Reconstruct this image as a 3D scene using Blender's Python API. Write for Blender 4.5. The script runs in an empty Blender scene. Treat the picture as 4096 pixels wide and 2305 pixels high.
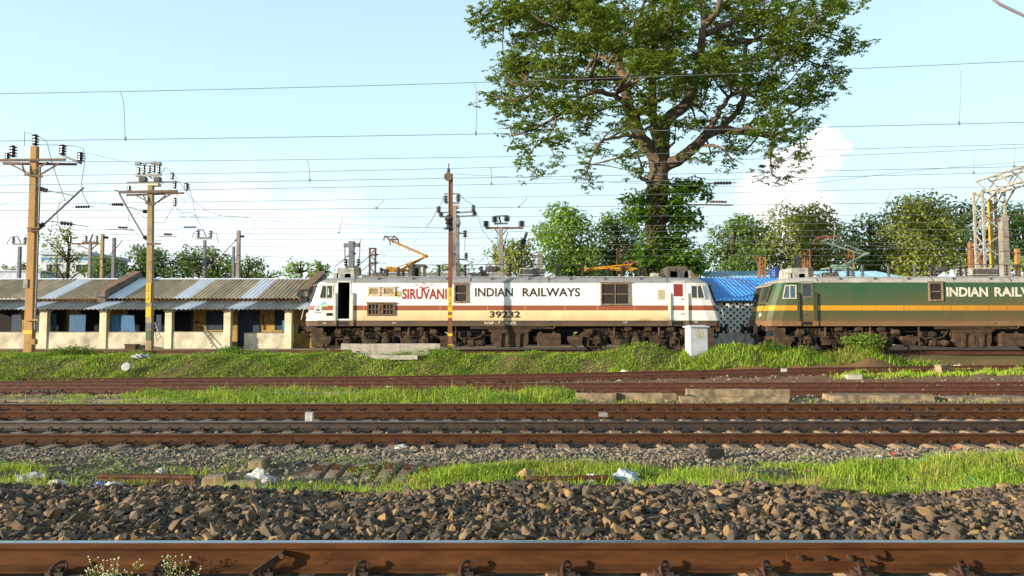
import bpy, bmesh, math, random
import numpy as np
from mathutils import Vector, Matrix

S = bpy.context.scene
COL = S.collection
rnd = random.Random(7)
rng = np.random.default_rng(7)
PI = math.pi

# ------------------------------------------------------------------ camera
FPX, CX, CY = 2900.0, 2048.0, 1152.5          # focal length and centre in photograph pixels
PITCH = math.radians(3.30)
CAMZ = 1.86
cam_data = bpy.data.cameras.new('camera')
cam = bpy.data.objects.new('camera', cam_data)
COL.objects.link(cam)
cam.location = (0, 0, CAMZ)
cam.rotation_euler = (math.radians(90) + PITCH, 0, 0)
cam_data.sensor_width = 36.0
cam_data.lens = 36.0 * FPX / 4096.0
cam_data.clip_start = 0.1
cam_data.clip_end = 8000
S.camera = cam

# ------------------------------------------------------------------ light
SUN_EL, SUN_AZ = math.radians(9), math.radians(63)    # azimuth: behind the camera, to its left
sun_dir = Vector((-math.sin(SUN_AZ) * math.cos(SUN_EL), -math.cos(SUN_AZ) * math.cos(SUN_EL), math.sin(SUN_EL)))
sun_data = bpy.data.lights.new('sun', 'SUN')
sun_data.energy = 5.0
sun_data.angle = math.radians(0.55)
sun_data.color = (1.0, 0.87, 0.67)
sun = bpy.data.objects.new('sun', sun_data)
COL.objects.link(sun)
sun.rotation_euler = sun_dir.to_track_quat('Z', 'Y').to_euler()
sun.location = (-40, -40, 40)

W = bpy.data.worlds.new('World')
S.world = W
W.use_nodes = True
nt = W.node_tree
nt.nodes.clear()
def wn(t, **k):
    n = nt.nodes.new(t)
    for a, b in k.items():
        setattr(n, a, b)
    return n
out = wn('ShaderNodeOutputWorld')
bg = wn('ShaderNodeBackground')
bg.inputs['Strength'].default_value = 0.15
sky = wn('ShaderNodeTexSky', sky_type='NISHITA')
sky.sun_disc = False
sky.sun_elevation = SUN_EL
sky.sun_rotation = math.atan2(sun_dir.x, sun_dir.y)
sky.air_density = 1.0
sky.dust_density = 2.2
sky.ozone_density = 1.4
geo = wn('ShaderNodeTexCoord')
def wmath(op, a, b=None, c=None):
    n = wn('ShaderNodeMath', operation=op)
    for i, v in enumerate((a, b, c)):
        if v is None:
            continue
        if isinstance(v, (int, float)):
            n.inputs[i].default_value = v
        else:
            nt.links.new(v, n.inputs[i])
    return n.outputs[0]
def dirpix(px, py):
    u, v = (px - CX) / FPX, (CY - py) / FPX
    d = Vector((u, math.cos(PITCH) - v * math.sin(PITCH), math.sin(PITCH) + v * math.cos(PITCH)))
    return d.normalized()
warp = wn('ShaderNodeTexNoise')
warp.inputs['Scale'].default_value = 13.0
warp.inputs['Detail'].default_value = 7.0
warp.inputs['Roughness'].default_value = 0.6
nt.links.new(geo.outputs['Generated'], warp.inputs['Vector'])
wsub = wn('ShaderNodeVectorMath', operation='SUBTRACT')
nt.links.new(warp.outputs['Color'], wsub.inputs[0])
wsub.inputs[1].default_value = (0.5, 0.5, 0.5)
wscl = wn('ShaderNodeVectorMath', operation='SCALE')
nt.links.new(wsub.outputs[0], wscl.inputs[0])
wscl.inputs['Scale'].default_value = 0.105
wadd = wn('ShaderNodeVectorMath', operation='ADD')
nt.links.new(geo.outputs['Generated'], wadd.inputs[0])
nt.links.new(wscl.outputs[0], wadd.inputs[1])
cloud = None
# cumulus heads: (pixel x, pixel y, radius, softness)
for (px, py, r, soft) in [(3160, 700, .040, .010), (3260, 620, .028, .008), (3080, 790, .038, .014), (3180, 850, .042, .02),
                          (3290, 690, .022, .008), (3000, 760, .026, .012), (3120, 930, .05, .05),
                          (950, 890, .06, .10), (620, 905, .06, .10), (1250, 930, .06, .10), (60, 960, .08, .12), (300, 1000, .07, .1)]:
    dn = wn('ShaderNodeVectorMath', operation='DISTANCE')
    nt.links.new(wadd.outputs[0], dn.inputs[0])
    dn.inputs[1].default_value = dirpix(px, py)
    mr = wn('ShaderNodeMapRange', interpolation_type='SMOOTHSTEP')
    nt.links.new(dn.outputs['Value'], mr.inputs['Value'])
    mr.inputs['From Min'].default_value = r + soft * .5
    mr.inputs['From Max'].default_value = max(r - soft, 0.0)
    amp = 1.0 if px > 2900 else 0.5
    v = wmath('MULTIPLY', mr.outputs['Result'], amp)
    cloud = v if cloud is None else wmath('MAXIMUM', cloud, v)
# thin even haze veil, thicker towards the horizon all the way round
sepz = wn('ShaderNodeSeparateXYZ')
nt.links.new(geo.outputs['Generated'], sepz.inputs[0])
veil = wn('ShaderNodeMapRange', interpolation_type='SMOOTHSTEP')
nt.links.new(sepz.outputs['Z'], veil.inputs['Value'])
veil.inputs['From Min'].default_value = -0.05
veil.inputs['From Max'].default_value = 1.0
veil.inputs['To Min'].default_value = 0.97
veil.inputs['To Max'].default_value = 0.12
mixv = wn('ShaderNodeMix', data_type='RGBA')
nt.links.new(veil.outputs['Result'], mixv.inputs['Factor'])
nt.links.new(sky.outputs['Color'], mixv.inputs['A'])
hz = wn('ShaderNodeMapRange', interpolation_type='SMOOTHSTEP')
nt.links.new(sepz.outputs['Z'], hz.inputs['Value'])
hz.inputs['From Min'].default_value = 0.0
hz.inputs['From Max'].default_value = 0.30
mixh = wn('ShaderNodeMix', data_type='RGBA')
nt.links.new(hz.outputs['Result'], mixh.inputs['Factor'])
mixh.inputs['A'].default_value = (3.45, 4.0, 4.2, 1)
mixh.inputs['B'].default_value = (2.76, 3.92, 4.45, 1)
nt.links.new(mixh.outputs['Result'], mixv.inputs['B'])
mixc = wn('ShaderNodeMix', data_type='RGBA')
nt.links.new(cloud, mixc.inputs['Factor'])
nt.links.new(mixv.outputs['Result'], mixc.inputs['A'])
mixc.inputs['B'].default_value = (4.6, 4.58, 4.55, 1)
nt.links.new(mixc.outputs['Result'], bg.inputs['Color'])
nt.links.new(bg.outputs[0], out.inputs['Surface'])

S.render.engine = 'CYCLES'
S.view_settings.view_transform = 'Standard'
S.view_settings.look = 'None'
S.view_settings.exposure = 0.95
S.view_settings.gamma = 1.0
S.view_settings.use_curve_mapping = False
S.cycles.max_bounces = 8
S.cycles.transparent_max_bounces = 8

# ------------------------------------------------------------------ helpers
def P(px, py, Y):
    """world point seen at photograph pixel (px, py) at distance Y"""
    u, v = (px - CX) / FPX, (CY - py) / FPX
    dx, dy, dz = u, math.cos(PITCH) - v * math.sin(PITCH), math.sin(PITCH) + v * math.cos(PITCH)
    t = Y / dy
    return Vector((dx * t, Y, CAMZ + dz * t))

def lin(h):
    h = h.lstrip('#')
    o = []
    for i in (0, 2, 4):
        c = int(h[i:i + 2], 16) / 255
        o.append(c / 12.92 if c <= .04045 else ((c + .055) / 1.055) ** 2.4)
    return (*o, 1.0)

class NT:
    def __init__(s, m):
        s.t = m.node_tree
        s.b = s.t.nodes['Principled BSDF']
        s.out = s.t.nodes['Material Output']
    def n(s, t, **k):
        x = s.t.nodes.new(t)
        for a, b in k.items():
            setattr(x, a, b)
        return x
    def l(s, a, b):
        s.t.links.new(a, b)
    def noise(s, scale, detail=4, rough=.6, coord='Object', stretch=None):
        tc = s.n('ShaderNodeTexCoord')
        v = tc.outputs[coord]
        if stretch:
            mp = s.n('ShaderNodeMapping')
            mp.inputs['Scale'].default_value = stretch
            s.l(v, mp.inputs['Vector'])
            v = mp.outputs['Vector']
        x = s.n('ShaderNodeTexNoise')
        x.inputs['Scale'].default_value = scale
        x.inputs['Detail'].default_value = detail
        x.inputs['Roughness'].default_value = rough
        s.l(v, x.inputs['Vector'])
        return x.outputs['Fac']
    def rng(s, f, a, b, c=0., d=1.):
        x = s.n('ShaderNodeMapRange')
        s.l(f, x.inputs['Value'])
        for k, v in zip(('From Min', 'From Max', 'To Min', 'To Max'), (a, b, c, d)):
            x.inputs[k].default_value = v
        return x.outputs['Result']
    def mix(s, f, a, b):
        x = s.n('ShaderNodeMix', data_type='RGBA')
        for sock, v in (('Factor', f), ('A', a), ('B', b)):
            if isinstance(v, (tuple, list, float, int)):
                x.inputs[sock].default_value = v
            else:
                s.l(v, x.inputs[sock])
        return x.outputs['Result']
    def math(s, op, a, b):
        x = s.n('ShaderNodeMath', operation=op)
        for i, v in enumerate((a, b)):
            if isinstance(v, (float, int)):
                x.inputs[i].default_value = v
            else:
                s.l(v, x.inputs[i])
        return x.outputs[0]
    def bump(s, f, strength=.3, dist=.02):
        x = s.n('ShaderNodeBump')
        x.inputs['Strength'].default_value = strength
        x.inputs['Distance'].default_value = dist
        s.l(f, x.inputs['Height'])
        s.l(x.outputs['Normal'], s.b.inputs['Normal'])

MATS = {}
def mat(name, c1, c2=None, rough=.75, scale=3., stretch=None, bump=0., bdist=.01, metal=0., lo=.38, hi=.62, detail=5, spec=.5, coat=0.):
    if name in MATS:
        return MATS[name]
    m = bpy.data.materials.new(name)
    m.use_nodes = True
    k = NT(m)
    c1 = lin(c1) if isinstance(c1, str) else c1
    c2 = (lin(c2) if isinstance(c2, str) else c2) if c2 else tuple([x * .8 for x in c1[:3]] + [1.])
    f = k.noise(scale, detail, .6, 'Object', stretch)
    k.l(k.mix(k.rng(f, lo, hi), c1, c2), k.b.inputs['Base Color'])
    k.b.inputs['Roughness'].default_value = rough
    k.b.inputs['Metallic'].default_value = metal
    k.b.inputs['Specular IOR Level'].default_value = spec
    if bump:
        k.bump(f, bump, bdist)
    MATS[name] = m
    return m

ORG = {}
def org(o):
    return ORG.get(o, Vector((0, 0, 0)))

def put(name, me, parent=None, origin=None):
    o = bpy.data.objects.new(name, me)
    COL.objects.link(o)
    if parent is not None:
        o.parent = parent
        ORG[o] = org(parent)
    else:
        o.location = origin or (0, 0, 0)
        ORG[o] = Vector(origin or (0, 0, 0))
    return o

def tag(o, label, cat, group=None):
    o['label'] = label
    o['category'] = cat
    if group:
        o['group'] = group
    return o

def thing(name, label, cat, loc, group=None):
    o = put(name, None, None, Vector(loc))
    o.empty_display_size = .3
    return tag(o, label, cat, group)

def structure(o):
    o['kind'] = 'structure'
    return o

def stuff(o):
    o['kind'] = 'stuff'
    return o

class MB:
    """collects shapes in world coordinates, built as ONE mesh object"""
    def __init__(s):
        s.v, s.f, s.m = [], [], []
    def add(s, vs, fs, m=0):
        o = len(s.v)
        s.v += [tuple(x) for x in vs]
        s.f += [tuple(i + o for i in f) for f in fs]
        s.m += [m] * len(fs)
        return s
    def box(s, x0, x1, y0, y1, z0, z1, m=0):
        return s.add([(x0, y0, z0), (x1, y0, z0), (x1, y1, z0), (x0, y1, z0), (x0, y0, z1), (x1, y0, z1), (x1, y1, z1), (x0, y1, z1)],
                     [(0, 3, 2, 1), (4, 5, 6, 7), (0, 1, 5, 4), (1, 2, 6, 5), (2, 3, 7, 6), (3, 0, 4, 7)], m)
    def bar(s, p, q, w, h=None, m=0, up=(0, 0, 1)):
        p, q = Vector(p), Vector(q)
        h = h or w
        d = (q - p).normalized()
        u = Vector(up)
        if abs(d.dot(u)) > .95:
            u = Vector((0, 1, 0))
        a = d.cross(u).normalized() * (w / 2)
        b = a.cross(d).normalized() * (h / 2)
        vs = [p - a - b, p + a - b, p + a + b, p - a + b, q - a - b, q + a - b, q + a + b, q - a + b]
        return s.add(vs, [(0, 3, 2, 1), (4, 5, 6, 7), (0, 1, 5, 4), (1, 2, 6, 5), (2, 3, 7, 6), (3, 0, 4, 7)], m)
    def lathe(s, p, d, prof, n=10, m=0, cap=True):
        p, d = Vector(p), Vector(d).normalized()
        u = Vector((0, 0, 1)) if abs(d.z) < .9 else Vector((1, 0, 0))
        a = d.cross(u).normalized()
        b = a.cross(d)
        vs, fs = [], []
        for r, t in prof:
            for i in range(n):
                th = 2 * PI * i / n
                vs.append(p + d * t + (a * math.cos(th) + b * math.sin(th)) * r)
        for k in range(len(prof) - 1):
            for i in range(n):
                j = (i + 1) % n
                fs.append((k * n + i, k * n + j, (k + 1) * n + j, (k + 1) * n + i))
        if cap:
            fs.append(tuple(range(n))[::-1])
            fs.append(tuple((len(prof) - 1) * n + i for i in range(n)))
        return s.add(vs, fs, m)
    def cyl(s, p, q, r, r2=None, n=8, m=0):
        p, q = Vector(p), Vector(q)
        return s.lathe(p, q - p, [(r, 0), (r if r2 is None else r2, (q - p).length)], n, m)
    def tube(s, pts, r, n=5, m=0):
        pts = [Vector(x) for x in pts]
        rs = r if isinstance(r, (list, tuple)) else [r] * len(pts)
        vs, fs = [], []
        a = None
        for i, p in enumerate(pts):
            d = (pts[min(i + 1, len(pts) - 1)] - pts[max(i - 1, 0)]).normalized()
            if a is None:
                u = Vector((0, 0, 1)) if abs(d.z) < .9 else Vector((1, 0, 0))
                a = d.cross(u).normalized()
            else:
                a = (a - d * a.dot(d)).normalized()
            b = d.cross(a)
            for k in range(n):
                th = 2 * PI * k / n
                vs.append(p + (a * math.cos(th) + b * math.sin(th)) * rs[i])
        for i in range(len(pts) - 1):
            for k in range(n):
                j = (k + 1) % n
                fs.append((i * n + k, i * n + j, (i + 1) * n + j, (i + 1) * n + k))
        fs.append(tuple(range(n))[::-1])
        fs.append(tuple((len(pts) - 1) * n + i for i in range(n)))
        return s.add(vs, fs, m)
    def prism(s, poly, off, m=0):
        """poly: planar 3D points, off: extrusion vector"""
        n = len(poly)
        off = Vector(off)
        vs = [Vector(x) for x in poly] + [Vector(x) + off for x in poly]
        fs = [tuple(range(n))[::-1], tuple(range(n, 2 * n))]
        fs += [(i, (i + 1) % n, n + (i + 1) % n, n + i) for i in range(n)]
        return s.add(vs, fs, m)
    def insul(s, p, d, h, r, n=4, m=0):
        prof = [(r * .45, 0)]
        for i in range(n):
            t = h * (i + .25) / n
            prof += [(r * .5, t), (r, t + h * .1 / n), (r * .95, t + h * .28 / n), (r * .5, t + h * .5 / n)]
        prof.append((r * .4, h))
        return s.lathe(p, d, prof, 10, m)
    def build(s, name, mats, parent=None, smooth=False, bevel=0., origin=None):
        o0 = org(parent) if parent is not None else Vector(origin or (0, 0, 0))
        me = bpy.data.meshes.new(name)
        me.from_pydata([(x - o0.x, y - o0.y, z - o0.z) for x, y, z in s.v], [], s.f)
        for m in (mats if isinstance(mats, (list, tuple)) else [mats]):
            me.materials.append(m)
        me.polygons.foreach_set('material_index', s.m)
        bm = bmesh.new()
        bm.from_mesh(me)
        bmesh.ops.recalc_face_normals(bm, faces=bm.faces)
        bm.to_mesh(me)
        bm.free()
        if smooth:
            me.polygons.foreach_set('use_smooth', [True] * len(me.polygons))
        me.update()
        o = put(name, me, parent, o0 if parent is None else None)
        if bevel:
            b = o.modifiers.new('bevel', 'BEVEL')
            b.width = bevel
            b.segments = 2
            b.limit_method = 'ANGLE'
        return o

def array_mesh(name, V, F, material, fmat=None, attr=None):
    """big mesh from numpy arrays; F is (n,3) or (n,4)"""
    me = bpy.data.meshes.new(name)
    V = np.ascontiguousarray(V, dtype=np.float32)
    F = np.ascontiguousarray(F, dtype=np.int32)
    k = F.shape[1]
    me.vertices.add(len(V))
    me.vertices.foreach_set('co', V.ravel())
    me.loops.add(F.size)
    me.loops.foreach_set('vertex_index', F.ravel())
    me.polygons.add(len(F))
    me.polygons.foreach_set('loop_start', np.arange(0, F.size, k, dtype=np.int32))
    me.polygons.foreach_set('loop_total', np.full(len(F), k, dtype=np.int32))
    for m in (material if isinstance(material, (list, tuple)) else [material]):
        me.materials.append(m)
    if fmat is not None:
        me.polygons.foreach_set('material_index', np.asarray(fmat, dtype=np.int32))
    if attr is not None:
        a = me.color_attributes.new('tint', 'FLOAT_COLOR', 'POINT')
        a.data.foreach_set('color', np.ascontiguousarray(attr, dtype=np.float32).ravel())
    me.polygons.foreach_set('use_smooth', np.zeros(len(F), dtype=bool))
    me.update(calc_edges=True)
    me.validate()
    return me

def text_part(s, x0, x1, z0, z1, y, material, parent, name='lettering', bold=0.0, thick=.0015, face=(0, -1)):
    """lettering stretched into a box on a vertical plane facing the camera side (world coordinates)"""
    cu = bpy.data.curves.new('tmp_text', 'FONT')
    cu.body = s
    cu.align_x = 'CENTER'
    cu.size = 1
    cu.offset = bold
    cu.extrude = 0.0
    cu.space_line = .82
    cu.resolution_u = 3
    t = bpy.data.objects.new('tmp_text', cu)
    COL.objects.link(t)
    dg = bpy.context.evaluated_depsgraph_get()
    me = bpy.data.meshes.new_from_object(t.evaluated_get(dg))
    bpy.data.objects.remove(t)
    n = len(me.vertices)
    co = np.empty(n * 3, dtype=np.float32)
    me.vertices.foreach_get('co', co)
    co = co.reshape(-1, 3)
    mn, mx = co.min(0), co.max(0)
    o0 = org(parent)
    X = x0 + (co[:, 0] - mn[0]) / (mx[0] - mn[0]) * (x1 - x0)
    Z = z0 + (co[:, 1] - mn[1]) / (mx[1] - mn[1]) * (z1 - z0)
    me.vertices.foreach_set('co', np.stack([X - o0.x, np.full(n, y) - o0.y, Z - o0.z], 1).astype(np.float32).ravel())
    me.materials.clear()
    me.materials.append(material)
    me.name = name
    me.update()
    return put(name, me, parent)

def copy_to(mesh, name, parent, loc, rot=(0, 0, 0), scale=(1, 1, 1)):
    o = bpy.data.objects.new(name, mesh)
    COL.objects.link(o)
    if parent is not None:
        o.parent = parent
        loc = Vector(loc) - org(parent)
    o.location = loc
    o.rotation_euler = rot
    o.scale = scale
    return o

# ------------------------------------------------------------------ materials
M_rust = mat('rail_rust', '52331b', '331e12', .85, 6, (1, 1, 2.5), .25, .004, lo=.3, hi=.7, spec=.2)
M_rust_near = mat('near_rail_rust', '5c381c', '392211', .85, 5, (.6, 1, 3), .2, .003, lo=.3, hi=.7, spec=.15)
M_rail_dark = mat('rail_dark_brown', '3a2a20', '261c17', .7, 6, None, .2, .004)  # darker brown: one far rail, yard fishplates and rail lettering
M_rust_red = mat('rail_rust_red', '5c321c', '371e13', .85, 5, (1, 1, 2), .25, .004, lo=.3, hi=.7)
M_polish = mat('polished_rail_top', (.42, .43, .45, 1), (.30, .30, .31, 1), .28, 4, (.2, 6, 1), metal=.9)
M_dulltop = mat('dull_rail_top', '7a5a44', '5d4636', .5, 5, (.3, 5, 1), metal=.3)
M_clip = mat('clip_iron', '4a2f1c', '291c14', .8, 20)
M_sleeper = mat('sleeper_concrete', '917c64', '6d5a46', .9, 5, None, .4, .006, lo=.3, hi=.7)
M_conc = mat('pale_concrete', 'aaa295', '857c70', .9, 4, None, .35, .006, lo=.3, hi=.72)
M_conc_warm = mat('warm_concrete', '9c8668', '5c5040', .95, 3.5, None, .6, .015, lo=.32, hi=.62, detail=8)
M_conc_pole = mat('pole_concrete', '938b80', '766f65', .9, 3, (1, 1, .3), .2, .004)
M_grey_pole = mat('grey_pole', '6f7478', '575b5f', .8, 4)
M_tan_pole = mat('tan_painted_pole', 'a87e46', '87673c', .8, 3, (1, 1, .25), .15, .003, lo=.35, hi=.75)
M_tan_pole2 = mat('tan_faded_pole', 'a08a62', '83704f', .85, 3, (1, 1, .25), .15, .003)
M_brown_pole = mat('rust_brown_mast', '7a4a2c', '5e3520', .8, 3, (1, 1, .25), .15, .003)
M_orange_pole = mat('orange_mast', '9a6a42', '784e30', .8, 4)
M_iron = mat('rusty_angle_iron', '7a5a42', '4f3d31', .8, 8)
M_grey_iron = mat('galvanised_iron', '80807c', '62625f', .6, 8, metal=.3)
M_insul = mat('brown_insulator', '3a2a28', '241a1a', .3, 8)
M_insul_grey = mat('grey_insulator', '54565a', '3c3e42', .4, 8)
M_wire = mat('wire_metal', '767d84', '62686e', .6, 2)
M_yellow = mat('yellow_plate', 'e0b010', 'c79a14', .6, 8)
M_black = mat('black_paint', '16130f', '0e0c0a', .6, 5)
M_ink = mat('brown_black_lettering', '2b211d', '231b18', .7, 9)
M_white_ink = mat('white_lettering', 'd8d2c0', 'b9b09a', .7, 9)
M_red_ink = mat('red_lettering', '9c2f22', '7d241a', .7, 14, lo=.3, hi=.7)
M_dark = mat('interior_shade', '0c0b0b', '141210', .9, 3)  # near-black, paints the shade inside rooms and openings
M_litter_w = mat('white_plastic', 'b9b7b4', '94928f', .4, 9)
M_litter_b = mat('blue_plastic', '2a48a0', '5a78c0', .4, 9)
M_litter_t = mat('teal_plastic', '4fa39a', '70b8b0', .45, 9)
M_litter_r = mat('red_plastic', 'c23a22', 'a02a1c', .45, 9)
M_litter_g = mat('grey_plastic', '8b93a2', 'a9b2c4', .4, 9)
M_litter_k = mat('dark_cloth', '252a33', '3a3d40', .9, 9)

def leaf_material(name, c1, c2, trans=.35, rough=.55):
    m = bpy.data.materials.new(name)
    m.use_nodes = True
    k = NT(m)
    g = k.n('ShaderNodeNewGeometry')
    c = k.mix(g.outputs['Random Per Island'], lin(c1), lin(c2))
    k.l(c, k.b.inputs['Base Color'])
    k.b.inputs['Roughness'].default_value = rough
    k.b.inputs['Specular IOR Level'].default_value = .3
    tr = k.n('ShaderNodeBsdfTranslucent')
    k.l(k.mix(.5, c, lin('b6c83a')), tr.inputs['Color'])
    ms = k.n('ShaderNodeMixShader')
    ms.inputs[0].default_value = trans
    k.l(k.b.outputs[0], ms.inputs[1])
    k.l(tr.outputs[0], ms.inputs[2])
    k.l(ms.outputs[0], k.out.inputs['Surface'])
    return m
M_leaf_big = leaf_material('big_tree_leaves', '3a5220', '7c9238', .3)
M_leaf_ivy = leaf_material('climber_leaves', '2c4f18', '678f2a', .35)
M_grass = leaf_material('grass_blades', '73952a', 'b2c246', .35, .7)
M_grass_dark = leaf_material('dark_grass_blades', '4c7626', '8aa83c', .35, .7)
M_weed = leaf_material('weed_leaves', '4e7a28', '96b244', .35, .7)
M_dry = leaf_material('dry_straw', '8a7440', 'ab9558', .2, .8)

def stone_material(name, cols, dusty):
    m = bpy.data.materials.new(name)
    m.use_nodes = True
    k = NT(m)
    g = k.n('ShaderNodeNewGeometry')
    r = k.n('ShaderNodeValToRGB')
    r.color_ramp.interpolation = 'CONSTANT'
    e = r.color_ramp.elements
    while len(e) < len(cols):
        e.new(.5)
    for i, c in enumerate(cols):
        e[i].position = i / len(cols)
        e[i].color = lin(c)
    oi = k.n('ShaderNodeObjectInfo')
    s = k.math('FRACT', k.math('ADD', g.outputs['Random Per Island'], oi.outputs['Random']), 0.)
    k.l(s, r.inputs['Fac'])
    f = k.noise(30, 4, .65)
    k.l(k.mix(k.rng(f, .42, .68, 0, .45), r.outputs['Color'], lin(dusty)), k.b.inputs['Base Color'])
    k.b.inputs['Roughness'].default_value = .92
    k.bump(f, .35, .006)
    return m
M_stone_near = stone_material('dark_brown_ballast', ['4a433b', '3d3935', '66533c', '343230', '876c48', '484039', '5c4a38', '71614c'], '80674a')
M_stone_far = stone_material('grey_ballast', ['6f6a62', '5b5751', '847a6c', '4c4a48', '94846c', '6a6054', '7a6a55'], '8d7b62')
# ------------------------------------------------------------------ terrain
def foot(X):
    return 30.6 + .155 * np.clip(X, -24, 22)
def ramp(X):
    t = np.clip((np.asarray(X, float) + 8) / 28, 0, 1)
    return .30 * t * t * (3 - 2 * t)
MOUNDS = [(5.9, 32.9, .48, 1.2, .8), (10.3, 33.2, .52, 1.35, .8), (13.2, 33.5, .36, 1.5, .7), (16.3, 33.75, .66, 1.05, .75), (-3., 31.6, .12, 1.4, .9), (1.2, 31.9, .14, 1.5, .8), (-7.5, 31., .14, 1.3, .7), (-11.6, 32.6, .22, 1.6, 1.0), (-19.5, 31.2, .15, 2.5, 1.0), (-16, 31, .1, 1., .8)]
PY = [-60, 2.0, 3.6, 4.6, 5.6, 6.7, 7.3, 8.0, 8.8, 10.2, 11.4, 12.3, 13.0, 15.6, 16.4, 18.8, 19.6, 21.8, 22.6, 29.0]
PZ = [.23, .23, .25, .30, .33, .36, .29, -.02, -.10, -.10, -.11, -.17, -.25, -.25, -.25, -.25, -.18, -.14, -.20, -.20]
def zt(X, Y):
    X, Y = np.asarray(X, float), np.asarray(Y, float)
    crest = .05 * np.sin(X * 1.1 + .6) + .035 * np.sin(X * 2.3 + 2) - .02
    z = np.interp(Y, PY, PZ)
    z = z + crest * np.exp(-((Y - 6.9) / .6) ** 2)
    rp = ramp(X) * np.clip((Y - 25.4) / 3, 0, 1)
    z = z + rp
    s = np.clip((Y - foot(X)) / 1.7, 0, 1)
    s = s * s * (3 - 2 * s)
    z = z + s * (.90 - rp + .10 * np.clip((Y - 38) / 4, 0, 1))
    for mx, my, a, sx, sy in MOUNDS:
        z = z + a * np.exp(-((X - mx) / sx) ** 2 - ((Y - my) / sy) ** 2)
    amp = np.where((Y > 7.6) & (Y < 11), .03, np.where((Y > 27) & (Y < 34), .05, np.where((Y > 19) & (Y < 27), .025, .008)))
    z = z + amp * (np.sin(X * 2.9 + Y * 1.3) * np.sin(Y * 3.7 - X * .8) + .6 * np.sin(X * 6.1 - Y * 5.2))
    return z

def zt1(x, y):
    return float(zt(x, y))

gx = np.concatenate([[-4000, -1500, -600, -250, -120, -70], np.arange(-46, 46.01, .4), [70, 120, 250, 600, 1500, 4000]])
gy = np.concatenate([[-300, -60, -20, -6], np.arange(0, 50.01, .2), [55, 65, 90, 150, 300, 800, 2000, 5000]])
GX, GY = np.meshgrid(gx, gy)
GZ = zt(GX, np.clip(GY, -60, 60))
nx, ny = len(gx), len(gy)
ii, jj = np.meshgrid(np.arange(nx - 1), np.arange(ny - 1))
a0 = (jj * nx + ii).ravel()
GF = np.stack([a0, a0 + 1, a0 + nx + 1, a0 + nx], 1)
zones = [(-99, '4a3b2c'), (5, '453829'), (7.4, '4b3d28'), (8.4, '4a4426'), (10.4, '4d4534'), (12.4, '54473a'), (15.6, '4a3828'), (19, '50402c'),
         (19.8, '5d5034'), (22.2, '6a4e34'), (24, '6e4a30'), (28, '73502f')]
zl = np.array([z for z, _ in zones], float)
zc = np.array([lin(c)[:3] for _, c in zones])
colr = np.stack([np.interp(GY, zl, zc[:, i]) for i in range(3)], -1)
sb = np.clip((GY - foot(GX)) / 1.0, 0, 1)[..., None]
colr = colr * (1 - sb) + np.array(lin('5c5a2c')[:3]) * sb
sl = np.clip((GY - np.maximum(33.6, foot(GX) + 1.5)) / .9, 0, 1)[..., None]
colr = colr * (1 - sl) + np.array(lin('8a6845')[:3]) * sl
sf = np.clip((GY - 46) / 6, 0, 1)[..., None]
colr = colr * (1 - sf) + np.array(lin('5d5a36')[:3]) * sf
attr = np.concatenate([colr, np.ones_like(colr[..., :1])], -1).reshape(-1, 4)
M_ground = bpy.data.materials.new('bare_ground')
M_ground.use_nodes = True
k = NT(M_ground)
at = k.n('ShaderNodeAttribute', attribute_name='tint')
f1 = k.noise(1.3, 6, .65)
f2 = k.noise(14, 5, .7)
c = k.mix(k.rng(f1, .35, .68, 0, .55), at.outputs['Color'], lin('7d6344'))
c = k.mix(k.rng(f2, .48, .70, 0, .65), c, lin('30261c'))
k.l(c, k.b.inputs['Base Color'])
k.b.inputs['Roughness'].default_value = .95
k.bump(f2, .6, .03)
gme = array_mesh('ground', np.stack([GX, GY, GZ], -1).reshape(-1, 3), GF, M_ground, attr=attr)
gme.polygons.foreach_set('use_smooth', [True] * len(gme.polygons))
ground = structure(put('ground', gme))

# ------------------------------------------------------------------ tracks
HALF = [(0, 0), (.075, 0), (.075, .011), (.046, .019), (.017, .034), (.0083, .06), (.0083, .112), (.014, .124), (.034, .134), (.036, .140), (.036, .163), (.030, .170), (.018, .172), (0, .1725)]
PROF = HALF[:] + [(-x, z) for x, z in HALF[-2:0:-1]]
def rail_mesh(pts, mats, name, parent, polish=(11, 12, 13, 14)):
    """sweep the rail section along plan points; z of a point is the rail's foot"""
    n = len(PROF)
    mb = MB()
    vs, fs, ms = [], [], []
    for i, p in enumerate(pts):
        p = Vector(p)
        d = (Vector(pts[min(i + 1, len(pts) - 1)]) - Vector(pts[max(i - 1, 0)])).normalized()
        s = Vector((d.y, -d.x, 0)).normalized()
        for (a, z) in PROF:
            vs.append(p + s * a + Vector((0, 0, z)))
    for i in range(len(pts) - 1):
        for k2 in range(n):
            j = (k2 + 1) % n
            fs.append((i * n + k2, i * n + j, (i + 1) * n + j, (i + 1) * n + k2))
            ms.append(1 if k2 in polish else 0)
    fs.append(tuple(range(n)))
    ms.append(0)
    fs.append(tuple((len(pts) - 1) * n + i for i in range(n)))
    ms.append(0)
    mb.v, mb.f, mb.m = [tuple(v) for v in vs], fs, ms
    return mb.build(name, mats, parent)

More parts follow.
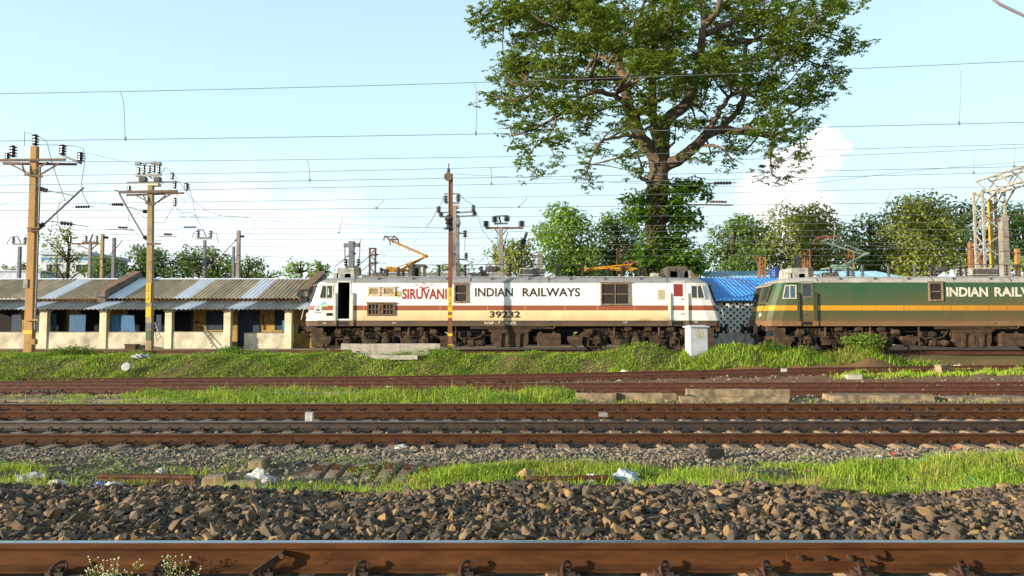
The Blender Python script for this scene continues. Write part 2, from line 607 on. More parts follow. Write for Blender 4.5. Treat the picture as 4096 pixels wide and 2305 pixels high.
# one elastic clip with its cast shoulder, made once and shared
def clip_mesh():
    mb = MB()
    pts = []
    for t in np.linspace(0, 1, 12):
        a = t * 1.35 * PI - .1 * PI
        pts.append((.036 * math.cos(a) + .01, -.10 + .03 * math.sin(a * 1.3) - .025 * t, .042 + .036 * math.sin(a)))
    mb.tube(pts, .0095, 6)
    mb.box(-.055, .055, -.15, -.075, -.01, .032)
    mb.box(-.03, .03, -.135, -.085, .03, .05)
    o = mb.build('clip_source', M_clip)
    me = o.data
    bpy.data.objects.remove(o)
    return me
CLIP = clip_mesh()
def sleeper_mesh(L=2.7):
    mb = MB()
    w0, w1, h = .135, .10, .2
    st = [(-L / 2, .0), (-L / 2 + .3, .0), (-.9, .0), (-.45, -.03), (.45, -.03), (.9, .0), (L / 2 - .3, .0), (L / 2, .0)]
    vs, fs = [], []
    for y, dz in st:
        vs += [(-w0, y, -h), (w0, y, -h), (w1, y, dz - .004), (-w1, y, dz - .004)]
    for i in range(len(st) - 1):
        for q in range(4):
            r = (q + 1) % 4
            fs.append((i * 4 + q, i * 4 + r, i * 4 + 4 + r, i * 4 + 4 + q))
    fs.append((0, 1, 2, 3))
    fs.append(tuple(len(st) * 4 - 4 + i for i in range(4)))
    mb.add(vs, fs)
    o = mb.build('sleeper_source', M_sleeper)
    me = o.data
    bpy.data.objects.remove(o)
    return me
SLEEPER = sleeper_mesh()

def lerp_line(xa, ya, xb, yb, x):
    return ya + (yb - ya) * (x - xa) / (xb - xa)

def straight(ya, yb, X0, X1, z, n=12, bow=0.):
    """rail through (X0,ya) .. (X1,yb) with a gentle bow"""
    out = []
    for i in range(n + 1):
        t = i / n
        out.append((X0 + (X1 - X0) * t, ya + (yb - ya) * t + bow * math.sin(PI * t), z))
    return out

def track(label, rails, mats, sp, phase, clip_sides, sleepers=True, sl_half=12., zoff=0., polish=None):
    cy = sum(r[0][1] + r[-1][1] for r in rails) / (2 * len(rails))
    t = thing('railway_track', label, 'railway track', (0, cy, rails[0][0][2]))
    robjs = []
    for i, r in enumerate(rails):
        ro = rail_mesh(r, mats[i], 'rail', t)
        robjs.append(ro)
        X0, X1 = r[0][0], r[-1][0]
        x = -sl_half + phase
        while x < sl_half:
            if X0 < x < X1:
                tt = (x - X0) / (X1 - X0)
                idx = min(int(tt * (len(r) - 1)), len(r) - 2)
                ft = tt * (len(r) - 1) - idx
                p = Vector(r[idx]).lerp(Vector(r[idx + 1]), ft)
                j = rnd.uniform(-.03, .03)
                for sd in clip_sides:
                    copy_to(CLIP, 'rail_clip', ro, p + Vector((j, 0, -.004)), (0, 0, 0 if sd < 0 else PI))
            x += sp
    if sleepers:
        x = -sl_half + phase
        r0, r1 = rails[0], rails[-1]
        while x < sl_half:
            def ya(r):
                return float(np.interp(x, [q[0] for q in r], [q[1] for q in r]))
            a, b = ya(r0), ya(r1)
            copy_to(SLEEPER, 'sleeper', t, (x, (a + b) / 2, r0[0][2] + zoff + rnd.uniform(-.006, .004)), (0, 0, -math.atan((r0[-1][1] - r0[0][1]) / (r0[-1][0] - r0[0][0])) * -1 + rnd.uniform(-.012, .012)))
            x += sp
    return t, robjs

near_r = straight(4.62, 4.66, -9, 9, .362, 6)
near_b = straight(2.87, 2.91, -9, 9, .362, 6)
trA, rA = track('nearest track, one big rusty rail with polished top along the bottom edge', [near_b, near_r], [(M_rust_near, M_polish)] * 2, .615, .17, (-1, 1), sl_half=6)
z0 = -.172
trB, rB = track('track just behind the near ballast, its far rail dark with a bright top', [straight(13.05, 13.30, -24, 24, z0), straight(14.82, 15.05, -24, 24, z0)],
            [(M_rust, M_dulltop), (M_rail_dark, M_polish)], .6, .1, (-1, 1), sl_half=13)
trC, rC = track('brown track running just beyond the one with the dark rail', [straight(16.70, 16.85, -26, 26, z0), straight(18.40, 18.62, -26, 26, z0)],
            [(M_rust, M_dulltop), (M_rust, M_polish)], .6, .33, (-1, 1), sl_half=15)
trD, rD = track('red rusted siding behind the middle strip of grass', [straight(23.0, 24.75, -30, 30, z0, 14), straight(24.75, 26.5, -30, 30, z0, 14)],
            [(M_rust_red, M_dulltop)] * 2, .65, .2, (-1, 1), sl_half=21)
curve = lambda a, b, c: [(x, a + (b - a) * ((x + 30) / 60) + c * math.sin(PI * (x + 30) / 60), z0 + float(ramp(x)) * (.85 if a < 26.5 else 1.0)) for x in np.linspace(-30, 30, 22)]
trE, rE = track('rusted siding curving away at the foot of the grass bank', [curve(25.9, 31.0, -.5), curve(27.2, 33.0, -.35)],
            [(M_rust_red, M_dulltop)] * 2, .65, .4, (-1, 1), sl_half=23)
mb_ = rail_mesh(straight(22.35, 22.55, 1.9, 24, -.165, 6), (M_rust_red, M_dulltop), 'spare_rail', None)
tag(mb_, 'loose dark red rail lying along the near side of the rusted siding', 'rail')
ZL = .83                                    # rail top under the locomotives
YL = 36.10
trL, rL = track('dusty track under the two locomotives', [straight(YL - .875, YL - .875, -40, 40, ZL - .172, 4), straight(YL + .875, YL + .875, -40, 40, ZL - .172, 4)],
            [(M_rust_red, M_dulltop)] * 2, .65, .4, (), sleepers=False)

# fishplates, rod and rolled lettering on the near rail
mb = MB()
fx0, fx1 = (3130 - CX) / FPX * 4.6, (3520 - CX) / FPX * 4.6
yq = 4.645
mb.prism([(fx0, yq - .012, .406), (fx0, yq - .032, .414), (fx0, yq - .030, .464), (fx0, yq - .012, .482)], (fx1 - fx0, 0, 0))
fish = mb.build('fishplate', M_rust_near, rA[1])
for i in range(4):
    x = fx0 + (fx1 - fx0) * (i + .5) / 4
    b = MB()
    b.lathe((x, yq - .03, .442), (0, -1, 0), [(.02, 0), (.02, .018), (.011, .019), (.011, .045)], 6)
    b.build('bolt', M_clip, fish)
b = MB()
p0, p1 = P(1010, 2300, 4.47), P(1130, 2220, 4.585)
b.bar(p0, p1, .02, .045)
b.cyl(p1 + Vector((.0, -.03, .0)), p1 + Vector((0, .04, 0)), .018)
b.build('bond_strap', M_clip, rA[1])
pa, pb = P(1400, 2236, 4.64), P(1935, 2221, 4.64)
text_part('R260  60E1  0  JSPL  IV/2024', pa.x, pb.x, .434, .451, yq - .0105, M_rail_dark, rA[1])
# fishplates on the yard tracks
for ro, px0, px1, Y in ((rC[1], 3480, 3590, 18.55), (rC[0], 3610, 3740, 16.8), (rD[0], 95, 235, 23.15), (rD[0], 2170, 2260, 24.0)):
    mb = MB()
    xa, xb = (px0 - CX) / FPX * Y, (px1 - CX) / FPX * Y
    y = float(np.interp((xa + xb) / 2, [-30, 30], [23.0, 24.75])) if ro is rD[0] else Y
    mb.prism([(xa, y - .012, z0 + .04), (xa, y - .034, z0 + .05), (xa, y - .03, z0 + .105), (xa, y - .012, z0 + .12)], (xb - xa, 0, 0))
    fo = mb.build('fishplate', M_rail_dark, ro)
    for i in range(4):
        b = MB()
        b.lathe((xa + (xb - xa) * (i + .5) / 4, y - .03, z0 + .077), (0, -1, 0), [(.022, 0), (.022, .03)], 6)
        b.build('bolt', M_clip, fo)

# ------------------------------------------------------------------ ballast
def rock_templates(n, seed, flat=.7):
    r = np.random.default_rng(seed)
    T = []
    for i in range(n):
        p = r.normal(size=(12, 3))
        p /= np.linalg.norm(p, axis=1)[:, None]
        p *= r.uniform(.72, 1.12, (12, 1))
        p *= np.array([1.15, r.uniform(.65, 1.), r.uniform(.45, flat + .1)])
        bm = bmesh.new()
        for q in p:
            bm.verts.new(q)
        res = bmesh.ops.convex_hull(bm, input=bm.verts)
        bmesh.ops.delete(bm, geom=[e for e in res['geom_interior'] if isinstance(e, bmesh.types.BMVert)], context='VERTS')
        bmesh.ops.triangulate(bm, faces=bm.faces)
        bm.verts.index_update()
        V = np.array([v.co[:] for v in bm.verts])
        F = np.array([[v.index for v in f.verts] for f in bm.faces])
        bm.free()
        T.append((V, F))
    return T
ROCKS = rock_templates(14, 3)

def rotmats(n, r, tilt=.6):
    e = np.stack([r.normal(0, tilt, n), r.normal(0, tilt, n), r.uniform(0, 2 * PI, n)], 1)
    cx, sx, cy, sy, cz, sz = np.cos(e[:, 0]), np.sin(e[:, 0]), np.cos(e[:, 1]), np.sin(e[:, 1]), np.cos(e[:, 2]), np.sin(e[:, 2])
    Rm = np.empty((n, 3, 3))
    Rm[:, 0, 0] = cy * cz; Rm[:, 0, 1] = sx * sy * cz - cx * sz; Rm[:, 0, 2] = cx * sy * cz + sx * sz
    Rm[:, 1, 0] = cy * sz; Rm[:, 1, 1] = sx * sy * sz + cx * cz; Rm[:, 1, 2] = cx * sy * sz - sx * cz
    Rm[:, 2, 0] = -sy; Rm[:, 2, 1] = sx * cy; Rm[:, 2, 2] = cx * cy
    return e, Rm

def stones_mesh(name, pos, size, r, material):
    Vs, Fs, off = [], [], 0
    which = r.integers(0, len(ROCKS), len(pos))
    for t, (V, F) in enumerate(ROCKS):
        idx = np.where(which == t)[0]
        if not len(idx):
            continue
        _, Rm = rotmats(len(idx), r)
        W_ = np.einsum('nij,vj->nvi', Rm, V) * size[idx, None, None] + pos[idx, None, :]
        Vs.append(W_.reshape(-1, 3))
        Fs.append((F[None] + (np.arange(len(idx)) * len(V))[:, None, None] + off).reshape(-1, 3))
        off += len(idx) * len(V)
    return array_mesh(name, np.concatenate(Vs), np.concatenate(Fs), material)

def jitter_grid(x0, x1, y0, y1, step, r, keep=None):
    xs, ys = np.arange(x0, x1, step), np.arange(y0, y1, step)
    X, Y = np.meshgrid(xs, ys)
    X = X.ravel() + r.uniform(-.6, .6, X.size) * step
    Y = Y.ravel() + r.uniform(-.6, .6, Y.size) * step
    # only what the camera (moved a step or two) could see
    ok = np.abs(X) < (np.abs(Y) * .78 + 1.6)
    return X[ok], Y[ok]

bal_near = structure(put('ballast', None))
r_ = np.random.default_rng(11)
X, Y = jitter_grid(-9, 9, 3.2, 7.75, .042, r_)
okn = ~((np.abs(Y - 4.64) < .11)) & (Y < 7.42 + .16 * np.sin(X * 1.3) + .1 * np.sin(X * 3.1 + 1))
X, Y = X[okn], Y[okn]
sz = np.clip(r_.lognormal(math.log(.0295), .43, len(X)), .010, .072)
Z = zt(X, Y) + sz * r_.uniform(-.15, .55, len(X))
Z = np.where(np.abs(Y - 4.64) < .35, np.minimum(Z, .345), Z)
pos = np.stack([X, Y, Z], 1)
vis = (Y > 4.9) & (np.abs(X) < Y * .705)
score = np.where(vis, sz / Y, 0)
big = np.argsort(-score)[:300]
rest = np.setdiff1d(np.arange(len(X)), big)
rock_meshes = []
for V, F in ROCKS:
    rock_meshes.append(array_mesh('stone', V, F, M_stone_near))
eul, _ = rotmats(300, r_)
for i, b in enumerate(big):
    o = copy_to(rock_meshes[i % len(rock_meshes)], 'stone', bal_near, pos[b] + np.array([0, 0, .012]), tuple(eul[i]), (float(sz[b]),) * 3)
o = put('ballast_stones', stones_mesh('ballast_stones', pos[rest], sz[rest], r_, M_stone_near), bal_near)
stuff(o)

bal_far = structure(put('ballast', None))
X, Y = jitter_grid(-11, 11, 8.3, 12.95, .055, r_)
edge = 10.75 + .25 * np.sin(X * .9 + 1) + .15 * np.sin(X * 2.1) + np.where(X > 5.5, .4, 0)
ok = (Y > edge) | (r_.random(len(X)) < np.where((X < -1.2), .5, .12))
X1, Y1 = X[ok], Y[ok]
s1 = np.clip(r_.lognormal(math.log(.030), .35, len(X1)), .012, .06)
X, Y = jitter_grid(-14, 14, 13.2, 19.3, .075, r_)
s2 = np.clip(r_.lognormal(math.log(.033), .4, len(X)), .014, .07)
bur = np.where((Y > 16) , .6, .1)
X, Y, s = np.concatenate([X1, X]), np.concatenate([Y1, Y]), np.concatenate([s1, s2])
Z = zt(X, Y) + s * r_.uniform(-.4, .35, len(X))
for ry in (13.17, 14.93, 16.77, 18.5):
    Z = np.where(np.abs(Y - ry) < .2, np.minimum(Z, -.25), Z)
o = put('ballast_stones', stones_mesh('ballast_stones', np.stack([X, Y, Z], 1), s, r_, M_stone_far), bal_far)
stuff(o)
# rubble along the sidings
X, Y = jitter_grid(-20, 20, 19.4, 30, .2, r_)
ok = (r_.random(len(X)) < np.where((Y < 22.9), .35, .3)) & (Y < foot(X))
X, Y = X[ok], Y[ok]
s = np.clip(r_.lognormal(math.log(.035), .45, len(X)), .015, .1)
o = put('rubble_stones', stones_mesh('rubble_stones', np.stack([X, Y, zt(X, Y) + s * .2], 1), s, r_, M_stone_far))
tag(stuff(o), 'scattered grey and brown stones lying along the rusted sidings', 'stones')
# ------------------------------------------------------------------ locomotives
YS = YL - 1.575                               # side facing the camera
def LZ(py):
    return P(2048, py, YS).z                  # world height of a pixel row on that side
def SX(px):
    return (px - CX) / FPX * YS / math.cos(PITCH) * math.cos(PITCH)

def paint(name, c1, grime, amount, zlo, zhi, xdirt=0., streak=.25, rough=.42, ends=None):
    """painted steel with dust thickening over the lower panels and rain streaks (object space)"""
    m = bpy.data.materials.new(name)
    m.use_nodes = True
    k = NT(m)
    tc = k.n('ShaderNodeTexCoord')
    sp = k.n('ShaderNodeSeparateXYZ')
    k.l(tc.outputs['Object'], sp.inputs[0])
    n1 = k.noise(.8, 6, .65)
    zz = k.math('ADD', sp.outputs['Z'], k.math('MULTIPLY', k.math('SUBTRACT', n1, .5), 1.3))
    g = k.rng(zz, zhi, zlo, 0, amount)
    if xdirt:
        g = k.math('ADD', g, k.math('MULTIPLY', k.rng(sp.outputs['X'], -5., 6., 0, xdirt), k.rng(zz, 3.3, 2.2)))
    st = k.noise(2.4, 4, .6, 'Object', (3.0, 1, .22))
    g = k.math('ADD', g, k.rng(st, .5, .75, 0, streak))
    st2 = k.noise(7, 3, .6, 'Object', (3.0, 1, .10))
    g = k.math('ADD', g, k.rng(st2, .55, .78, 0, streak * .8))
    sm = k.noise(26, 3, .7)
    g = k.math('ADD', g, k.rng(sm, .62, .76, 0, .22))
    g = k.math('MINIMUM', g, .92)
    c0 = lin(c1)
    if ends:
        en = k.math('GREATER_THAN', k.math('ABSOLUTE', sp.outputs['X'], 0.), 7.62)
        c0 = k.mix(en, lin(c1), lin(ends))
        g = k.math('MULTIPLY', g, k.rng(en, 0, 1, 1., .3))
    k.l(k.mix(g, c0, lin(grime)), k.b.inputs['Base Color'])
    k.l(k.rng(g, 0, 1, rough, .85), k.b.inputs['Roughness'])
    wv = k.noise(1.6, 2, .5)
    k.bump(wv, .12, .05)
    return m
LM = {
    'white': dict(top=paint('loco_white_paint', 'e2e1de', 'a8947a', .18, 1.9, 2.9), low=paint('loco_cream_paint', 'dcc79c', 'a98350', .55, 1.3, 2.0, streak=.2, ends='d8d6d0'),
                  stripe=paint('loco_brown_stripe', '8f4a2c', '7a5236', .3, 1.5, 2.6), skirt=paint('loco_black_skirt', '3a322c', '6b5138', .6, 1.2, 1.6, rough=.6),
                  roof=paint('loco_grey_roof', '8f9194', '5d564e', .35, 3.2, 3.6, streak=.35)),
    'green': dict(top=paint('loco_green_paint', '2a5034', '62502c', .85, 1.5, 3.1, xdirt=.34), low=paint('loco_green_dusty_paint', '2e4a2c', '644c2a', .8, 1.2, 2.25, xdirt=.45),
                  stripe=paint('loco_yellow_stripe', 'd0940f', '8f5c26', .4, 1.5, 2.6, xdirt=.75, streak=.3), skirt=paint('loco_dusty_skirt', '6c5238', '7a5a3a', .8, 1.2, 1.7, rough=.8),
                  roof=paint('loco_pale_roof', 'b5b1aa', '6b5a48', .45, 3.2, 3.6, streak=.4)),
}
M_bogie = mat('bogie_dust', '543e2a', '1f1711', .9, 4, None, .4, .02, lo=.3, hi=.7)
M_bogie_dark = mat('bogie_grease_and_shade', '1d1611', '0d0a08', .85, 5, None, .4, .02, lo=.3, hi=.7)  # greasy springs and couplers; also the painted shade of the underside boxes
M_wheel = mat('wheel_steel', '4a3526', '2a2019', .75, 6)
M_frame = mat('window_frame_dirty', '8d7a66', '6a5846', .7, 10)
M_frame_w = mat('window_frame_white', 'd2ccc0', 'a89a86', .55, 10)
M_grille_w = mat('louvre_cream', 'd6c8a8', 'b5986a', .6, 8)
M_grille_d = mat('louvre_dust_brown', '7a6148', '56422f', .8, 8)
M_mesh_dark = mat('dark_filter_mesh', '2c221b', '1b1512', .8, 30)
M_panto_y = mat('yellow_pantograph', 'c58a1c', '9a6a1c', .6, 8)
M_panto_g = mat('green_grey_pantograph', '7f9484', '62746a', .6, 8)
M_panto_r = mat('red_pantograph_horn', '7f4c3a', '5c382c', .6, 8)
M_roofbox = mat('roof_box_grey', 'a8a59e', '7d776c', .7, 6)
M_roofdark = mat('roof_equipment_dark', '56514b', '3a3631', .7, 6)
M_red = mat('red_lamp', 'b03a34', '8c2c28', .5, 6)
M_curtain = mat('red_curtain', '8a2e24', '6f241c', .8, 6, (1, 1, 3))
def glass(name, c, rough=.06):
    m = bpy.data.materials.new(name)
    m.use_nodes = True
    k = NT(m)
    f = k.noise(3, 3)
    k.l(k.mix(k.rng(f, .4, .6), lin(c), tuple([v * .7 for v in lin(c)[:3]] + [1])), k.b.inputs['Base Color'])
    k.b.inputs['Roughness'].default_value = rough
    k.b.inputs['Specular IOR Level'].default_value = .8
    MATS[name] = m
    return m
M_glass = glass('dark_cab_glass', '20262a')
M_glass_b = glass('bluish_cab_glass', '3b5566')

RINGS = [(1.21, 10.01, 1.565), (1.47, 10.03, 1.575), (1.95, 9.89, 1.575), (2.19, 9.82, 1.575), (2.75, 9.63, 1.575), (3.28, 9.45, 1.575), (3.36, 9.34, 1.56), (3.44, 9.15, 1.50), (3.52, 8.85, 1.36), (3.57, 8.50, 1.02)]
def outline(L, Wd):
    e = [(L - .75, -Wd), (L - .28, -Wd + .09), (L - .10, -Wd + .30), (L + .02, -Wd * .52), (L + .10, -Wd * .04)]
    right = e + [(x, -y) for x, y in e[::-1]]
    return right + [(-x, -y) for x, y in right]

def frame_part(name, x0, x1, z0, z1, y, w, d, material, parent, slant=(0, 0)):
    """rectangular (or slanted) picture-frame on the camera side; returns object"""
    mb = MB()
    def ring(i):
        return [Vector((x0 + i, y, z0 + i)), Vector((x1 - i, y, z0 + i)), Vector((x1 - i + slant[1], y, z1 - i)), Vector((x0 + i + slant[0], y, z1 - i))]
    a, b = ring(0), ring(w)
    for q in range(4):
        r = (q + 1) % 4
        mb.prism([a[q], a[r], b[r], b[q]], (0, -d, 0))
    return mb.build(name, material, parent)

def side_panel(name, x0, x1, z0, z1, y, d, material, parent, slant=(0, 0), bev=0.):
    mb = MB()
    mb.prism([(x0, y, z0), (x1, y, z0), (x1 + slant[1], y, z1), (x0 + slant[0], y, z1)], (0, -d, 0))
    return mb.build(name, material, parent, bevel=bev)

def bogie(root, cx, mirror, scheme):
    zr = ZL
    ys = YL - 1.05
    # side frame: one long beam with drops between the axles
    mb = MB()
    prof = [(-2.75, .78), (-2.45, .98), (-1.2, 1.0), (-.9, .90), (.9, .90), (1.2, 1.0), (2.45, .98), (2.75, .78), (2.6, .62), (1.25, .66), (1.15, .30), (.72, .30), (.62, .66), (-.62, .66), (-.72, .30), (-1.15, .30), (-1.25, .66), (-2.6, .62)]
    for sgn in (-1, 1):
        mb.prism([(cx + x, YL + sgn * 1.05 - .09, zr + z) for x, z in prof], (0, .18, 0))
    mb.box(cx - 2.3, cx + 2.3, YL - .9, YL + .9, zr + .62, zr + .9)
    fr = mb.build('bogie_frame', M_bogie, root)
    for a in (-1.85, 0, 1.85):
        w = MB()
        x = cx + a
        r = .546
        w.lathe((x, YL - .93, zr + r), (0, 1, 0), [(.12, -.1), (.2, -.08), (.2, -.02), (.40, -.01), (.46, .0), (.50, -.03), (r, -.03), (r, .09), (r + .028, .12), (.50, .13), (.1, .13), (.1, 1.73), (.5, 1.73), (r + .028, 1.74), (r, 1.77), (r, 1.89), (.2, 1.88), (.2, 1.96)], 28)
        w.build('wheelset', M_wheel, fr)
        b = MB()
        b.lathe((x, ys - .30, zr + .53), (0, 1, 0), [(.10, 0), (.17, .03), (.20, .08), (.20, .28)], 12)
        b.box(x - .22, x + .22, ys - .2, ys + .06, zr + .36, zr + .58)
        b.cyl((x, ys - .2, zr + .55), (x + .02, ys - .18, zr + .92), .055, n=7)
        b.lathe((x, ys - .26, zr + .86), (0, 1, 0), [(.07, 0), (.07, .2)], 8)
        b.build('axle_box', M_bogie, fr)
        for sx in (-.36, .36):
            s = MB()
            for q in range(5):
                z = zr + .46 + q * .055
                s.lathe((x + sx, ys - .1, z), (0, 0, 1), [(.085, 0), (.12, .012), (.12, .03), (.085, .042)], 10)
            s.build('spring', M_bogie_dark, fr)
        b = MB()
        b.prism([(x - .62, ys - .05, zr + .18), (x - .50, ys - .05, zr + .18), (x - .42, ys - .05, zr + .62), (x - .66, ys - .05, zr + .62)], (0, -.1, 0))
        b.build('brake_block', M_bogie_dark, fr)
    for x in (-1.05, 1.1):
        d = MB()
        d.lathe((cx + x, ys - .28, zr + .70), (0, 0, 1), [(.03, 0), (.065, .02), (.065, .3), (.05, .31), (.05, .46), (.03, .48)], 9)
        d.box(cx + x - .13, cx + x + .13, ys - .36, ys - .1, zr + .65, zr + .70)
        d.box(cx + x - .1, cx + x + .1, ys - .36, ys - .1, zr + 1.17, zr + 1.21)
        d.build('damper', M_bogie, fr)
    for x in (-2.25, 2.3):
        d = MB()
        d.lathe((cx + x - .18, ys - .3, zr + .92), (1, 0, 0), [(.1, 0), (.14, .02), (.14, .3), (.1, .36), (.05, .4)], 10)
        d.build('brake_cylinder', M_bogie, fr)
    for x in (-2.95, 2.95):
        h = MB()
        zt_, zb = zr + .72, zr + .22
        xx = cx + x
        top = [(xx - .34, ys - .38, zr + .52), (xx + .34, ys - .38, zr + .52), (xx + .34, ys - .02, zr + .52), (xx - .34, ys - .02, zr + .52)]
        bot = [(xx - .14, ys - .3, zb), (xx + .14, ys - .3, zb), (xx + .14, ys - .08, zb), (xx - .14, ys - .08, zb)]
        h.add(bot + top, [(0, 1, 2, 3), (0, 4, 5, 1), (1, 5, 6, 2), (2, 6, 7, 3), (3, 7, 4, 0)])
        h.box(xx - .36, xx + .36, ys - .40, ys, zr + .52, zt_)
        h.box(xx - .12, xx + .12, ys - .42, ys - .3, zt_, zt_ + .05)
        h.cyl((xx, ys - .19, zb), (xx + .05, ys - .15, zr + .08), .05)
        h.build('sand_box', M_bogie, fr)
    # step cage, hoses and cables
    for x in (-1.95, 2.0):
        c_ = MB()
        x0, x1 = cx + x - .38, cx + x
        for (q, w) in (((x0, zr + .22, x1, zr + .22), 0), ((x0, zr + .60, x1, zr + .60), 0), ((x0, zr + .22, x0, zr + .62), 0), ((x1, zr + .22, x1, zr + .62), 0)):
            c_.bar((q[0], ys - .46, q[1]), (q[2], ys - .46, q[3]), .045, .045)
            c_.bar((q[0], ys - .22, q[1]), (q[2], ys - .22, q[3]), .035, .035)
            c_.bar((q[0], ys - .46, q[1]), (q[0], ys - .22, q[1]), .034, .034)
        c_.build('step_cage', M_bogie, fr)
    for i in range(9):
        x = cx - 2.4 + i * .56 + rnd.uniform(-.1, .1)
        hpts = [Vector((x + dx_, ys - .24 + rnd.uniform(-.04, .04), zr + z)) for dx_, z in ((0, 1.2), (.02, .95), (.1, .78 + rnd.uniform(-.1, .1)), (.24, .85), (.28, 1.0))]
        h = MB()
        h.tube(hpts, .018, 5)
        h.build('hose', M_bogie_dark if i % 2 else M_bogie, fr)
    b = MB()
    b.tube([(cx - 2.3, ys - .16, zr + 1.06), (cx - .7, ys - .16, zr + 1.06), (cx - .5, ys - .16, zr + .97), (cx + .9, ys - .16, zr + .97), (cx + 1.1, ys - .16, zr + 1.08), (cx + 2.3, ys - .16, zr + 1.08)], .022, 5)
    b.tube([(cx - 1.6, ys - .13, zr + .8), (cx + 1.7, ys - .13, zr + .8)], .02, 5)
    b.build('air_pipe', M_bogie, fr)
    for x in (-.55, .42, 1.5):
        b = MB()
        b.box(cx + x, cx + x + .3, ys - .34, ys - .1, zr + 1.0, zr + 1.19)
        b.build('junction_box', M_bogie, fr)
    return fr

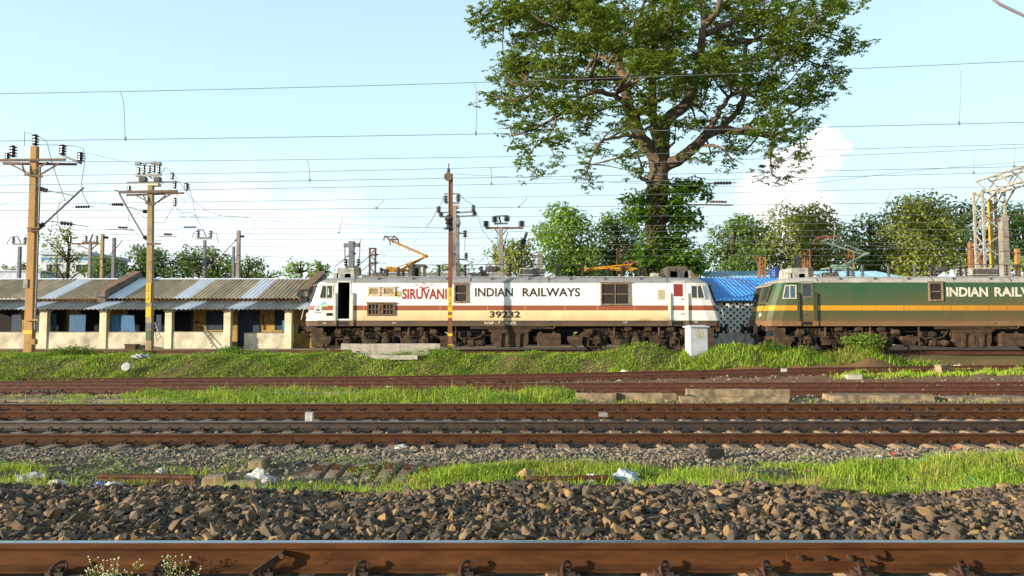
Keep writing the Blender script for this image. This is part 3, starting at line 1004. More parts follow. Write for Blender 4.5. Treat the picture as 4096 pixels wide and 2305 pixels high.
def locomotive(kind, dx, label):
    """dx: shift in metres of the whole machine along the track"""
    M = LM[kind]
    X0 = SX(2051) + dx
    root = thing('locomotive', label, 'locomotive', (X0, YL, ZL))
    sx = lambda px: SX(px) + dx
    # shell
    def shell(rings, slots, name, mats):
        mb = MB()
        n = 20
        for (z, L, Wd) in rings:
            mb.v += [(X0 + x, YL + y, ZL + z) for x, y in outline(L, Wd)]
        for i in range(len(rings) - 1):
            for q in range(n):
                r = (q + 1) % n
                mb.f.append((i * n + q, i * n + r, (i + 1) * n + r, (i + 1) * n + q))
                mb.m.append(slots[i])
        mb.f.append(tuple(range(n))[::-1])
        mb.m.append(slots[0])
        mb.f.append(tuple((len(rings) - 1) * n + i for i in range(n)))
        mb.m.append(slots[-1])
        return mb.build(name, mats, root)
    body = shell(RINGS[1:], [1, 2, 0, 0, 3, 3, 3, 3], 'body', [M['top'], M['low'], M['stripe'], M['roof']])
    if kind == 'white':
        cut = MB()
        cut.box(sx(1351), sx(1398), YL - 2, YL + 1.35, LZ(1276), LZ(1131))
        cut.box(sx(1354), sx(1396), YL + 1.2, YL + 2, ZL + 2.45, ZL + 3.08)
        co = cut.build('cutter', M_dark, root)
        bo = body.modifiers.new('door', 'BOOLEAN')
        bo.operation, bo.object, bo.solver = 'DIFFERENCE', co, 'EXACT'
        dg = bpy.context.evaluated_depsgraph_get()
        me = bpy.data.meshes.new_from_object(body.evaluated_get(dg))
        body.modifiers.clear()
        body.data = me
        bpy.data.objects.remove(co)
        # near-black cab lining, painting the shade inside the open doorway
        a, b, z0_, z1_ = sx(1351) + .004, sx(1398) - .004, LZ(1276) + .004, LZ(1131) - .004
        y0_, y1_ = YS + .03, YL + 1.34
        ln = MB()
        ln.add([(a, y0_, z0_), (a, y1_, z0_), (a, y1_, z1_), (a, y0_, z1_), (b, y0_, z0_), (b, y1_, z0_), (b, y1_, z1_), (b, y0_, z1_)],
               [(0, 1, 2, 3), (4, 5, 6, 7), (0, 1, 5, 4), (3, 2, 6, 7)])
        zq = ZL + 2.45
        ln.add([(a, y1_, z0_), (b, y1_, z0_), (b, y1_, zq), (a, y1_, zq)], [(0, 1, 2, 3)])
        ln.box((a + b) / 2 - .03, (a + b) / 2 + .02, y1_ - .05, y1_ + .01, zq, z1_)
        ln.box(a + .12, a + .5, YL - .3, YL + .2, z0_, z0_ + .55)
        ln.box(a + .12, a + .25, YL - .3, YL + .2, z0_ + .55, z0_ + 1.05)
        ln.build('cab_interior', M_dark, root)
    skirt = shell([RINGS[0], (1.467, 10.035, 1.578)], [0], 'skirt', [M['skirt']])
    # gutter and roof seams
    g = MB()
    g.box(sx(1300), sx(2800), YS - .03, YS + .01, LZ(1131), LZ(1127))
    g.build('gutter', M['roof'], root)
    for px in (1416, 1880, 2193, 2668):
        s = MB()
        prev = [(YS - .012, 3.27), (YS - .004, 3.37), (YL - 1.51, 3.455), (YL - 1.37, 3.535), (YL - 1.0, 3.59)]
        s.add([(sx(px), y, ZL + z) for y, z in prev] + [(sx(px + 3), y, ZL + z) for y, z in prev], [(i, i + 1, i + 6, i + 5) for i in range(4)])
        s.build('roof_seam', M_roofdark, root)
    for px in (1513, 1652, 1787, 1968, 2117, 2284, 2422, 2566):
        s = MB()
        s.box(sx(px) - .05, sx(px) - .03, YL - 1.53, YL - 1.44, ZL + 3.42, ZL + 3.5)
        s.box(sx(px) + .03, sx(px) + .05, YL - 1.53, YL - 1.44, ZL + 3.42, ZL + 3.5)
        s.box(sx(px) - .05, sx(px) + .05, YL - 1.55, YL - 1.44, ZL + 3.5, ZL + 3.515)
        s.build('lifting_hook', M_roofdark, root)
    # vertical weld seams of the side sheets
    for px in (1422, 1592 if kind == 'green' else 1455, 1760, 1950, 2100, 2260, 2390, 2540, 2672):
        s = MB()
        s.box(sx(px) - .006, sx(px) + .006, YS - .003, YS + .004, ZL + 1.475, ZL + 1.948)
        s.box(sx(px) - .006, sx(px) + .006, YS - .003, YS + .004, ZL + 1.948, ZL + 3.27)
        s.build('panel_seam', M['skirt'] if px in (1422, 2672) else M['low'], root)
    # side doors with rails and steps
    fr_m = M_frame_w
    for (a, b, side) in ((1351, 1398, 'l'), (2690, 2738, 'r')):
        opened = kind == 'white' and side == 'l'
        frame = frame_part('door_frame', sx(a - 4), sx(b + 4), LZ(1281), LZ(1125), YS, .045, .02, M['top'], root)
        if not opened:
            d = side_panel('door', sx(a), sx(b), LZ(1276), LZ(1129), YS - .002, .014, M['top'], root)
            bnd = side_panel('stripe', sx(a) + .003, sx(b) - .003, ZL + 1.952, ZL + 2.188, YS - .016, .003, M['stripe'], d)
            wx0, wx1, wz0, wz1 = sx(a + 4), sx(b - 5), LZ(1187), LZ(1136)
            frame_part('window_frame', wx0 - .03, wx1 + .03, wz0 - .03, wz1 + .03, YS - .016, .035, .014, M['top'] if kind == 'white' else M_frame, d)
            side_panel('window_pane', wx0, wx1, wz0, wz1, YS - .016, .004, M_curtain if kind == 'white' else M_glass, d)
            for pz in (1197, 1256):
                h = MB()
                xh = sx(b - 14) if side == 'r' else sx(a + 10)
                h.box(xh - .08, xh + .12, YS - .022, YS - .016, LZ(pz) - .08, LZ(pz) + .08, 1)
                h.bar((xh - .04, YS - .05, LZ(pz)), (xh + .12, YS - .05, LZ(pz) + .01), .03, .03, 0)
                h.build('handle', [M_grey_iron, M['top']], d)
        for px in (a - 12, b + 10):
            h = MB()
            for q in (-3.2, 3.2):
                h.tube([(sx(px + q), YS - .005, LZ(1172)), (sx(px + q), YS - .08, LZ(1174)), (sx(px + q), YS - .08, LZ(1279)), (sx(px + q), YS - .06, LZ(1283))], .02, 6)
            h.build('handrail', M_frame_w if kind == 'white' else M_black, root)
            rr = MB()
            rr.box(sx(px - 5.2), sx(px + 5.2), YS - .012, YS + .01, LZ(1281), LZ(1174))
            rr.build('rail_recess', M['top'], root)
            st = MB()
            st.prism([(sx(px - 6), YS - .005, LZ(1284)), (sx(px + 8), YS - .005, LZ(1284)), (sx(px + 8), YS - .005, LZ(1304)), (sx(px - 6), YS - .005, LZ(1302))], (0, -.05, 0))
            st.build('rail_foot', M['skirt'] if kind == 'green' else M_grille_d, root)
        s = MB()
        s.box(sx(a + 6), sx(b - 6), YS - .006, YS + .1, LZ(1301), LZ(1287))
        s.build('step_recess', M_black, root)
        s = MB()
        s.box(sx(a + 8), sx(b - 8), YS - .03, YS - .005, LZ(1302), LZ(1300.3))
        s.build('step', M['skirt'], root)
    # cab side windows
    for (x0, x1, s0, s1) in ((1275, 1332, .13, 0.), (2763, 2822, 0., -.15)):
        wf = frame_part('cab_window', sx(x0), sx(x1), LZ(1196), LZ(1140), YS - .003, .05, .025, fr_m, root, (s0, s1))
        side_panel('window_pane', sx(x0) + .04, sx(x1) - .04, LZ(1196) + .04, LZ(1140) - .04, YS + .001, .006, M_glass if kind == 'white' else M_glass_b, wf, (s0, s1))
        bb = MB()
        xm = sx((x0 + x1) / 2 + (2 if s0 else -2))
        bb.box(xm - .022, xm + .022, YS - .024, YS - .004, LZ(1196) + .03, LZ(1140) - .03)
        bb.build('window_bar', fr_m, wf)
        if kind == 'white' and s0:
            cc = MB()
            cc.prism([(sx(1310), YS - .0065, LZ(1180)), (sx(1316), YS - .0065, LZ(1180)), (sx(1314), YS - .0065, LZ(1155)), (sx(1310), YS - .0065, LZ(1153))], (0, -.002, 0))
            cc.build('sticker', mat('pale_green_sticker', 'b9cdb4', 'a3bba0', .5, 9), wf)
        e = MB()
        e.tube([(sx(x0 - 3) + s0, YS - .02, LZ(1143)), (sx(x0) + s0 + .02, YS - .03, LZ(1135)), (sx(x1) + s1, YS - .03, LZ(1135)), (sx(x1 + 3) + s1, YS - .02, LZ(1143))], .014, 5)
        e.build('rain_strip', M['top'], root)
    # filter windows / louvres
    def vent(x0, x1, y0, y1, nx, nz, fm, pm, slat=False):
        f = frame_part('vent_frame', sx(x0), sx(x1), LZ(y1), LZ(y0), YS - .002, .075, .06, fm, root)
        a, b, c_, d_ = sx(x0) + .07, sx(x1) - .07, LZ(y1) + .07, LZ(y0) - .07
        if slat:
            n = 9
            for i in range(n):
                z = c_ + (d_ - c_) * (i + .5) / n
                h = (d_ - c_) / n
                s = MB()
                s.prism([(a, YS - .008, z - h * .5), (a, YS - .052, z - h * .35), (a, YS - .052, z - h * .22), (a, YS - .008, z + h * .3)], (b - a, 0, 0))
                s.build('slat', pm, f)
        else:
            side_panel('filter_mesh', a, b, c_, d_, YS - .004, .012, pm, f)
            for i in range(1, nx):
                x = a + (b - a) * i / nx
                s = MB()
                s.box(x - .018, x + .018, YS - .045, YS - .012, c_, d_)
                s.build('mullion', fm, f)
            for i in range(1, nz):
                z = c_ + (d_ - c_) * i / nz
                s = MB()
                s.box(a, b, YS - .042, YS - .014, z - .016, z + .016)
                s.build('mullion', fm, f)
        hd = MB()
        hd.prism([(sx(x0 - 5), YS - .002, LZ(y0 - 1)), (sx(x0 - 5), YS - .10, LZ(y0 + 1)), (sx(x0 - 5), YS - .10, LZ(y0 - .3)), (sx(x0 - 5), YS - .002, LZ(y0 - 3))], (sx(x1 + 5) - sx(x0 - 5), 0, 0))
        hd.build('rain_hood', fm if not slat else M['top'], f)
        return f
    if kind == 'white':
        vent(1471, 1520, 1148, 1184, 1, 1, M_grille_w, M_grille_w, True)
        vent(1529, 1580, 1148, 1184, 1, 1, M_grille_w, M_grille_w, True)
        vent(1469, 1521, 1212, 1263, 3, 2, M_grille_d, M_mesh_dark)
        vent(1527, 1580, 1212, 1263, 3, 2, M_grille_d, M_mesh_dark)
        vent(1815, 1871, 1135, 1212, 1, 2, M_frame, M_mesh_dark)
        vent(2402, 2520, 1131, 1222, 2, 2, M_frame, M_mesh_dark)
    else:
        vent(1860, 1918, 1128, 1205, 1, 2, M_frame, M_mesh_dark)
        vent(2402, 2520, 1131, 1222, 2, 2, M_frame, M_mesh_dark)
    # nose: windscreens, lamp strip, buffers, coupling, guard
    for sg in (-1, 1):
        def nx_(z):
            return X0 + sg * (np.interp(z, [r[0] for r in RINGS], [r[1] for r in RINGS]) + .04)
        for (ya, yb) in ((-.98, -.06), (.06, .98)):
            zA, zB = 2.42, 3.14
            q = MB()
            q.prism([(nx_(zA), YL + ya, ZL + zA), (nx_(zA), YL + yb, ZL + zA), (nx_(zB), YL + yb, ZL + zB), (nx_(zB), YL + ya, ZL + zB)], (sg * .03, 0, .01))
            ws = q.build('windscreen', M_glass, root)
            q = MB()
            for (y1, y2, zz1, zz2) in ((ya, yb, zA, zA), (ya, yb, zB, zB), (ya, ya, zA, zB), (yb, yb, zA, zB)):
                q.bar((nx_(zz1) + sg * .03, YL + y1, ZL + zz1), (nx_(zz2) + sg * .03, YL + y2, ZL + zz2), .08, .07)
            for i in range(1, 8):
                yy = ya + (yb - ya) * i / 8
                q.bar((nx_(zA) + sg * .07, YL + yy, ZL + zA), (nx_(zB) + sg * .07, YL + yy, ZL + zB), .012, .012)
            q.build('stone_guard', M_roofdark, ws)
        q = MB()
        q.prism([(nx_(3.2), YL - 1.05, ZL + 3.18), (nx_(3.2) + sg * .16, YL - 1.05, ZL + 3.14), (nx_(3.2) + sg * .16, YL - 1.05, ZL + 3.18), (nx_(3.28), YL - 1.05, ZL + 3.27)], (0, 2.1, 0))
        q.build('visor', M['roof'], root)
        q = MB()
        q.tube([(nx_(2.2) + sg * .1, YL - 1.22, ZL + 2.2), (nx_(1.9) + sg * .12, YL - 1.24, ZL + 1.95), (nx_(1.5) + sg * .1, YL - 1.24, ZL + 1.5)], .018, 5)
        q.tube([(nx_(2.25) + sg * .1, YL - 1.0, ZL + 2.28), (nx_(2.25) + sg * .1, YL + 1.0, ZL + 2.28)], .018, 5)
        q.build('nose_rail', M_frame_w if kind == 'white' else M_bogie, root)
        for y in (-.75, .75):
            q = MB()
            q.lathe((nx_(1.75) - sg * .02, YL + y, ZL + 1.75), (sg, 0, .1), [(.11, 0), (.11, .08), (.085, .085)], 14)
            q.build('headlight', M_frame_w, root)
        for y in (-.975, .975):
            b = MB()
            x = X0 + sg * 9.80
            b.lathe((x, YL + y, ZL + 1.08), (sg, 0, 0), [(.20, 0), (.20, .03), (.13, .06), (.13, .32), (.095, .33), (.095, .47), (.24, .50), (.255, .53), (.24, .56), (.1, .575)], 16)
            b.build('buffer', M_bogie_dark, root)
        b = MB()
        b.box(min(X0 + sg * 9.4, X0 + sg * 9.9), max(X0 + sg * 9.4, X0 + sg * 9.9), YL - 1.35, YL + 1.35, ZL + .95, ZL + 1.205)
        b.build('buffer_beam', M_bogie, root)
        b = MB()
        b.bar((X0 + sg * 9.7, YL, ZL + 1.02), (X0 + sg * 10.3, YL, ZL + 1.02), .2, .22)
        b.lathe((X0 + sg * 10.3, YL, ZL + .86), (0, 0, 1), [(.12, 0), (.14, .05), (.14, .3), (.1, .34)], 10)
        b.build('coupler', M_bogie_dark, root)
        for y in (-.45, -.28, .3, .5):
            b = MB()
            x = X0 + sg * 9.9
            b.tube([(x, YL + y, ZL + 1.0), (x + sg * .16, YL + y, ZL + .95), (x + sg * .2, YL + y, ZL + .72), (x + sg * .12, YL + y + .04, ZL + .6), (x + sg * .05, YL + y + .06, ZL + .75)], .028, 6)
            b.build('brake_hose', M_bogie_dark, root)
        b = MB()
        xa, xb = X0 + sg * 9.05, X0 + sg * 9.62
        for y in (-1.36, 1.36):
            s_ = -1 if y < 0 else 1
            b.box(min(xa, xb), max(xa, xb), YL + y - .05, YL + y + .05, ZL + .22, ZL + 1.12)
        b.box(min(xb - sg * .06, xb), max(xb - sg * .06, xb), YL - 1.30, YL + 1.30, ZL + .2, ZL + .72)
        b.build('rail_guard', M_bogie, root, bevel=.01)
    # underframe
    b = MB()
    b.box(X0 - 9.3, X0 + 9.3, YL - .85, YL + .85, ZL + .92, ZL + 1.205)
    b.box(X0 - 2.9, X0 + 2.9, YL - .5, YL + .9, ZL + .3, ZL + .92)  # dark fill behind and between the bogies, shade put into its colour
    b.build('underframe_shade_fill', M_bogie_dark, root)
    for cxp in (1541, 2548):
        bogie(root, sx(cxp), False, kind)
    # transformer tank
    ya = YS + .12
    t = MB()
    xa, xb, zt_, zb = sx(1963), sx(2114), LZ(1332), LZ(1391)
    pts = [(xa, zt_), (xa, zb + .28), (xa + .1, zb + .1), (xa + .3, zb), (xb - .3, zb), (xb - .1, zb + .1), (xb, zb + .28), (xb, zt_)]
    t.prism([(x, ya, z) for x, z in pts], (0, 2.9, 0))
    tk = t.build('transformer_tank', M_bogie, root)
    for px in (1998, 2072):
        r = MB()
        r.prism([(sx(px - 7), ya, LZ(1336)), (sx(px + 9), ya, LZ(1336)), (sx(px + 7), ya, LZ(1388)), (sx(px - 6), ya, LZ(1388))], (0, -.09, 0))
        r.box(sx(px - 11), sx(px + 12), ya - .12, ya, LZ(1338), LZ(1333.5))
        r.build('tank_rib', M_bogie, tk)
    r = MB()
    r.box(sx(2034), sx(2045), ya - .03, ya, LZ(1376), LZ(1340))
    r.build('oil_gauge', M_bogie, tk)
    r = MB()
    r.prism([(sx(1950), ya - .03, LZ(1318)), (sx(2130), ya - .03, LZ(1318)), (sx(2112), ya - .03, LZ(1331)), (sx(1966), ya - .03, LZ(1331))], (0, .3, 0))
    r.build('tank_bracket', M_bogie, root)
    r = MB()
    for q in (1307.5, 1311.5, 1315.5):
        r.tube([(sx(1882), YS + .05, LZ(q)), (sx(2185), YS + .05, LZ(q))], .02, 5)
    r.tube([(sx(2185), YS + .06, LZ(1312)), (sx(2215), YS + .06, LZ(1314)), (sx(2222), YS + .06, LZ(1306))], .05, 6)
    r.build('conduit', M_bogie, root)
    # compressor / pump group
    for (px, py, rad, ln, ax) in ((1850, 1345, .18, .5, 'z'), (1880, 1338, .16, .45, 'y'), (1912, 1352, .2, .6, 'z'), (1900, 1370, .22, .7, 'x'), (1866, 1366, .17, .5, 'x'), (1935, 1340, .1, .7, 'z'), (1842, 1375, .15, .4, 'x'), (1930, 1372, .16, .4, 'y')):
        r = MB()
        dvec = {'x': (1, 0, 0), 'y': (0, -1, 0), 'z': (0, 0, -1)}[ax]
        r.lathe((sx(px) - (ln / 2 if ax == 'x' else 0), YS + .4, LZ(py) + (.2 if ax == 'z' else 0)), dvec, [(rad * .6, 0), (rad, .04), (rad, ln * .4), (rad * .8, ln * .45), (rad * .8, ln * .85), (rad * .5, ln)], 12)
        r.build('pump_motor', M_bogie if rnd.random() < .5 else M_bogie_dark, root)
    r = MB()
    r.tube([(sx(1835), YS + .15, LZ(1325)), (sx(1835), YS + .15, LZ(1350)), (sx(1850), YS + .12, LZ(1356)), (sx(1868), YS + .12, LZ(1350)), (sx(1885), YS + .12, LZ(1356)), (sx(1920), YS + .12, LZ(1348)), (sx(1938), YS + .12, LZ(1325))], .035, 6)
    r.bar((sx(1822), YS + .1, LZ(1308)), (sx(1822), YS + .1, LZ(1390)), .06, .06)
    r.build('pump_pipe', M_bogie, root)
    r = MB()
    r.box(sx(2150), sx(2244), YS + .1, YS + .9, LZ(1386), LZ(1334))
    bx_ = r.build('battery_box', M_bogie, root, bevel=.015)
    for px in (2158, 2212):
        q = MB()
        q.prism([(sx(px - 5), YS + .12, LZ(1334)), (sx(px + 12), YS + .12, LZ(1334)), (sx(px + 6), YS + .12, LZ(1327)), (sx(px), YS + .12, LZ(1327))], (0, .06, 0))
        q.build('lug', M_bogie, bx_)
    r = MB()
    r.box(sx(2133), sx(2148), YS + .3, YS + .8, LZ(1368), LZ(1344))
    r.build('switch_box', M_bogie, root)
    # ---------------- roof equipment
    RZ = ZL + 3.56
    rx = lambda px: (px - CX) / FPX * (YL - .6) + dx * 1.0
    def rp(px, py, y=YL - .6):
        return P(px, py, y) + Vector((dx, 0, 0))
    for (px, h, r) in ((1523, .40, .10), (1545, .34, .11), (1592, .40, .10), (1611, .34, .11), (1650, .52, .09), (1755, .5, .09), (1860, .5, .09), (1925, .45, .11), (1938, .30, .12), (2039, .55, .13), (2227, .5, .09), (2333, .5, .09), (2434, .38, .1), (2492, .45, .12), (2560, .42, .12), (2574, .40, .11)):
        i = MB()
        x = rx(px)
        h, r = h * 1.3, r * 1.2
        i.insul((x, YL - .6, RZ), (0, 0, 1), h, r, 5)
        i.lathe((x, YL - .6, RZ - .03), (0, 0, 1), [(r * 1.2, 0), (r * 1.2, .05)], 10, 1)
        i.build('roof_insulator', [M_insul if kind == 'white' or px % 3 else M_insul_grey, M_roofbox], root)
    bb = MB()
    zz = RZ + .65
    bb.tube([(rx(1650), YL - .6, zz), (rx(1755), YL - .6, zz), (rx(1860), YL - .6, zz), (rx(2039), YL - .6, zz + .05), (rx(2227), YL - .6, zz), (rx(2333), YL - .6, zz)], .018, 5)
    bb.build('roof_busbar', M_roofdark, root)
    bb = MB()
    bb.tube([(rx(1430), YL - .95, RZ + .02), (rx(1500), YL - .95, RZ + .04), (rx(2100), YL - .95, RZ + .04), (rx(2640), YL - .95, RZ + .04)], .02, 5)
    bb.build('roof_conduit', M_roofbox, root)
    bb = MB()
    a_, b_ = rp(1942, 1058), rp(1995, 1090)
    bb.lathe((rx(1940), YL - .6, RZ + .45), (1, 0, 0), [(.1, 0), (.14, .05), (.14, .55), (.1, .6), (.06, .75)], 12)
    bb.build('circuit_breaker', M_roofdark, root)
    # resistor grid box
    q0, q1 = rp(2078, 1101, YL - .9), rp(2180, 1072, YL - .9)
    bb = MB()
    bb.box(q0.x, q1.x, YL - .85, YL + .5, q0.z, q1.z)
    gb = bb.build('resistor_box', M_roofbox, root)
    nb = 14
    for i in range(nb):
        s = MB()
        x = q0.x + (q1.x - q0.x) * (i + .5) / nb
        s.box(x - .022, x + .022, YL - .875, YL - .85, q0.z + .05, q1.z - .05)
        s.build('grid_bar', M_roofdark, gb)
    # cab roof gear, both ends
    for sg, items in ((-1, ((1330, 1356, 1092, 1114, M_roofbox), (1375, 1406, 1094, 1116, M_roofbox), (1345, 1420, 1072, 1090, M_roofbox), (1415, 1440, 1068, 1098, M_roofdark))),
                      (1, ((2678, 2712, 1084, 1108, M_roofbox), (2735, 2765, 1084, 1106, M_roofbox), (2666, 2755, 1066, 1084, M_roofdark), (2604, 2636, 1092, 1108, M_roofbox)))):
        for (xa, xb, ya_, yb_, mm) in items:
            yy = YL - .95
            u, w = rp(xa, yb_, yy), rp(xb, ya_, yy)
            s = MB()
            zbase = min(u.z, RZ - .12) if yb_ > 1095 else min(u.z, RZ - .02)
            s.prism([(u.x, yy, zbase), (w.x, yy, zbase), (w.x - .04, yy, w.z), (u.x + .04, yy, w.z)], (0, .45 if yb_ > 1095 else 1.6, 0))
            s.build('roof_box', mm, root, bevel=.015)
        xl = rx(1391 if sg < 0 else 2750)
        s = MB()
        s.lathe((xl, YL - .75, RZ - .02), (0, 0, 1), [(.15, 0), (.15, .25), (.12, .33), (.05, .37)] if sg < 0 else [(.12, 0), (.16, .1), (.13, .3), (.04, .34)], 12)
        s.build('roof_lamp', M_red if (sg < 0 and kind == 'white') else M_roofdark, root)
    s = MB()
    s.lathe((rx(1490), YL - .6, RZ + .12), (1, 0, 0), [(.13, 0), (.17, .03), (.17, .7), (.13, .74)], 12)
    s.build('air_drum', M_roofdark, root)
    s = MB()
    s.lathe((rx(1452), YL - .7, RZ), (0, 0, 1), [(.32, 0), (.32, .05), (.22, .14), (.05, .18)], 14)
    s.build('roof_vent', M_roofbox, root)
    # ---------------- pantographs
    pm = M_panto_y
    def panto(base, knee, head, pm, hm, second=None):
        p = MB()
        b0 = rp(*base, YL)
        b0.z = max(b0.z, RZ + .42)
        p.bar((b0.x - .75, YL - .45, b0.z), (b0.x + .55, YL - .45, b0.z), .07, .08)
        p.bar((b0.x - .75, YL + .45, b0.z), (b0.x + .55, YL + .45, b0.z), .07, .08)
        for q in (-.7, -.1, .5):
            p.bar((b0.x + q, YL - .5, b0.z), (b0.x + q, YL + .5, b0.z), .07, .07)
        p.lathe((b0.x - .55, YL - .3, b0.z + .1), (1, 0, 0), [(.05, 0), (.08, .05), (.08, .3), (.05, .35), (.05, .7)], 8)
        fr = p.build('pantograph', pm, root)
        k_ = rp(*knee, YL)
        h_ = rp(*head, YL)
        l = MB()
        l.cyl((b0.x + .2, YL, b0.z + .05), k_, .075, .055)
        l.cyl((b0.x - .25, YL - .2, b0.z + .05), (k_.x - .1, YL - .05, k_.z - .08), .025, .025, 6)
        l.lathe((k_.x, YL - .3, k_.z), (0, 1, 0), [(.06, 0), (.06, .6)], 8)
        l.build('lower_arm', pm, fr)
        u = MB()
        for y in (-.28, .28):
            u.cyl((k_.x, YL + y, k_.z), (h_.x, YL + y * 2, h_.z - .06), .035, .022, 6)
        u.cyl((k_.x + .05, YL, k_.z - .1), (h_.x, YL, h_.z - .12), .014, .014, 5)
        u.bar((h_.x, YL - .6, h_.z - .06), (h_.x, YL + .6, h_.z - .06), .04, .04)
        u.build('upper_arm', pm, fr)
        hd = MB()
        for ox in (-.22, .22):
            hd.tube([(h_.x + ox, YL - .95, h_.z - .16), (h_.x + ox, YL - .8, h_.z + .02), (h_.x + ox, YL - .6, h_.z + .09), (h_.x + ox, YL + .6, h_.z + .09), (h_.x + ox, YL + .8, h_.z + .02), (h_.x + ox, YL + .95, h_.z - .16)], .032, 6)
        for y in (-.55, .55):
            hd.bar((h_.x - .28, YL + y, h_.z + .06), (h_.x + .28, YL + y, h_.z + .06), .03, .05)
            hd.bar((h_.x - .2, YL + y, h_.z + .06), (h_.x, YL + y, h_.z - .08), .02, .02)
            hd.bar((h_.x + .2, YL + y, h_.z + .06), (h_.x, YL + y, h_.z - .08), .02, .02)
        hd.build('contact_bow', hm, fr)
        return fr
    if kind == 'white':
        panto((1590, 1084), (1706, 1024), (1566, 958), M_panto_y, M_iron)
        panto((2500, 1078), (2342, 1077), (2520, 1056), M_panto_y, M_panto_r)
    else:
        panto((1590, 1075), (1696, 1016), (1538, 956), M_panto_g, M_panto_r)
        panto((2500, 1078), (1790, 1060), (1905, 1005), M_panto_y, M_iron) if False else None
    return root, sx
GDX = (1855) / FPX * YS
white, wsx = locomotive('white', 0., 'white electric locomotive with brown stripe and its cab door open')
green, gsx = locomotive('green', GDX, 'dusty green electric locomotive with yellow stripe at the right edge')

# lettering and emblems of the white machine
yt = YS - .004
def wt(s, x0, x1, y0, y1, m, bold=0., parent=None, yy=None):
    return text_part(s, SX(x0), SX(x1), LZ(y1), LZ(y0), (yt if yy is None else yy), m, parent or white, bold=bold)
wt('INDIAN', 1900, 2052, 1152, 1187, M_ink, .024)
wt('RAILWAYS', 2090, 2321, 1152, 1187, M_ink, .024)
wt('SIRUVANI', 1608, 1787, 1155, 1198, M_red_ink, .036)
wt('75', 1686, 1703, 1132, 1145, M_red_ink, .0)
wt('39232', 1958, 2082, 1245, 1272, M_ink, .035)
yk = YS - .008
wt('WAP - 7', 1936, 2001, 1287, 1298, M_white_ink, .02, yy=yk)
wt('ERODE', 2019, 2064, 1287, 1298, M_white_ink, .02, yy=yk)
wt('CAB-2', 1292, 1308, 1290, 1297, M_white_ink, .01, yy=yk - .01)
wt('CAB-1', 2776, 2791, 1285, 1292, M_white_ink, .01, yy=yk - .01)
wt('LIFT', 1570, 1586, 1289, 1295, M_white_ink, .01, yy=yk)
wt('LIFT', 2494, 2511, 1287, 1293, M_white_ink, .01, yy=yk)
rb = MB()
N = 10
for i in range(N):
    a, b = i / N, (i + 1) / N
    f = lambda t: (SX(1677 + 38 * t), LZ(1145 + 5 * math.sin(PI * t)))
    p, q = f(a), f(b)
    rb.add([(p[0], yt, p[1] - .075), (q[0], yt, q[1] - .075), (q[0], yt, q[1]), (p[0], yt, p[1])], [(0, 1, 2, 3)])
for s_ in (-1, 1):
    for j in range(3):
        c0 = SX(1696 + s_ * (24 + j * 5))
        zz = LZ(1140 - j * .5)
        rb.add([(c0 - .03, yt, zz - .03), (c0 + .03, yt, zz - .015), (c0 + .03 * s_, yt, zz + .05)], [(0, 1, 2)])
rb.build('ribbon_emblem', M_red_ink, white)
def disc(px, py, r, m, y, parent, name, n=24, half=False, r0=0.):
    mb = MB()
    c_ = Vector((SX(px), y, LZ(py)))
    rng_ = n + 1 if half else n
    pts = [c_ + Vector((math.cos(PI * i / n if half else 2 * PI * i / n) * r, 0, math.sin(PI * i / n if half else 2 * PI * i / n) * r)) for i in range(rng_)]
    mb.add(pts, [tuple(range(len(pts)))])
    return mb.build(name, m, parent)
em = disc(1593.6, 1177, .165, M_black, yt, white, 'roundel_emblem')
disc(1593.6, 1177, .15, mat('emblem_pale', 'c9cdb4', 'a7ad92', .7, 30), yt - .0015, em, 'emblem_ring')
disc(1593.6, 1177, .105, mat('emblem_green', '3f6a3c', '355c33', .7, 20), yt - .003, em, 'emblem_field')
disc(1593.6, 1176, .075, mat('emblem_yellow', 'd8bc2a', 'b89a1c', .7, 20), yt - .0045, em, 'emblem_core')
em = disc(1295, 1226, .185, mat('sticker_blue', '4aa3d8', '8fcbe8', .5, 6), yt - .001, white, 'anniversary_sticker', half=True)
mb = MB()
mb.box(SX(1279), SX(1311), yt - .003, yt, LZ(1227), LZ(1221))
mb.build('sticker_band', mat('sticker_lime', 'b8d070', '9ac060', .5, 12), em)
text_part('75', SX(1288), SX(1302), LZ(1216), LZ(1206), yt - .003, mat('sticker_ink', '2a6fb0', '205a92', .5, 9), em)
mb = MB()
mb.box(SX(1257), SX(1287), yt - .002, yt + .01, LZ(1258), LZ(1227))
em = mb.build('square_sticker', mat('sticker_pale', 'cdd3d6', 'bcc2c6', .6, 12), white)
disc(1272, 1245, .1, mat('sticker_grey', '6a7078', '565a60', .6, 20), yt - .004, em, 'sticker_emblem', half=True)
text_part('15', SX(1265), SX(1279), LZ(1239), LZ(1230), yt - .004, mat('sticker_grey', '6a7078'), em)
mb = MB()
mb.box(SX(1260), SX(1285), yt - .004, yt - .002, LZ(1253), LZ(1250))
mb.build('sticker_ribbon', M_red_ink, em)
mb = MB()
mb.box(SX(1306), SX(1331), yt - .008, yt + .01, LZ(1264), LZ(1252))
mb.build('builder_plate', M_bogie_dark, white)
mb = MB()
mb.box(SX(2633), SX(2661), yt - .002, yt + .01, LZ(1199), LZ(1159))
mb.build('paint_patch', mat('beige_patch', 'b0a184', 'a29478', .7, 8), white)
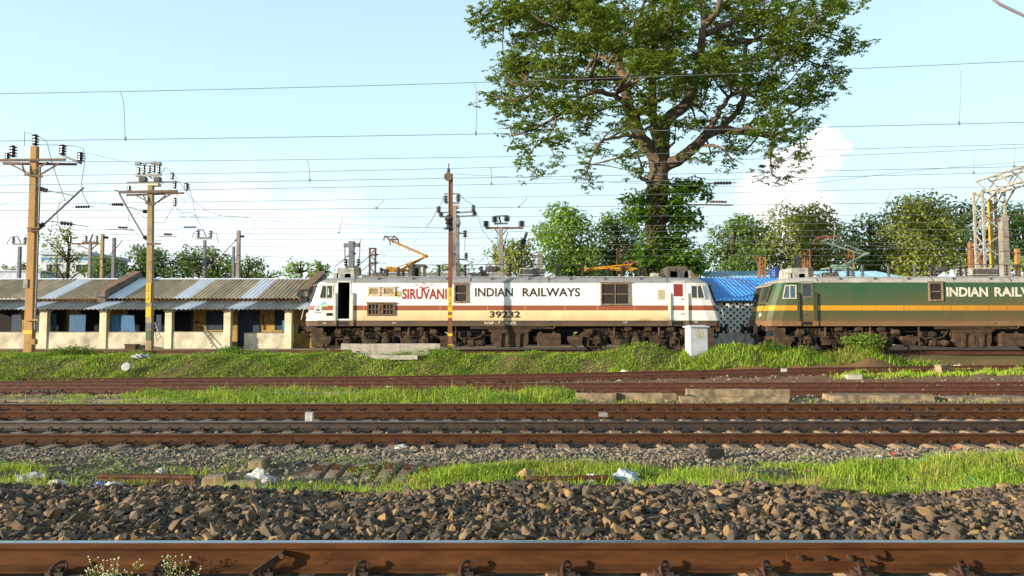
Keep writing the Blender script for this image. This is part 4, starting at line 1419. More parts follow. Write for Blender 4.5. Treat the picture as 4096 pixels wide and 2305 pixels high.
# lettering of the green machine
text_part('INDIAN', SX(3788), SX(3954), LZ(1187), LZ(1149), yt, M_white_ink, green, bold=.03)
text_part('RAILWAYS', SX(3980), SX(4240), LZ(1187), LZ(1149), yt, M_white_ink, green, bold=.03)
M_faint = mat('faded_lettering', '8a7458', '7d6547', .85, 9)
text_part('BNDM 43049', SX(3932), SX(4035), LZ(1297), LZ(1285), yk, M_faint, green, bold=.02)
text_part('3TT', SX(3054), SX(3076), LZ(1295), LZ(1285), yk - .02, M_faint, green, bold=.02) if False else None
# ------------------------------------------------------------------ long shed on the left
M_plaster = mat('stained_whitewash', 'd2c8b0', '7d7464', .95, 1.3, None, .3, .01, lo=.35, hi=.75, detail=8)
M_cream = mat('cream_wall', 'dbd2b4', 'b4aa8c', .95, 2, None, .2, .006, lo=.35, hi=.75)
M_ochre = mat('ochre_wall', 'b3944e', '8a7040', .95, 2, None, .2, .006)
M_blue = mat('blue_board', '3a6a94', '2f5578', .75, 3, (1, 1, .3))
M_navy = mat('navy_door', '25384f', '1d2c40', .75, 3)
M_stonecap = mat('weathered_cap', '8a6a48', '5e5145', .95, 5, None, .4, .02)
M_stonewall = mat('weathered_gable', '7b7468', '4f4a45', .95, 4, None, .4, .02, lo=.3, hi=.7)
def sheet_mat(name, c1, c2, rough=.6, metal=0.):
    return mat(name, c1, c2, rough, 1.8, (1, .5, 1), 0., lo=.3, hi=.7, metal=metal, detail=7)
M_sheet = [sheet_mat('old_sheet_a', 'c2ae8e', '98866a'), sheet_mat('old_sheet_b', 'b4a07e', '8c7a5e'), sheet_mat('old_sheet_c', 'cab694', 'a08c70')]
M_sheet_lo = [sheet_mat('low_sheet_a', 'a29a8e', '706b62'), sheet_mat('low_sheet_b', '989084', '67625a')]
M_sheet_w = sheet_mat('translucent_sheet', 'e6e8ec', 'cfd3da', .5)
M_sheet_b = [sheet_mat('blue_sheet_a', '4a98e6', '4088d4', .45), sheet_mat('blue_sheet_b', '4590de', '387cc8', .45)]
M_sheet_lb = [sheet_mat('pale_blue_sheet_a', '8fb8d0', '79a4be', .5), sheet_mat('pale_blue_sheet_b', '86b0ca', '7099b4', .5)]
M_wood = mat('dark_timber', '5a4028', '3a2a1c', .9, 6, (.3, 1, 1))

def sheet_mesh(w, y0, z0, y1, z1, period, depth, material, box=False):
    """one profiled roof sheet running from the eave (y0,z0) to the top (y1,z1), local x in 0..w"""
    n = max(2, int(round(w / period)))
    prof = []
    for i in range(n):
        x = i * w / n
        d = w / n
        if box:
            prof += [(x, 0), (x + d * .62, 0), (x + d * .72, depth), (x + d * .9, depth)]
        else:
            prof += [(x, 0), (x + d * .17, depth * .15), (x + d * .33, depth * .85), (x + d * .5, depth), (x + d * .67, depth * .85), (x + d * .83, depth * .15)]
    prof.append((w, 0))
    mb = MB()
    vs = [(x, y0, z0 + h) for x, h in prof] + [(x, y1, z1 + h) for x, h in prof] + [(x, y0, z0 + h - .012) for x, h in prof] + [(x, y1, z1 + h - .012) for x, h in prof]
    k_ = len(prof)
    fs = []
    for i in range(k_ - 1):
        fs += [(i, i + 1, k_ + i + 1, k_ + i), (2 * k_ + i + 1, 2 * k_ + i, 3 * k_ + i, 3 * k_ + i + 1), (i, 2 * k_ + i, 2 * k_ + i + 1, i + 1)]
    mb.add(vs, fs)
    o = mb.build('roof_sheet', material)
    me = o.data
    bpy.data.objects.remove(o)
    return me

YW = 41.0                                   # low veranda wall
zg = zt1(-15, YW)
def BX(px, Y=YW):
    return (px - CX) / FPX * Y
def BZ(py, Y=YW):
    return P(2048, py, Y).z
shed_x0, shed_x1 = BX(-260), BX(1330)
shed = thing('long_shed', 'long low shed with corrugated roofs, cream veranda posts and blue boards', 'building', (BX(500), YW, zg))
yE, zE = 40.35, P(2048, 1239, 40.35).z       # veranda eave
yT, zT = 42.75, P(2048, 1209, 42.75).z       # veranda roof top
yM, zM = 42.45, P(2048, 1196, 42.45).z       # main eave
yR, zR = 46.2, P(2048, 1119, 46.2).z         # ridge
# back wall inside the veranda, main wall, rear wall
mb = MB()
mb.box(shed_x0, shed_x1, yT + .1, yT + .35, zg - .3, zM - .05)
bw = mb.build('back_wall', M_ochre, shed)
mb = MB()
mb.box(shed_x0, shed_x1, yT - .02, yT + .09, zT - .02, zM - .02)
mb.build('wall_strip', M_wood, shed)
mb = MB()
mb.box(shed_x0, shed_x1, 49.6, 49.85, zg - .3, zM)
mb.build('rear_wall', M_cream, shed)
mb = MB()
mb.box(shed_x1 - .25, shed_x1, yT + .36, 49.6, zg - .3, zM)
mb.build('end_wall', M_cream, shed)
mb = MB()
mb.box(shed_x0, shed_x1, YW - .5, yT + .1, zg - .3, zg + .03)
mb.build('veranda_floor', M_stonewall, shed)
# openings in the back wall: framed boards, the doorways painted dark with interior shade
yb = yT + .1
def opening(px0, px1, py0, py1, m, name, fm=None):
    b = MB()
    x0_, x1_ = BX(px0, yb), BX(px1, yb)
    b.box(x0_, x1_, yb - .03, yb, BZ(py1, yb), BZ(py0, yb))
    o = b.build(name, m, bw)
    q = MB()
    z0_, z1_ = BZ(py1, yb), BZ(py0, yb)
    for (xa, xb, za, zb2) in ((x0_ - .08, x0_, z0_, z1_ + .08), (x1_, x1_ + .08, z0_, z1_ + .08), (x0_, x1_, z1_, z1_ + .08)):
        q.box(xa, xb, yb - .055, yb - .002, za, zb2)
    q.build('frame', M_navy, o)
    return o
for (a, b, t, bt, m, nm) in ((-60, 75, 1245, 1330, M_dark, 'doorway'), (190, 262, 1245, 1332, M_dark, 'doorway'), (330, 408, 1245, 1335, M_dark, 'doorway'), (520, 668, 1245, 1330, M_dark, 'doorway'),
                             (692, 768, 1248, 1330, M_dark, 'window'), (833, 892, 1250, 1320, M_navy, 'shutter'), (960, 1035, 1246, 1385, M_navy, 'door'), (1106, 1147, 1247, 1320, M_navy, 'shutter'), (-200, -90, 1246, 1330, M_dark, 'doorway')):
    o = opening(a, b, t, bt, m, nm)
    if m is M_navy:
        n = 3 if nm == 'door' else 2
        for i in range(n):
            q = MB()
            x0_, x1_ = BX(a + 4 + (b - a - 6) * i / n, yb), BX(a + 1 + (b - a - 6) * (i + 1) / n, yb)
            z0_, z1_ = BZ(bt - 5, yb), BZ(t + 5, yb)
            for r in range(2):
                q.box(x0_, x1_, yb - .045, yb - .03, z0_ + (z1_ - z0_) * r / 2 + .02, z0_ + (z1_ - z0_) * (r + 1) / 2 - .02)
            q.build('panel', M_navy, o) if False else None
# blue boards standing in the bays
ybd = YW + .18
for (a, b, t, bt, m, tilt) in ((272, 336, 1255, 1329, M_blue, 0), (200, 218, 1253, 1329, M_navy, 0), (437, 474, 1262, 1328, M_blue, 0), (474, 536, 1260, 1328, M_blue, 6), (40, 78, 1255, 1329, M_navy, 0), (110, 166, 1252, 1330, M_navy, 0), (620, 640, 1258, 1328, M_navy, 0), (1126, 1146, 1282, 1330, M_blue, 0)):
    q = MB()
    q.prism([(BX(a), ybd, BZ(bt)), (BX(b), ybd, BZ(bt)), (BX(b - tilt), ybd, BZ(t + tilt * .3)), (BX(a - tilt * .6), ybd, BZ(t))], (0, .05, 0))
    q.build('blue_board', m, shed)
# posts
for px in (182, 420, 680, 914, 1157, -60, -300):
    if px < -250:
        continue
    q = MB()
    w = .20 if px > 300 else .22
    q.box(BX(px) - w, BX(px) + w, YW - .16, YW + .16, zg - .1, BZ(1247))
    q.box(BX(px) - w - .06, BX(px) + w + .06, YW - .2, YW + .2, BZ(1247), BZ(1241))
    q.build('post', M_cream, shed, bevel=.02)
# low wall panels between the posts
zw = BZ(1329)
for (a, b, t) in ((-280, -78, 1329), (-44, 166, 1329), (198, 404, 1329), (436, 600, 1329), (600, 664, 1329), (696, 898, 1328), (985, 1141, 1332)):
    q = MB()
    q.box(BX(a) - .05, BX(b) + .05, YW - .1, YW + .1, zg - .3, BZ(t))
    q.build('low_wall', M_plaster, shed, bevel=.025)
    q = MB()
    q.box(BX(a), BX(b), YW - .13, YW + .13, BZ(t) + .001, BZ(t) + .03)
    q.build('sill', M_stonewall, shed)
# roof sheets, each its own piece
sw = .98
whites_main = (185, 480, 760, 1040)
meshes = {}
def roof_row(y0, z0, y1, z1, mats, whites, x0, x1, period, depth, parent, wmat, seed):
    r = random.Random(seed)
    cache = {}
    x = x0
    while x < x1 - .1:
        xc = CX + FPX * (x + sw / 2) / y0
        m = wmat if any(abs(xc - w) < sw * FPX / y0 * .5 for w in whites) else r.choice(mats)
        if m.name not in cache:
            cache[m.name] = sheet_mesh(sw + .03, y0 - org(parent).y, z0 - org(parent).z, y1 - org(parent).y, z1 - org(parent).z, period, depth, m)
        o = bpy.data.objects.new('roof_sheet', cache[m.name])
        COL.objects.link(o)
        o.parent = parent
        o.location = (x - org(parent).x, r.uniform(-.05, .03), r.uniform(0, .008) + (.004 if int((x - x0) / sw + .5) % 2 else 0))
        o.rotation_euler = (r.uniform(-.003, .003), 0, r.uniform(-.006, .006))
        x += sw
roof_row(yM, zM, yR, zR, M_sheet, (190, 480, 740, 1010), shed_x0, shed_x1, .245, .075, shed, M_sheet_w, 1)
roof_row(yE, zE, yT, zT, M_sheet_lo, (120, 400, 690, 960, 1200), shed_x0, BX(1230), .245, .07, shed, M_sheet_w, 2)
mb = MB()
mb.prism([(shed_x0, yR, zR + .03), (shed_x0, 49.95, zM), (shed_x0, 49.95, zM - .04), (shed_x0, yR, zR - .02)], (shed_x1 - shed_x0, 0, 0))
mb.build('rear_roof_slope', M_sheet[0], shed)
mb = MB()
mb.prism([(shed_x0, yR - .22, zR + .0), (shed_x0, yR, zR + .09), (shed_x0, yR + .22, zR + .0), (shed_x0, yR, zR + .07)], (shed_x1 - shed_x0, 0, 0))
mb.build('ridge_cap', M_sheet_w, shed)
# gable parapets across the roof
for px in (395, 1200, -330):
    if px < 0:
        continue
    xg = BX(px, yM)
    th = .42
    up = .42
    q = MB()
    q.prism([(xg, yM - .12, zM - .5), (xg, yM - .12, zM + up + .02), (xg, yR, zR + up), (xg, 49.9, zM + up), (xg, 49.9, zM - .3)], (th, 0, 0))
    gp = q.build('gable_parapet', M_stonewall, shed)
    q = MB()
    q.prism([(xg - .07, yM - .2, zM + up - .02), (xg - .07, yM - .2, zM + up + .09), (xg - .07, yR, zR + up + .12), (xg - .07, yR, zR + up + .002)], (th + .14, 0, 0))
    q.build('coping', M_stonecap, gp)
    q = MB()
    q.box(xg - .1, xg + th + .1, yM - .34, yM + .12, zM + .12, zM + up + .0)
    q.build('kneeler', M_stonewall, gp)
# downpipe, meter box, bench bits
mb = MB()
mb.tube([(BX(1055, yb), yb - .05, BZ(1260, yb)), (BX(1055, yb), yb - .05, BZ(1320, yb))], .03, 6)
mb.build('downpipe', M_wood, shed)
mb = MB()
mb.box(BX(783, yb), BX(797, yb), yb - .1, yb, BZ(1294, yb), BZ(1284, yb))
mb.build('meter_box', M_wood, shed)

# small things by the shed
def crate(label, px0, px1, py0, py1, Y, m, name='wooden_crate', cat='crate'):
    a, b = P(px0, py1, Y), P(px1, py0, Y)
    o = MB()
    o.box(a.x, b.x, Y - .25, Y + .2, zt1((a.x + b.x) / 2, Y) - .02, b.z)
    o.box(a.x - .04, b.x + .04, Y - .29, Y + .24, b.z, b.z + .05)
    return tag(o.build(name, m, None, origin=(a.x, Y, a.z), bevel=.01), label, cat)
crate('small dark box with a lid at the foot of the shed wall', 508, 551, 1380, 1396, 40.5, M_wood)
# step ladder beside the second mast
L = thing('step_ladder', 'small iron ladder leaning beside the pole with the yellow number plate', 'ladder', P(625, 1390, 39.6))
for a, b in (((605, 1295), (632, 1368)), ((620, 1290), (643, 1350))):
    q = MB()
    q.bar(P(*a, 39.7), P(*b, 39.5), .04, .03)
    q.build('stile', M_grey_iron, L)
for i in range(5):
    t = (i + .5) / 5
    q = MB()
    q.bar(P(605 + 27 * t, 1295 + 73 * t, 39.65), P(620 + 23 * t, 1290 + 60 * t, 39.65), .025, .025)
    q.build('rung', M_grey_iron, L)

# ------------------------------------------------------------------ building with the blue roof between the locomotives
zgb = zt1(13, 41)
blue = thing('blue_roofed_building', 'whitewashed building with blue metal roof and pierced brick wall between the locomotives', 'building', (BX(2960), YW, zgb))
bx0, bx1 = BX(2838), BX(3420)
ye, ze = 40.6, P(2048, 1203, 40.6).z
yr, zr_ = 45.2, P(2048, 1113, 45.2).z
mb = MB()
mb.box(bx0, bx1, YW, YW + .22, zgb - .3, BZ(1330))
mb.build('base_wall', mat('stained_white_base', 'cfcac0', '807b72', .95, 2.5, None, .4, .01, lo=.35, hi=.65), blue)
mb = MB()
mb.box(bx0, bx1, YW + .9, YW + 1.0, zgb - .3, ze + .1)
mb.build('inner_wall', M_dark, blue)  # near-black backing paints the shade seen through the brick holes
mb = MB()
mb.box(bx0, bx0 + .22, YW, yr, zgb - .3, ze + .05)
mb.build('side_wall', M_stonewall, blue)
M_brickw = mat('whitewashed_brick', 'e0ded8', 'c2beb6', .95, 3, None, .3, .01, lo=.3, hi=.7)
bm_ = MB()
bw_, bh_ = .185, .17
bm_.box(-bw_ * .64, bw_ * .64, 0, .2, -.022, bh_ + .022)
bo_ = bm_.build('brick', M_brickw)
BRK = bo_.data
bpy.data.objects.remove(bo_)
rows = int((ze - BZ(1330)) / bh_)
ncol = int((BX(3110) - bx0) / bw_)
mb = MB()
for r in range(rows):
    for c_ in range(ncol):
        if (r + c_) % 2 == 0:
            copy_to(BRK, 'brick', blue, (bx0 + .1 + c_ * bw_, YW + .01 + rnd.uniform(-.006, .006) + .004 * (r % 2), BZ(1330) + r * bh_))
mb.box(bx0 + ncol * bw_, bx1, YW, YW + .22, BZ(1330), ze)
mb.build('plain_wall', M_brickw, blue)
mb = MB()
mb.box(bx0, bx1, YW - .02, YW + .24, BZ(1330) + rows * bh_, ze + .02)
mb.build('wall_plate', M_brickw, blue)
cache = []
for i, m in enumerate(M_sheet_b):
    cache.append(sheet_mesh(1.02, ye - org(blue).y, ze - org(blue).z, yr - org(blue).y, zr_ - org(blue).z, .25, .035, m, True))
x = bx0 - .35
i = 0
while x < bx1:
    o = bpy.data.objects.new('roof_sheet', cache[i % 2])
    COL.objects.link(o)
    o.parent = blue
    o.location = (x - org(blue).x, rnd.uniform(-.04, .02), .003 * (i % 2))
    x += 1.0
    i += 1
mb = MB()
mb.prism([(bx0 - .3, yr, zr_ + .02), (bx0 - .3, 49.5, ze), (bx0 - .3, 49.5, ze - .05), (bx0 - .3, yr, zr_ - .03)], (bx1 - bx0, 0, 0))
mb.build('rear_roof_slope', M_sheet_b[1], blue)
q = MB()
q.prism([(bx0 - .42, ye - .1, ze - .45), (bx0 - .42, ye - .1, ze + .35), (bx0 - .42, yr, zr_ + .38), (bx0 - .42, yr, zr_ - .4)], (.36, 0, 0))
q.build('gable_parapet', M_stonewall, blue)
q = MB()
q.prism([(bx0 - .48, ye - .2, ze + .35), (bx0 - .48, ye - .2, ze + .45), (bx0 - .48, yr, zr_ + .5), (bx0 - .48, yr, zr_ + .385)], (.48, 0, 0))
q.build('coping', M_stonecap, blue)
# branches trailing over the blue roof
for j in range(4):
    q = MB()
    p = P(2860 + j * 10, 1095 + j * 12, 44 - j * .8)
    pts = [p]
    for s_ in range(6):
        p = p + Vector((rnd.uniform(.2, .45), -.25, rnd.uniform(-.22, .02)))
        yy = max(p.y, ye + .1)
        rz = ze + (zr_ - ze) * (yy - ye) / (yr - ye)
        p = Vector((p.x, yy, max(p.z, rz + .06)))
        pts.append(p.copy())
    q.tube(pts, .014, 5)
    tag(q.build('dry_branch', M_wood), ['thin dry branch on the blue roof, highest one', 'thin dry branch on the blue roof, second from the top', 'thin dry branch on the blue roof, third from the top', 'thin dry branch on the blue roof, lowest one'][j], 'branch')

# pale blue roof behind, water tank
far = thing('pale_blue_shed', 'shed with pale blue metal roof behind the darker blue roof', 'building', P(3000, 1110, 52))
y0, y1 = 50.5, 55.
za, zb_ = P(2048, 1112, y0).z, P(2048, 1086, y1).z
fx0_, fx1_ = (2830 - CX) / FPX * y0, (3600 - CX) / FPX * y0
zgf = zt1(18, 50)
mb = MB()
mb.box(fx0_ + .2, fx1_ - .2, y0 + .4, y1 + 3, zgf - .2, za)
mb.build('wall', M_brickw, far)
x = fx0_
i = 0
cache = [sheet_mesh(1.02, y0 - org(far).y, za - org(far).z, y1 - org(far).y, zb_ - org(far).z, .25, .035, m, True) for m in M_sheet_lb]
while x < fx1_:
    o = bpy.data.objects.new('roof_sheet', cache[i % 2])
    COL.objects.link(o)
    o.parent = far
    o.location = (x - org(far).x, 0, .003 * (i % 2))
    x += 1.0
    i += 1
c0 = P(3093, 1110, 50)
q = MB()
q.lathe((c0.x, 50, zgf), (0, 0, 1), [(.06, 0), (.06, c0.z - zgf - .1)], 6) if False else None
t_ = thing('water_tank', 'dark blue plastic water tank above the blue roofs', 'water tank', (c0.x, 49.6, c0.z))
q.lathe((c0.x, 49.6, c0.z), (0, 0, 1), [(.34, 0), (.36, .03), (.36, .16), (.345, .18), (.36, .2), (.36, .34), (.345, .36), (.36, .38), (.36, .46), (.25, .56), (.14, .6), (.14, .66)], 16)
q.build('tank_body', mat('tank_blue', '22408a', '1b3472', .5, 5), t_)
q = MB()
for a in (-.3, .3):
    for b in (-.3, .3):
        q.bar((c0.x + a, 49.6 + b, zgf - .1), (c0.x + a, 49.6 + b, c0.z - .06), .07, .07)
q.box(c0.x - .42, c0.x + .42, 49.2, 50.0, c0.z - .06, c0.z - .003)
q.build('tank_stand', M_iron, t_)

# ------------------------------------------------------------------ far buildings and walls
M_fw = mat('far_white_wall', 'bdc4cc', 'a2abb5', .9, 1)
M_fb = mat('far_blue_trim', '3f7fc0', '336aa6', .8, 2)
M_fg = mat('far_grey_wall', '8a8c8c', '6d6f70', .9, 1)
def zfar(x):
    return zt1(x, 60)
fb = thing('white_blue_building', 'white flat-roofed building with blue trim behind the shed at far left', 'building', P(255, 1110, 78))
a, b = P(163, 1105, 78), P(352, 1020, 78)
q = MB()
q.box(a.x, b.x, 78, 86, zfar(a.x) - .3, b.z)
wl = q.build('wall', M_fw, fb)
q = MB()
q.box(a.x - .3, b.x + .3, 77.6, 86.3, b.z, b.z + .35)
q.build('parapet', M_fw, fb)
q = MB()
q.box(a.x - .02, b.x + .02, 77.94, 78, P(0, 1040, 78).z, P(0, 1032, 78).z)
q.build('blue_band', M_fb, fb)
for px in (188, 215, 305, 330):
    u, w = P(px, 1088, 78), P(px + 18, 1060, 78)
    q = MB()
    q.box(u.x, w.x, 77.93, 78, u.z, w.z)
    wd = q.build('window', M_dark, fb)
    q = MB()
    q.box(u.x - .1, w.x + .1, 77.7, 77.93, w.z, w.z + .12)
    q.build('sunshade', M_fw, wd)
q = MB()
u, w = P(172, 1112, 78), P(198, 1092, 78)
q.box(u.x, w.x, 77.9, 77.99, zfar(u.x), w.z)
q.build('door', M_fb, fb)
lw = MB()
a, b = P(-300, 1110, 70), P(162, 1087, 70)
lw.box(a.x, b.x, 70, 74, zfar(a.x) - .3, b.z)
lw.box(a.x - .2, b.x + .2, 69.8, 74.2, b.z, b.z + .12)
tag(lw.build('low_white_building', M_fw, None, origin=(a.x, 70, 0)), 'long low white building at the far left behind the shed', 'building')
hut = thing('relay_hut', 'small pale hut with dark doorway behind the white locomotive', 'hut', P(1660, 1120, 52))
u, w = P(1632, 1120, 52), P(1692, 1064, 52)
q = MB()
q.box(u.x, w.x, 52, 54, zt1(-6, 52) - .2, w.z)
q.build('wall', mat('hut_cream', 'cabfae', 'a99d8c', .9, 2), hut)
q = MB()
q.box(u.x - .12, w.x + .12, 51.85, 54.1, w.z, w.z + .12)
q.build('roof_slab', M_fg, hut)
q = MB()
u2, w2 = P(1658, 1120, 51.97), P(1674, 1072, 51.97)
q.box(u2.x, w2.x, 51.96, 52, zt1(-6, 52), w2.z)
q.build('doorway', M_dark, hut)
q = MB()
a, b = P(1470, 1120, 58), P(2020, 1096, 58)
q.box(a.x, b.x, 58, 58.3, zt1(0, 58) - .2, b.z)
q.box(a.x - .05, b.x + .05, 57.9, 58.4, b.z, b.z + .1)
tag(q.build('boundary_wall', M_fg, None, origin=(a.x, 58, 0)), 'grey boundary wall seen just over the white locomotive roof', 'wall')

# ------------------------------------------------------------------ relay cabinet
cb = thing('relay_cabinet', 'white trackside cabinet marked L 10 on the grass bank', 'cabinet', (P(2785, 1415, 33.3).x, 33.3, zt1(8.4, 33.3)))
cx_ = org(cb).x
a, b, zt_ = P(2752, 1415, 33.1).x, P(2829, 1415, 33.1).x, P(2789, 1310, 33.1).z
M_cab = mat('cabinet_white', 'cfd0d4', 'b9b8bb', .6, 3)
def rot_box(mb, x0, x1, y0, y1, z0, z1, ang=.28):
    cxx, cyy = (a + b) / 2, 33.4
    vs = []
    for z in (z0, z1):
        for x, y in ((x0, y0), (x1, y0), (x1, y1), (x0, y1)):
            dx_, dy_ = x - cxx, y - cyy
            vs.append((cxx + dx_ * math.cos(ang) - dy_ * math.sin(ang), cyy + dx_ * math.sin(ang) + dy_ * math.cos(ang), z))
    mb.add(vs, [(0, 3, 2, 1), (4, 5, 6, 7), (0, 1, 5, 4), (1, 2, 6, 5), (2, 3, 7, 6), (3, 0, 4, 7)])
    return vs
q = MB()
rot_box(q, a, b, 33.1, 33.6, org(cb).z - .3, zt_)
q.build('cabinet_body', M_cab, cb, bevel=.01)
q = MB()
base = rot_box(MB(), a - .07, b + .07, 33.02, 33.68, zt_ + .002, zt_ + .05)
q.add(base, [(0, 3, 2, 1), (0, 1, 5, 4), (1, 2, 6, 5), (2, 3, 7, 6), (3, 0, 4, 7), (4, 5, 6, 7)])
apex = Vector(((a + b) / 2, 33.4, zt_ + .12))
r4 = base[4:]
q.add([*r4, tuple((Vector(r4[0]) + Vector(r4[3])) / 2 + Vector((.15, 0, .06))), tuple((Vector(r4[1]) + Vector(r4[2])) / 2 + Vector((-.15, 0, .06)))], [(0, 1, 5, 4), (1, 2, 5), (2, 3, 4, 5), (3, 0, 4)])
q.build('lid', M_cab, cb)
# painted roundel with L / 10 on the front, turned with the cabinet
ang = .28
def cabpt(u, z, off):
    x, y = a + (b - a) * u, 33.1 - off
    cxx, cyy = (a + b) / 2, 33.4
    dx_, dy_ = x - cxx, y - cyy
    return Vector((cxx + dx_ * math.cos(ang) - dy_ * math.sin(ang), cyy + dx_ * math.sin(ang) + dy_ * math.cos(ang), z))
M_cream_ink = mat('roundel_cream', 'd9cfae', 'c9bd98', .7, 8)
M_brown_ink = mat('roundel_brown', '6a5a3a', '5c4e32', .7, 8)
zc_ = P(2793, 1337, 33.1).z
rc, uw = .20, 1 / (b - a)
q = MB()
q.add([cabpt(.53 + rc * math.cos(t) * uw, zc_ + rc * math.sin(t), .002) for t in np.linspace(0, 2 * PI, 25)[:-1]], [tuple(range(24))])
rd = q.build('roundel', M_brown_ink, cb)
q = MB()
q.add([cabpt(.53 + (rc - .012) * math.cos(t) * uw, zc_ + (rc - .012) * math.sin(t), .003) for t in np.linspace(0, 2 * PI, 25)[:-1]], [tuple(range(24))])
q.build('roundel_field', M_cream_ink, rd)
q = MB()
q.add([cabpt(.53 - rc * uw * .95, zc_ - .005, .004), cabpt(.53 + rc * uw * .95, zc_ - .005, .004), cabpt(.53 + rc * uw * .95, zc_ + .005, .004), cabpt(.53 - rc * uw * .95, zc_ + .005, .004)], [(0, 1, 2, 3)])
q.build('roundel_bar', M_brown_ink, rd)
for s_, zz, hh, ww in (('L', zc_ + .05, .1, .07), ('10', zc_ - .14, .1, .13)):
    o = text_part(s_, 0, ww, 0, hh, 0, M_brown_ink, cb)
    p = cabpt(.53 - ww / 2 * uw, zz, .0045)
    for v in o.data.vertices:
        v.co += org(cb)
    o.location = p - org(cb)
    o.rotation_euler = (0, 0, ang)
# ------------------------------------------------------------------ masts, poles and overhead line
def tap_pole(mb, b, t, w0, w1, d0=None, d1=None, m=0):
    d0, d1 = d0 or w0, d1 or w1
    b, t = Vector(b), Vector(t)
    vs = [b + Vector((sx * w0 / 2, sy * d0 / 2, 0)) for sx, sy in ((-1, -1), (1, -1), (1, 1), (-1, 1))] + [t + Vector((sx * w1 / 2, sy * d1 / 2, 0)) for sx, sy in ((-1, -1), (1, -1), (1, 1), (-1, 1))]
    mb.add(vs, [(0, 3, 2, 1), (4, 5, 6, 7), (0, 1, 5, 4), (1, 2, 6, 5), (2, 3, 7, 6), (3, 0, 4, 7)], m)

class Mast:
    """a pole thing whose parts are given in zoom coordinates at distance Y"""
    def __init__(s, name, label, cat, base, Y, conv, group=None):
        s.Y, s.cv = Y, conv
        p = P(*conv(*base), Y)
        s.t = thing(name, label, cat, (p.x, Y, zt1(p.x, min(Y, 60))), group)
        s.gz = org(s.t).z
    def p(s, x, y, dy=0.):
        return P(*s.cv(x, y), s.Y + dy)
    def part(s, name, mb, m, **k):
        return mb.build(name, m, s.t, **k)
    def pole(s, x0, x1, ytop, w0, w1, m, d=1.0):
        mb = MB()
        b, t = s.p(x0, ytop), s.p(x1, ytop)
        bb = Vector((org(s.t).x, s.Y, s.gz - .5))
        tap_pole(mb, bb, t, w0, w1, w0 * d, w1 * d)
        s.top = t
        return s.part('pole', mb, m, bevel=.02)
    def ins(s, x, y0, y1, r, m=None, dy=0., n=4):
        a, b = s.p(x, y1, dy), s.p(x, y0, dy)
        mb = MB()
        mb.insul(a, (0, 0, 1), b.z - a.z, r, n)
        s.part('insulator', mb, m or M_insul)
    def insd(s, a, b, r, m=None, n=4):
        p, q = s.p(*a), s.p(*b)
        mb = MB()
        mb.insul(p, q - p, (q - p).length, r, n)
        s.part('insulator', mb, m or M_insul)
    def arm(s, a, b, w, m, name='cross_arm', h=None, dy=0., dy2=None):
        mb = MB()
        mb.bar(s.p(*a, dy), s.p(*b, dy if dy2 is None else dy2), w, h or w)
        s.part(name, mb, m)
    def rod(s, pts, r, m, name='tube', dy=0.):
        mb = MB()
        mb.tube([s.p(x, y, dy) for x, y in pts], r, 6)
        s.part(name, mb, m)

cv0 = lambda x, y: (x / 1.51, 480 + y / 1.51)
cv2 = lambda x, y: (900 + x / 2.416, 850 + y / 2.416)
cv6 = lambda x, y: (3000 + x / 2.2308, 500 + y / 2.2308)
cv7 = lambda x, y: (1700 + x / 2.1467, 600 + y / 2.1467)

# --- first mast at the left edge
m = Mast('catenary_mast', 'thick tan mast with five dark insulators on cross arms, nearest the left edge', 'mast', (178, 1410), 33.0, cv0)
m.pole(177, 211, 160, .40, .30, M_tan_pole, .7)
m.arm((-10, 243), (395, 240), .10, M_iron, dy=-.22)
m.arm((20, 264), (462, 268), .10, M_iron, dy=.22)
for a, b in (((50, 262), (190, 330)), ((355, 265), (235, 335)), ((130, 262), (150, 320)), ((290, 255), (200, 310))):
    m.arm(a, b, .06, M_iron, 'brace', dy=-.24)
m.arm((150, 330), (255, 342), .09, M_iron, 'clamp', h=.10, dy=-.2)
m.arm((165, 655), (240, 650), .08, M_iron, 'clamp', h=.08, dy=-.2)
m.arm((168, 672), (235, 668), .06, M_iron, 'clamp', h=.06, dy=-.2)
m.arm((148, 1210), (232, 1208), .07, M_tan_pole, 'clamp', h=.07, dy=-.22)
m.arm((148, 1342), (200, 1340), .07, M_tan_pole, 'clamp', h=.05, dy=-.22)
m.arm((370, 212), (492, 262), .11, M_grey_iron, 'arm_extension', dy=.1)
m.ins(213, 88, 155, .16); m.ins(78, 155, 225, .17); m.ins(46, 200, 240, .13); m.ins(378, 150, 212, .17); m.ins(486, 195, 252, .17)
m.insd((285, 428), (232, 412), .11, M_insul_grey); m.rod([(285, 428), (380, 443), (450, 460)], .025, M_grey_iron)
m.insd((225, 655), (268, 628), .13, M_insul); m.rod([(268, 628), (330, 570), (505, 408)], .045, M_grey_iron, 'cantilever_tube')
m.rod([(285, 610), (350, 618), (395, 635)], .025, M_grey_iron, 'steady_arm'); m.insd((365, 622), (440, 630), .10, M_insul_grey); m.rod([(440, 630), (535, 647)], .022, M_grey_iron, 'steady_arm')
m.rod([(243, 285), (238, 500), (228, 800), (218, 1100), (211, 1265)], .035, M_grey_iron, 'downpipe', dy=-.12)
mb = MB(); p = m.p(203, 1340, -.25); mb.box(p.x - .12, p.x + .12, p.y - .1, p.y + .1, p.z - .12, p.z + .12); m.part('switch_box', mb, M_tan_pole)
mb = MB(); p = m.p(178, 1282); mb.box(p.x - .205, p.x + .205, 33 - .148, 33 + .148, p.z - .08, p.z + .08); m.part('painted_band', mb, M_yellow)
mb = MB(); p = m.p(168, 990); mb.box(p.x - .10, p.x + .10, 33 - .17, 33 - .12, p.z - .2, p.z + .2); m.part('number_plate', mb, M_grey_iron)
m.rod([(148, 155), (148, 72), (215, 92), (280, 125), (320, 280), (390, 480), (395, 490)], .016, M_wire, 'jumper')
